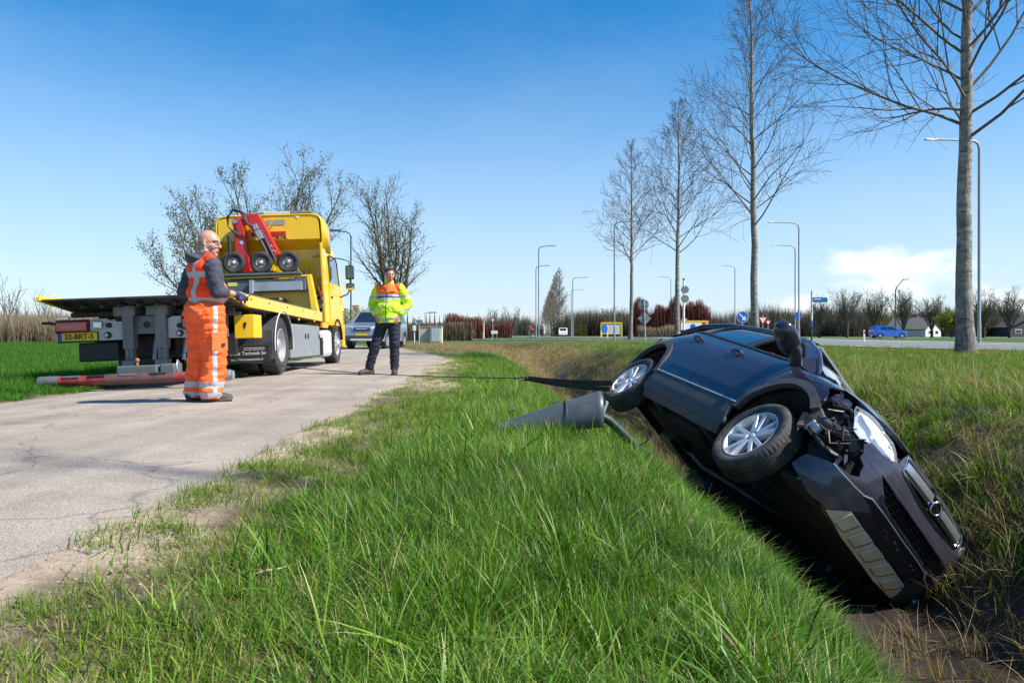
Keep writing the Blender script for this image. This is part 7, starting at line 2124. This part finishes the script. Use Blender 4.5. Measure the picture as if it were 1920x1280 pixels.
def give_way(px, Y, zc, s, label, front=True, stripes=False, H=None):
    e = empty('give_way_sign', (lat(px, Y), Y, 0), (0, 0, 0), label, 'road sign')
    sign_pole(e, H or zc + .4, .035)
    o = plate(e, 'sign_plate', tri(s), zc, REDS if front else BACK)
    if front: plate(o, 'sign_face', tri(s * .62), zc, WHITES, -.053, .004)
    if stripes:
        for k in range(4):
            m = MB(); m.cyl((0, 0, .5 + k * .5), (0, 0, .75 + k * .5), .05, None, 10); m.build('pole_band', BLUES if k % 2 else WHITES, e, 60)
    return e
zc_ = lambda y, Y: (625 - y) / 1400 * Y + HC
e = empty('road_sign', (lat(1211, 46), 46, 0), (0, 0, R(3)), 'round sign over diamond sign on one leaning pole, both seen from behind', 'road sign')
sign_pole(e, 2.9, .032, -.045)
plate(e, 'round_plate', ring(.33), zc_(571, 46), BACK, .05, .012, -.13); plate(e, 'diamond_plate', [(-.43, 0), (0, -.43), (.43, 0), (0, .43)], zc_(597, 46), BACK, .05, .012, -.08)
for z in (zc_(571, 46), zc_(597, 46)):
    m = MB(); m.box((-.1, .02, z), (.5, .02, .03)); m.build('sign_bracket', POLE, e)
give_way(1283, 80, zc_(601, 80), .85, 'red and white give-way sign on striped post beside the forked poplar', True, True)
give_way(1430, 62, zc_(599, 62), .85, 'give-way sign half hidden by the tall poplar trunk', True)
give_way(1440, 90, zc_(604, 90), .75, 'small pale give-way sign right of the tall poplar trunk', True)
give_way(786, 50, zc_(604, 50), .55, 'give-way sign seen from behind above the utility cabinets', False)
give_way(924, 100, zc_(600, 100), .75, 'faint white give-way sign above the white notice board', True)
e = empty('arrow_sign', (lat(1392, 58), 58, 0), (0, 0, 0), 'round blue sign with white arrow pointing down right', 'road sign')
sign_pole(e, zc_(594, 58) + .3, .04); o = plate(e, 'sign_plate', ring(.45), zc_(594, 58), WHITES); plate(o, 'sign_face', ring(.42), zc_(594, 58), BLUES, -.053, .004)
ar = [(-.27, .20), (-.20, .27), (.10, -.03), (.22, .09), (.26, -.26), (-.09, -.22), (.03, -.10)]
plate(o, 'arrow', ar, zc_(594, 58), WHITES, -.058, .004)
e = empty('finger_post', (lat(1522, 62), 62, 0), (0, 0, 0), 'tall banded post carrying a blue direction board', 'road sign')
Hf = zc_(545, 62)
for k in range(7):
    m = MB(); m.cyl((0, 0, -.1 + Hf * k / 7), (0, 0, Hf * (k + 1) / 7), .07, None, 10); m.build('post_section', [LAMPD, LAMPD, BLUES, WHITES, POLE, POLE, POLE][k], e, 60)
o = plate(e, 'direction_board', [(.06, -.21), (1.22, -.21), (1.34, 0), (1.22, .21), (.06, .21)], zc_(562, 62), M('board_blue', (.015, .13, .30), .4))
text_obj('board_lettering', 'Nieuwveen', .20, WHITES, o, (.52, -.056, zc_(562, 62) + .02), (R(90), 0, 0)) if False else plate(o, 'board_lettering', [(.15, .03), (.75, .03), (.75, .09), (.15, .09)], zc_(562, 62), WHITES, -.053, .004)
e = empty('signal_mast', (lat(1282, 74), 74, 0), (0, 0, 0), 'white signal mast with two grey round heads beside forked poplar', 'signal')
m = MB(); m.tube([(0, 0, -.1), (0, 0, zc_(523, 74))], .10, 10); m.build('mast', WHITES, e, 60); m = MB(); m.cyl((0, 0, zc_(525, 74)), (0, 0, zc_(522, 74)), .12, None, 10); m.build('mast_cap', LAMPD, e, 60)
for yy in (543, 560):
    m = MB(); m.cyl((.12, -.10, zc_(yy, 74)), (.12, .10, zc_(yy, 74)), .38, None, 20); m.build('signal_head', BACK, e, 40)
e = empty('cycle_sign', (lat(1496, 70), 70, 0), (0, 0, 0), 'small round blue cycle sign beside the pair of lamps', 'road sign')
sign_pole(e, zc_(588, 70), .03); plate(e, 'sign_plate', ring(.36), zc_(592, 70), BLUES)
e = empty('marker_post', (lat(1620, 53), 53, 0), (0, 0, 0), 'white roadside marker post with red reflector', 'post')
m = MB(); m.box((0, 0, .42), (.13, .10, 1.05), None, taper=.8); m.build('post', WHITES, e, None, .02); m = MB(); m.box((.02, -.055, .78), (.06, .01, .16)); m.build('reflector', REDS, e)
# roundabout furniture
e = empty('town_board', (lat(1147, 96), 96, .25), (0, 0, 0), 'pale board in a thick yellow frame on the roundabout', 'board')
for x, w_ in ((-1.35, .2), (1.25, .2)):
    m = MB(); m.box((x, 0, .85), (w_, .16, 1.9)); m.build('frame_post', M('frame_yellow', (.80, .50, .01), .4), e, None, .02)
m = MB(); m.box((-.05, 0, 1.78), (2.8, .16, .2)); m.build('frame_top', M('frame_yellow'), e, None, .02); m = MB(); m.box((-.05, 0, .98), (2.4, .06, 1.3)); m.build('panel', M('board_pale', (.55, .57, .55), .5), e, None, .01)
e = empty('chevron_sign', (lat(1133, 95), 95, .25), (0, 0, R(20)), 'blue oval sign on a yellow stand left of the framed board', 'road sign')
m = MB(); m.box((-.45, 0, .4), (.14, .1, .9)); m.build('stand', M('frame_yellow'), e); m = MB(); m.box((.45, 0, .7), (.16, .1, 1.7)); m.build('stand', M('frame_yellow'), e); plate(e, 'sign_plate', [(x * .75, z) for x, z in ring(.62)], 1.05, BLUES); 
e = empty('information_board', (lat(1302, 88), 88, 0), (0, 0, 0), 'white information board edged yellow seen over the car roof', 'board')
o = plate(e, 'panel', [(-1.6, -.45), (1.6, -.45), (1.6, .5), (-1.6, .5)], 1.6, WHITES, -.03, .05); plate(o, 'top_edge', [(-1.65, .45), (1.65, .45), (1.65, .62), (-1.65, .62)], 1.6, M('frame_yellow'), -.03, .08); plate(o, 'blue_mark', ring(.32), 1.5, BLUES, -.085, .006, -.2); plate(o, 'red_mark', [(-.2, -.2), (.2, -.2), (.3, .2), (-.2, .3)], 1.75, REDS, -.085, .006, 1.1)
for x in (-1.3, 1.3):
    m = MB(); m.box((x, 0, .55), (.1, .1, 1.3)); m.build('leg', POLE, e)
# by the path
e = empty('utility_cabinet', (lat(797, 54), 54, 0), (0, 0, R(-3)), 'sandy concrete utility cabinet, left of the metal one', 'cabinet')
m = MB(); m.box((0, 0, .56), (.68, .5, 1.16)); m.build('housing', M('sandy_concrete', (.62, .53, .42), .9, var=.12, scale=9, dirt=.3), e, None, .015); m = MB(); m.box((0, 0, 1.17), (.74, .56, .07)); m.build('lid', M('lid_concrete', (.36, .32, .27), .9), e, None, .015)
e = empty('utility_cabinet', (lat(818, 53.6), 53.6, 0), (0, 0, R(-3)), 'grey metal utility cabinet with ribbed door', 'cabinet')
m = MB(); m.box((0, 0, .57), (.88, .5, 1.18)); m.build('housing', M('sandy_concrete'), e, None, .015); m = MB(); m.box((.0, -.26, .60), (.66, .03, .95)); o = m.build('door', M('cabinet_grey', (.58, .61, .62), .5, .2, var=.06), e, None, .008)
for k in range(6):
    m = MB(); m.box((-.27 + k * .108, -.278, .60), (.02, .01, .88)); m.build('door_rib', M('cabinet_grey'), o)
m = MB(); m.box((0, 0, 1.19), (.94, .56, .07)); m.build('lid', M('lid_concrete'), e, None, .015); m = MB(); m.box((0, -.255, .98), (.14, .03, .06)); m.build('vent', LAMPD, e)
e = empty('marker_pole', (lat(777, 50), 50, 0), (0, 0, 0), 'thin pole with green tip and small white box by the path', 'post')
sign_pole(e, 1.7, .03, 0, WHITES); m = MB(); m.cyl((0, 0, 1.25), (0, 0, 1.72), .05, None, 10); m.build('tip', M('tip_green', (.03, .12, .12), .5), e, 60); m = MB(); m.box((0, -.04, 1.05), (.22, .1, .34)); m.build('box', WHITES, e, None, .01)
e = empty('notice_board', (lat(866, 72), 72, 0), (0, 0, 0), 'low white notice board standing before the beech hedge', 'board')
m = MB(); m.box((0, 0, .55), (.98, .06, .58)); m.build('panel', WHITES, e, None, .01)
for x in (-.4, .4):
    m = MB(); m.box((x, .04, .2), (.07, .06, .6)); m.build('leg', POLE, e)
e = empty('notice_board', (lat(927, 96), 96, 0), (0, 0, 0), 'white board on legs in front of the low red hedge', 'board')
m = MB(); m.box((0, 0, .85), (.85, .05, .42)); m.build('panel', WHITES, e, None, .01)
for x in (-.3, .3):
    m = MB(); m.box((x, .04, .4), (.06, .06, .8)); m.build('leg', POLE, e)
e = empty('price_column', (lat(883, 104), 104, 0), (0, 0, 0), 'tall white column with red bands at its foot', 'column')
m = MB(); m.box((0, 0, 1.55), (.50, .35, 2.9)); o = m.build('column', WHITES, e, None, .03)
for k in range(3):
    m = MB(); m.box((.04, -.19, .45 + k * .36), (.30, .04, .17)); m.build('red_band', REDS, o)
e = empty('barrier_post', (lat(893, 102), 102, 0), (0, 0, 0), 'red and white banded barrier post beside the white column', 'post')
for k in range(5):
    m = MB(); m.cyl((0, 0, k * .36 - .1), (0, 0, k * .36 + .27), .10, None, 10); m.build('band', REDS if k % 2 == 0 else WHITES, e, 60)
e = empty('white_post', (lat(907, 106), 106, 0), (0, 0, 0), 'plain white post right of the banded barrier', 'post')
m = MB(); m.box((0, 0, 1.2), (.22, .22, 2.4)); m.build('post', WHITES, e, None, .02); m = MB(); m.box((0, 0, 2.45), (.3, .3, .1)); m.build('cap', POLE, e, None, .02)

# ------------------------------------------------------------------ parked and passing cars
def side_shell(prof, W, tumble_z, tumble, mat, parent, name='body', bevel=.03, narrow=None):
    vs, tris, rim = fill2d(prof, [], .22)
    m = MB()
    def yy(x, z):
        y = W / 2 - max(0, z - tumble_z) * tumble
        if narrow: y -= narrow(x)
        return y
    m.add([(x, -yy(x, z), z) for x, z in vs], tris); n = len(vs)
    m.add([(x, yy(x, z), z) for x, z in vs], [(t[2], t[1], t[0]) for t in tris])
    for a, b in rim: m.f.append((a, b, b + n, a + n)); m.m.append(0)
    return m.build(name, mat, parent, 35, bevel)
def plain_wheel(parent, loc, r, w, rubber, alloy):
    m = MB(); m.lathe([(r * .62, -w / 2), (r * .85, -w / 2 - .005), (r, -w / 2 + .03), (r, w / 2 - .03), (r * .85, w / 2 + .005), (r * .62, w / 2)], axis=(0, 1, 0), n=32)
    o = m.build('wheel', rubber, parent, 40); o.location = loc
    for g in (-1, 1):
        c = MB(); c.lathe([(r * .66, g * (w / 2 - .005)), (r * .6, g * (w / 2 - .03)), (r * .2, g * (w / 2 - .02)), (0, g * (w / 2 - .005))], axis=(0, 1, 0), n=24); rm = c.build('rim', alloy, o, 40)
        for k in range(5):
            s = MB(); a = R(72 * k); s.bar((r * .12 * math.cos(a), g * (w / 2 - .012), r * .12 * math.sin(a)), (r * .6 * math.cos(a), g * (w / 2 - .012), r * .6 * math.sin(a)), .06, .02, (0, 1, 0)); s.build('spoke', alloy, o)
    return o
def glass_poly(parent, name, poly, W, tumble_z, tumble, off, mat):
    for g in (-1, 1):
        vs, tris, rim = fill2d(poly, [], .3)
        m = MB(); m.add([(x, g * (W / 2 - max(0, z - tumble_z) * tumble + off), z) for x, z in vs], tris); m.build(name, mat, parent)
DG = M('car_glass_dark', (.015, .02, .025), .06, var=.05, coat=1)
RB, AL = M('small_tyre', (.02, .02, .021), .8), M('small_alloy', (.45, .47, .5), .35, .7)
def arch_notch(cx, r, zb): return [(cx + r * math.cos(R(a)), .32 + r * math.sin(R(a))) for a in range(180 - 5, 0, -25)]
def hatchback():
    e = empty('hatchback_car', (lat(1665, 88.5), 88.5, ROADZ + .01), (0, 0, R(-3)), 'bright blue hatchback driving along the side road', 'car')
    bp = M('bright_blue_paint', (.006, .095, .50), .25, var=.04, coat=1)
    prof = [(-1.93, .38), (-1.98, .75), (-1.92, 1.02), (-1.62, 1.44), (-1.3, 1.49), (-.4, 1.50), (.25, 1.40), (.95, 1.04), (1.7, .88), (1.93, .68), (1.95, .34), (1.62, .22)] + [(1.25 + .36 * math.cos(R(a)), .31 + .36 * math.sin(R(a))) for a in (-10, 20, 50, 90, 130, 160, 190)] + [(.85, .2), (-.85, .2)] + [(-1.25 + .36 * math.cos(R(a)), .31 + .36 * math.sin(R(a))) for a in (-10, 20, 50, 90, 130, 160, 190)]
    nar = lambda x: .10 * max(0, (abs(x) - 1.3) / .65) ** 2
    side_shell(prof, 1.70, .92, .30, bp, e, narrow=nar)
    glass_poly(e, 'front_window', [(.10, 1.36), (.82, 1.03), (-.32, 1.0), (-.36, 1.40)], 1.70, .92, .30, .006, DG); glass_poly(e, 'rear_window', [(-.44, 1.40), (-.40, 1.0), (-1.12, 1.02), (-1.22, 1.36)], 1.70, .92, .30, .006, DG)
    m = MB(); m.box((.62, 0, 1.22), (.02, 1.2, .60), rotm(0, -62, 0)); m.build('windscreen', DG, e); m = MB(); m.box((-1.80, 0, 1.22), (.02, 1.15, .40), rotm(0, 35, 0)); m.build('rear_screen', DG, e)
    for g in (-1, 1):
        m = MB(); m.box((-1.80, g * .72, .95), (.30, .12, .20)); m.build('tail_light', M('tail_red'), e, None, .03); m = MB(); m.box((1.72, g * .66, .75), (.34, .16, .14)); m.build('headlight', M('lamp_clear'), e, None, .03)
        m = MB(); m.ball((.62, g * .90, 1.02), (.09, .08, .07), 10, 7); m.build('mirror', bp, e, 50); m = MB(); m.box((-.30, g * .852, .88), (.16, .02, .03)); m.build('door_handle', bp, e); m = MB(); m.box((-.42, g * .846, .62), (.012, .01, .70)); m.build('door_gap', M('seam_dark'), e)
        for x in (-1.25, 1.25): plain_wheel(e, (x, g * .74, .31), .31, .19, RB, AL)
    m = MB(); m.box((0, 0, .3), (3.2, 1.4, .2)); m.build('underbody', M('underbody_black'), e)
    m = MB(); m.box((1.94, 0, .45), (.04, .9, .2)); m.build('grille', LAMPD, e)
    return e
hatchback()
def pickup():
    e = empty('suv_car', (lat(708, 35.5), 35.5, 0), (0, 0, R(-97)), 'silver grey off-road car facing the camera behind the man in yellow', 'car')
    sp = M('silver_blue_paint', (.26, .31, .37), .28, .35, var=.05, coat=.8)
    prof = [(-2.35, .55), (-2.38, 1.05), (-2.2, 1.16), (-1.9, 1.66), (-1.5, 1.74), (.2, 1.74), (.45, 1.68), (1.15, 1.18), (2.1, 1.06), (2.34, .92), (2.38, .55), (2.1, .36)] + [(1.45 + .43 * math.cos(R(a)), .38 + .43 * math.sin(R(a))) for a in (-5, 20, 50, 90, 130, 160, 185)] + [(.95, .34), (-.95, .34)] + [(-1.45 + .43 * math.cos(R(a)), .38 + .43 * math.sin(R(a))) for a in (-5, 20, 50, 90, 130, 160, 185)]
    nar = lambda x: .12 * max(0, (abs(x) - 1.6) / .75) ** 2
    side_shell(prof, 1.86, 1.08, .28, sp, e, narrow=nar)
    m = MB(); m.hexa([(1.16, -.80, 1.17), (1.16, .80, 1.17), (1.10, .80, 1.15), (1.10, -.80, 1.15), (.50, -.66, 1.69), (.50, .66, 1.69), (.44, .66, 1.67), (.44, -.66, 1.67)]); m.build('windscreen', DG, e)
    glass_poly(e, 'side_window', [(.35, 1.62), (.98, 1.17), (-1.8, 1.18), (-1.62, 1.62)], 1.86, 1.08, .28, .006, DG)
    for g in (-1, 1):
        m = MB(); m.hexa([(2.22, g * .84, .86), (2.36, g * .42, .86), (2.38, g * .42, .98), (2.20, g * .84, 1.02), (2.02, g * .88, .92), (2.1, g * .5, .92), (2.1, g * .5, 1.04), (2.0, g * .88, 1.06)]); m.build('headlight', M('lamp_clear'), e, None, .015)
        m = MB(); m.box((.92, g * 1.04, 1.20), (.14, .22, .18)); m.build('mirror', sp, e, None, .04)
        m = MB(); m.box((2.30, g * .70, .58), (.10, .22, .12)); m.build('fog_lamp', M('lamp_clear'), e, None, .02)
        for x in (-1.45, 1.45): plain_wheel(e, (x, g * .80, .38), .38, .25, RB, AL)
        m = MB(); m.tube([(-1.5, g * .62, 1.80), (.1, g * .62, 1.80)], .025, 8); m.build('roof_rail', LAMPD, e, 60)
    m = MB(); m.box((2.36, 0, .88), (.05, .78, .16)); m.build('grille', LAMPD, e, None, .02)
    m = MB(); m.box((2.38, 0, .90), (.03, .5, .025)); m.build('grille_bar', M('lamp_clear'), e); m = MB(); m.box((2.40, 0, .66), (.02, .52, .11)); m.build('number_plate', M('plate_yellow'), e)
    m = MB(); m.box((2.36, 0, .50), (.10, 1.5, .22)); m.build('lower_bumper', LAMPD, e, None, .03); m = MB(); m.box((2.40, 0, .42), (.06, 1.0, .09)); m.build('skid_plate', M('lamp_clear'), e, None, .02)
    m = MB(); m.box((0, 0, .5), (4.0, 1.5, .25)); m.build('underbody', M('underbody_black'), e)
    return e
pickup()
e = empty('van', (lat(1056, 170), 170, 0), (0, 0, R(-95)), 'small white van far off at the end of the avenue', 'van')
side_shell([(-2.4, .4), (-2.4, 1.9), (.9, 1.95), (1.5, 1.25), (2.3, 1.05), (2.4, .4)], 1.9, 1.2, .12, WHITES, e)
m = MB(); m.box((1.25, 0, 1.55), (.03, 1.5, .75), rotm(0, -40, 0)); m.build('windscreen', DG, e)
for x in (-1.5, 1.5):
    for g in (-1, 1): plain_wheel(e, (x, g * .85, .33), .33, .2, RB, AL)

# ------------------------------------------------------------------ cyclists
bt = MB(); bt.lathe([(.335 + .016 * math.cos(a), .016 * math.sin(a)) for a in [2 * math.pi * i / 6 for i in range(6)]], axis=(0, 1, 0), n=28, close=True); bt.cyl((0, -.03, 0), (0, .03, 0), .03, None, 8)
for k in range(8): bt.bar((0, 0, 0), (.33 * math.cos(R(45 * k)), 0, .33 * math.sin(R(45 * k))), .006, .006)
btm = bt.mesh('wheel', 50)
def cyclist(px, Y, yaw, shirt, who, bike_label, man_label):
    b = empty('bicycle', (lat(px, Y), Y, .06), (0, 0, R(yaw)), bike_label, 'bicycle')
    for x in (-.5, .5):
        o = new_obj('wheel', btm, RB, b); o.location = (x, 0, .35)
    m = MB(); m.tube([(-.5, 0, .35), (-.05, 0, .30), (.38, 0, .78), (-.18, 0, .80), (-.05, 0, .30)], .018, 6); m.tube([(-.5, 0, .35), (-.18, 0, .80), (-.21, 0, .95)], .014, 6); m.tube([(.5, 0, .35), (.40, 0, .72), (.37, 0, .95)], .016, 6); m.build('frame', M('bike_frame', (.6, .6, .6), .4, .3), b, 60)
    m = MB(); m.tube([(.37, -.22, .95), (.42, -.2, .98), (.37, 0, .97), (.42, .2, .98), (.37, .22, .95)], .012, 6); m.build('handlebar', LAMPD, b, 60); m = MB(); m.box((-.22, 0, .97), (.24, .12, .04)); m.build('saddle', LAMPD, b, None, .015)
    p = empty('person', (lat(px, Y), Y, .06), (0, 0, R(yaw)), man_label, 'person')
    q = MB(); head_shapes(q, (.34, 0, 1.60), 0, R(8), 1.0); limb(q, [(.27, 0, 1.52), (.22, 0, 1.42)], [.06, .07]); limb(q, [(.18, 0, 1.38), (-.18, 0, 1.02)], [.12, .12])
    for g, kz in ((-1, .72), (1, .60)):
        limb(q, [(.17, g * .18, 1.38), (.30, g * .22, 1.15), (.38, g * .20, .99)], [.045, .04, .03]); limb(q, [(-.18, g * .09, 1.0), (.14, g * .10, kz), (-.05 + (.1 if g > 0 else 0), g * .11, kz - .42)], [.08, .06, .045])
        hand(q, (.38, g * .20, .99), (.6, 0, -.7), (.2, 0, -1), -g, 1.2)
    sculpt('body', q, .014, 2, SKIN2, p)
    s = MB(); limb(s, [(.18, 0, 1.38), (0, 0, 1.2), (-.17, 0, 1.03)], [.15, .155, .15])
    for g in (-1, 1): limb(s, [(.17, g * .17, 1.39), (.24, g * .21, 1.26)], [.07, .062])
    sculpt('shirt', s, .016, 2, shirt, p)
    t = MB(); t.ball((-.18, 0, 1.0), (.16, .17, .12), 14, 9)
    for g, kz in ((-1, .72), (1, .60)): limb(t, [(-.17, g * .09, .99), (.12, g * .10, kz + .02)], [.10, .075])
    sculpt('shorts', t, .016, 2, M('cycling_black', (.015, .015, .018), .7), p)
    h = MB(); h.ball((.33, 0, 1.66), (.125, .095, .075), 14, 9); h.build('helmet', shirt, p, 60)
    for g, kz in ((-1, .72), (1, .60)):
        f = MB(); f.ball((0 + (.1 if g > 0 else 0), g * .11, kz - .45), (.13, .045, .05), 12, 8); f.build('shoe', M('black_boot'), p, 60)
cyclist(997, 104, 200, M('jersey_red', (.45, .02, .03), .6), 'red', 'pale racing bicycle ridden by the man in red', 'cyclist in red and black jersey bent over the handlebars')
cyclist(1461, 76, 165, M('jersey_blue', (.06, .14, .42), .6), 'blue', 'bicycle of the blue-shirted rider beyond the wreck', 'cyclist in blue shirt showing just above the wreck mirror')
cyclist(1474, 79, 165, M('jersey_white', (.75, .75, .76), .6), 'white', 'bicycle of the white-shirted rider beyond the wreck', 'cyclist in white shirt showing just above the wreck mirror')

# ------------------------------------------------------------------ far buildings
def house(name, x, Y, w, d, h, rh, wallm, roofm, label, yaw=0.0, wins=2):
    e = empty(name, (x, Y, 0), (0, 0, R(yaw)), label, 'building')
    m = MB(); m.box((0, 0, h / 2), (w, d, h)); m.build('wall', wallm, e)
    m = MB(); m.prism([(-w / 2, h), (w / 2, h), (0, h + rh)], -d / 2 + .02, d / 2 - .02, 'y'); m.build('gable', wallm, e)
    for g in (-1, 1):
        m = MB(); a, b = Vector((g * (w / 2 + .4), 0, h - .25 * rh / (w / 2) - .05)), Vector((0, 0, h + rh + .1)); m.bar(a, b, d + .7, .18, (g, 0, .5)); m.build('roof', roofm, e)
    for k in range(wins):
        xx = (k - (wins - 1) / 2) * w / (wins + .4)
        m = MB(); m.box((xx, -d / 2 - .02, h * .55), (w / (wins + 3), .08, h * .42)); f = m.build('window', WHITES, e); m = MB(); m.box((xx, -d / 2 - .07, h * .55), (w / (wins + 3) - .2, .03, h * .42 - .2)); m.build('pane', DG, f)
    m = MB(); m.box((w * .2, 0, h + rh * .9), (.6, .6, 1.3)); m.build('chimney', M('brick_dull', (.22, .12, .09), .9), e)
    return e
dkroof, whw = M('dark_roof', (.055, .05, .05), .8, var=.2), M('render_white', (.62, .60, .56), .9, var=.06)
house('farmhouse', lat(1713, 150), 150, 5.2, 8, 1.7, 2.0, whw, M('grey_roof', (.16, .15, .14), .8), 'white gabled farmhouse half hidden by the pollard willows', 30)
house('barn', lat(1900, 150), 150, 8.5, 8, 2.0, 1.9, M('barn_dark', (.06, .055, .05), .9, var=.2), dkroof, 'long dark barn with low roof beyond the last pollard', 8, 3)
house('shed', lat(648, 74), 74, 5.0, 6, 1.4, 1.6, M('brick_dull'), dkroof, 'dark roofed shed right of the tow truck cab', 4, 1)
house('farmhouse', lat(1600, 190), 190, 9, 7, 1.6, .5, whw, M('grey_roof'), 'long low pale building behind the blue hatchback', 0, 4)
bs = willow_meshes(91, 2.9, 9, 40, .02, 2600, .12, 2, .2, (8,), .03, 3)
plant_tree('blossom_bush', bs, [PW[0], PW[1], leaf_material('blossom_pale', [(0, (.45, .42, .30)), (1, (.75, .72, .60))], .4, .7)], (lat(668, 62), 62, 0), 'pale blossoming bush between the lamp post and grey car', 'bush')
wsh = willow_meshes(95, 6.5, 9, 40, .02, 2200, .14, 3, .6, (9, 5), .04, 2)
plant_tree('bare_tree', wsh, WM, (lat(1150, 165), 165, 0), 'budding tree above the yellow-framed board', rz=1)
plant_tree('bare_tree', willow_meshes(96, 6.0, 8, 34, .02, 0, .1, 3, .8, (9, 5), .04, 0), WM, (lat(960, 150), 150, 0), 'bare grey tree between the two small dark lamps', rz=2)
plant_tree('bare_tree', willow_meshes(97, 5.2, 8, 34, .02, 0, .1, 3, .8, (9, 5), .04, 0), WM, (lat(927, 140), 140, 0), 'small bare reddish tree behind the faint give-way sign', rz=.4)

ds = MB(); z_ = zgf(-.72, 2.2)
ds.tube([(-.755, 2.20, z_ + .045), (-.725, 2.205, z_ + .052), (-.695, 2.21, z_ + .054), (-.67, 2.22, z_ + .060)], [.002, .0042, .004, .002], 7)
ds = ds.build('dry_stick', M('pale_wood', (.42, .34, .21), .8, var=.15, scale=40), None, 60)
tag(ds, 'short pale dry stick lying on the trodden grass', 'stick')
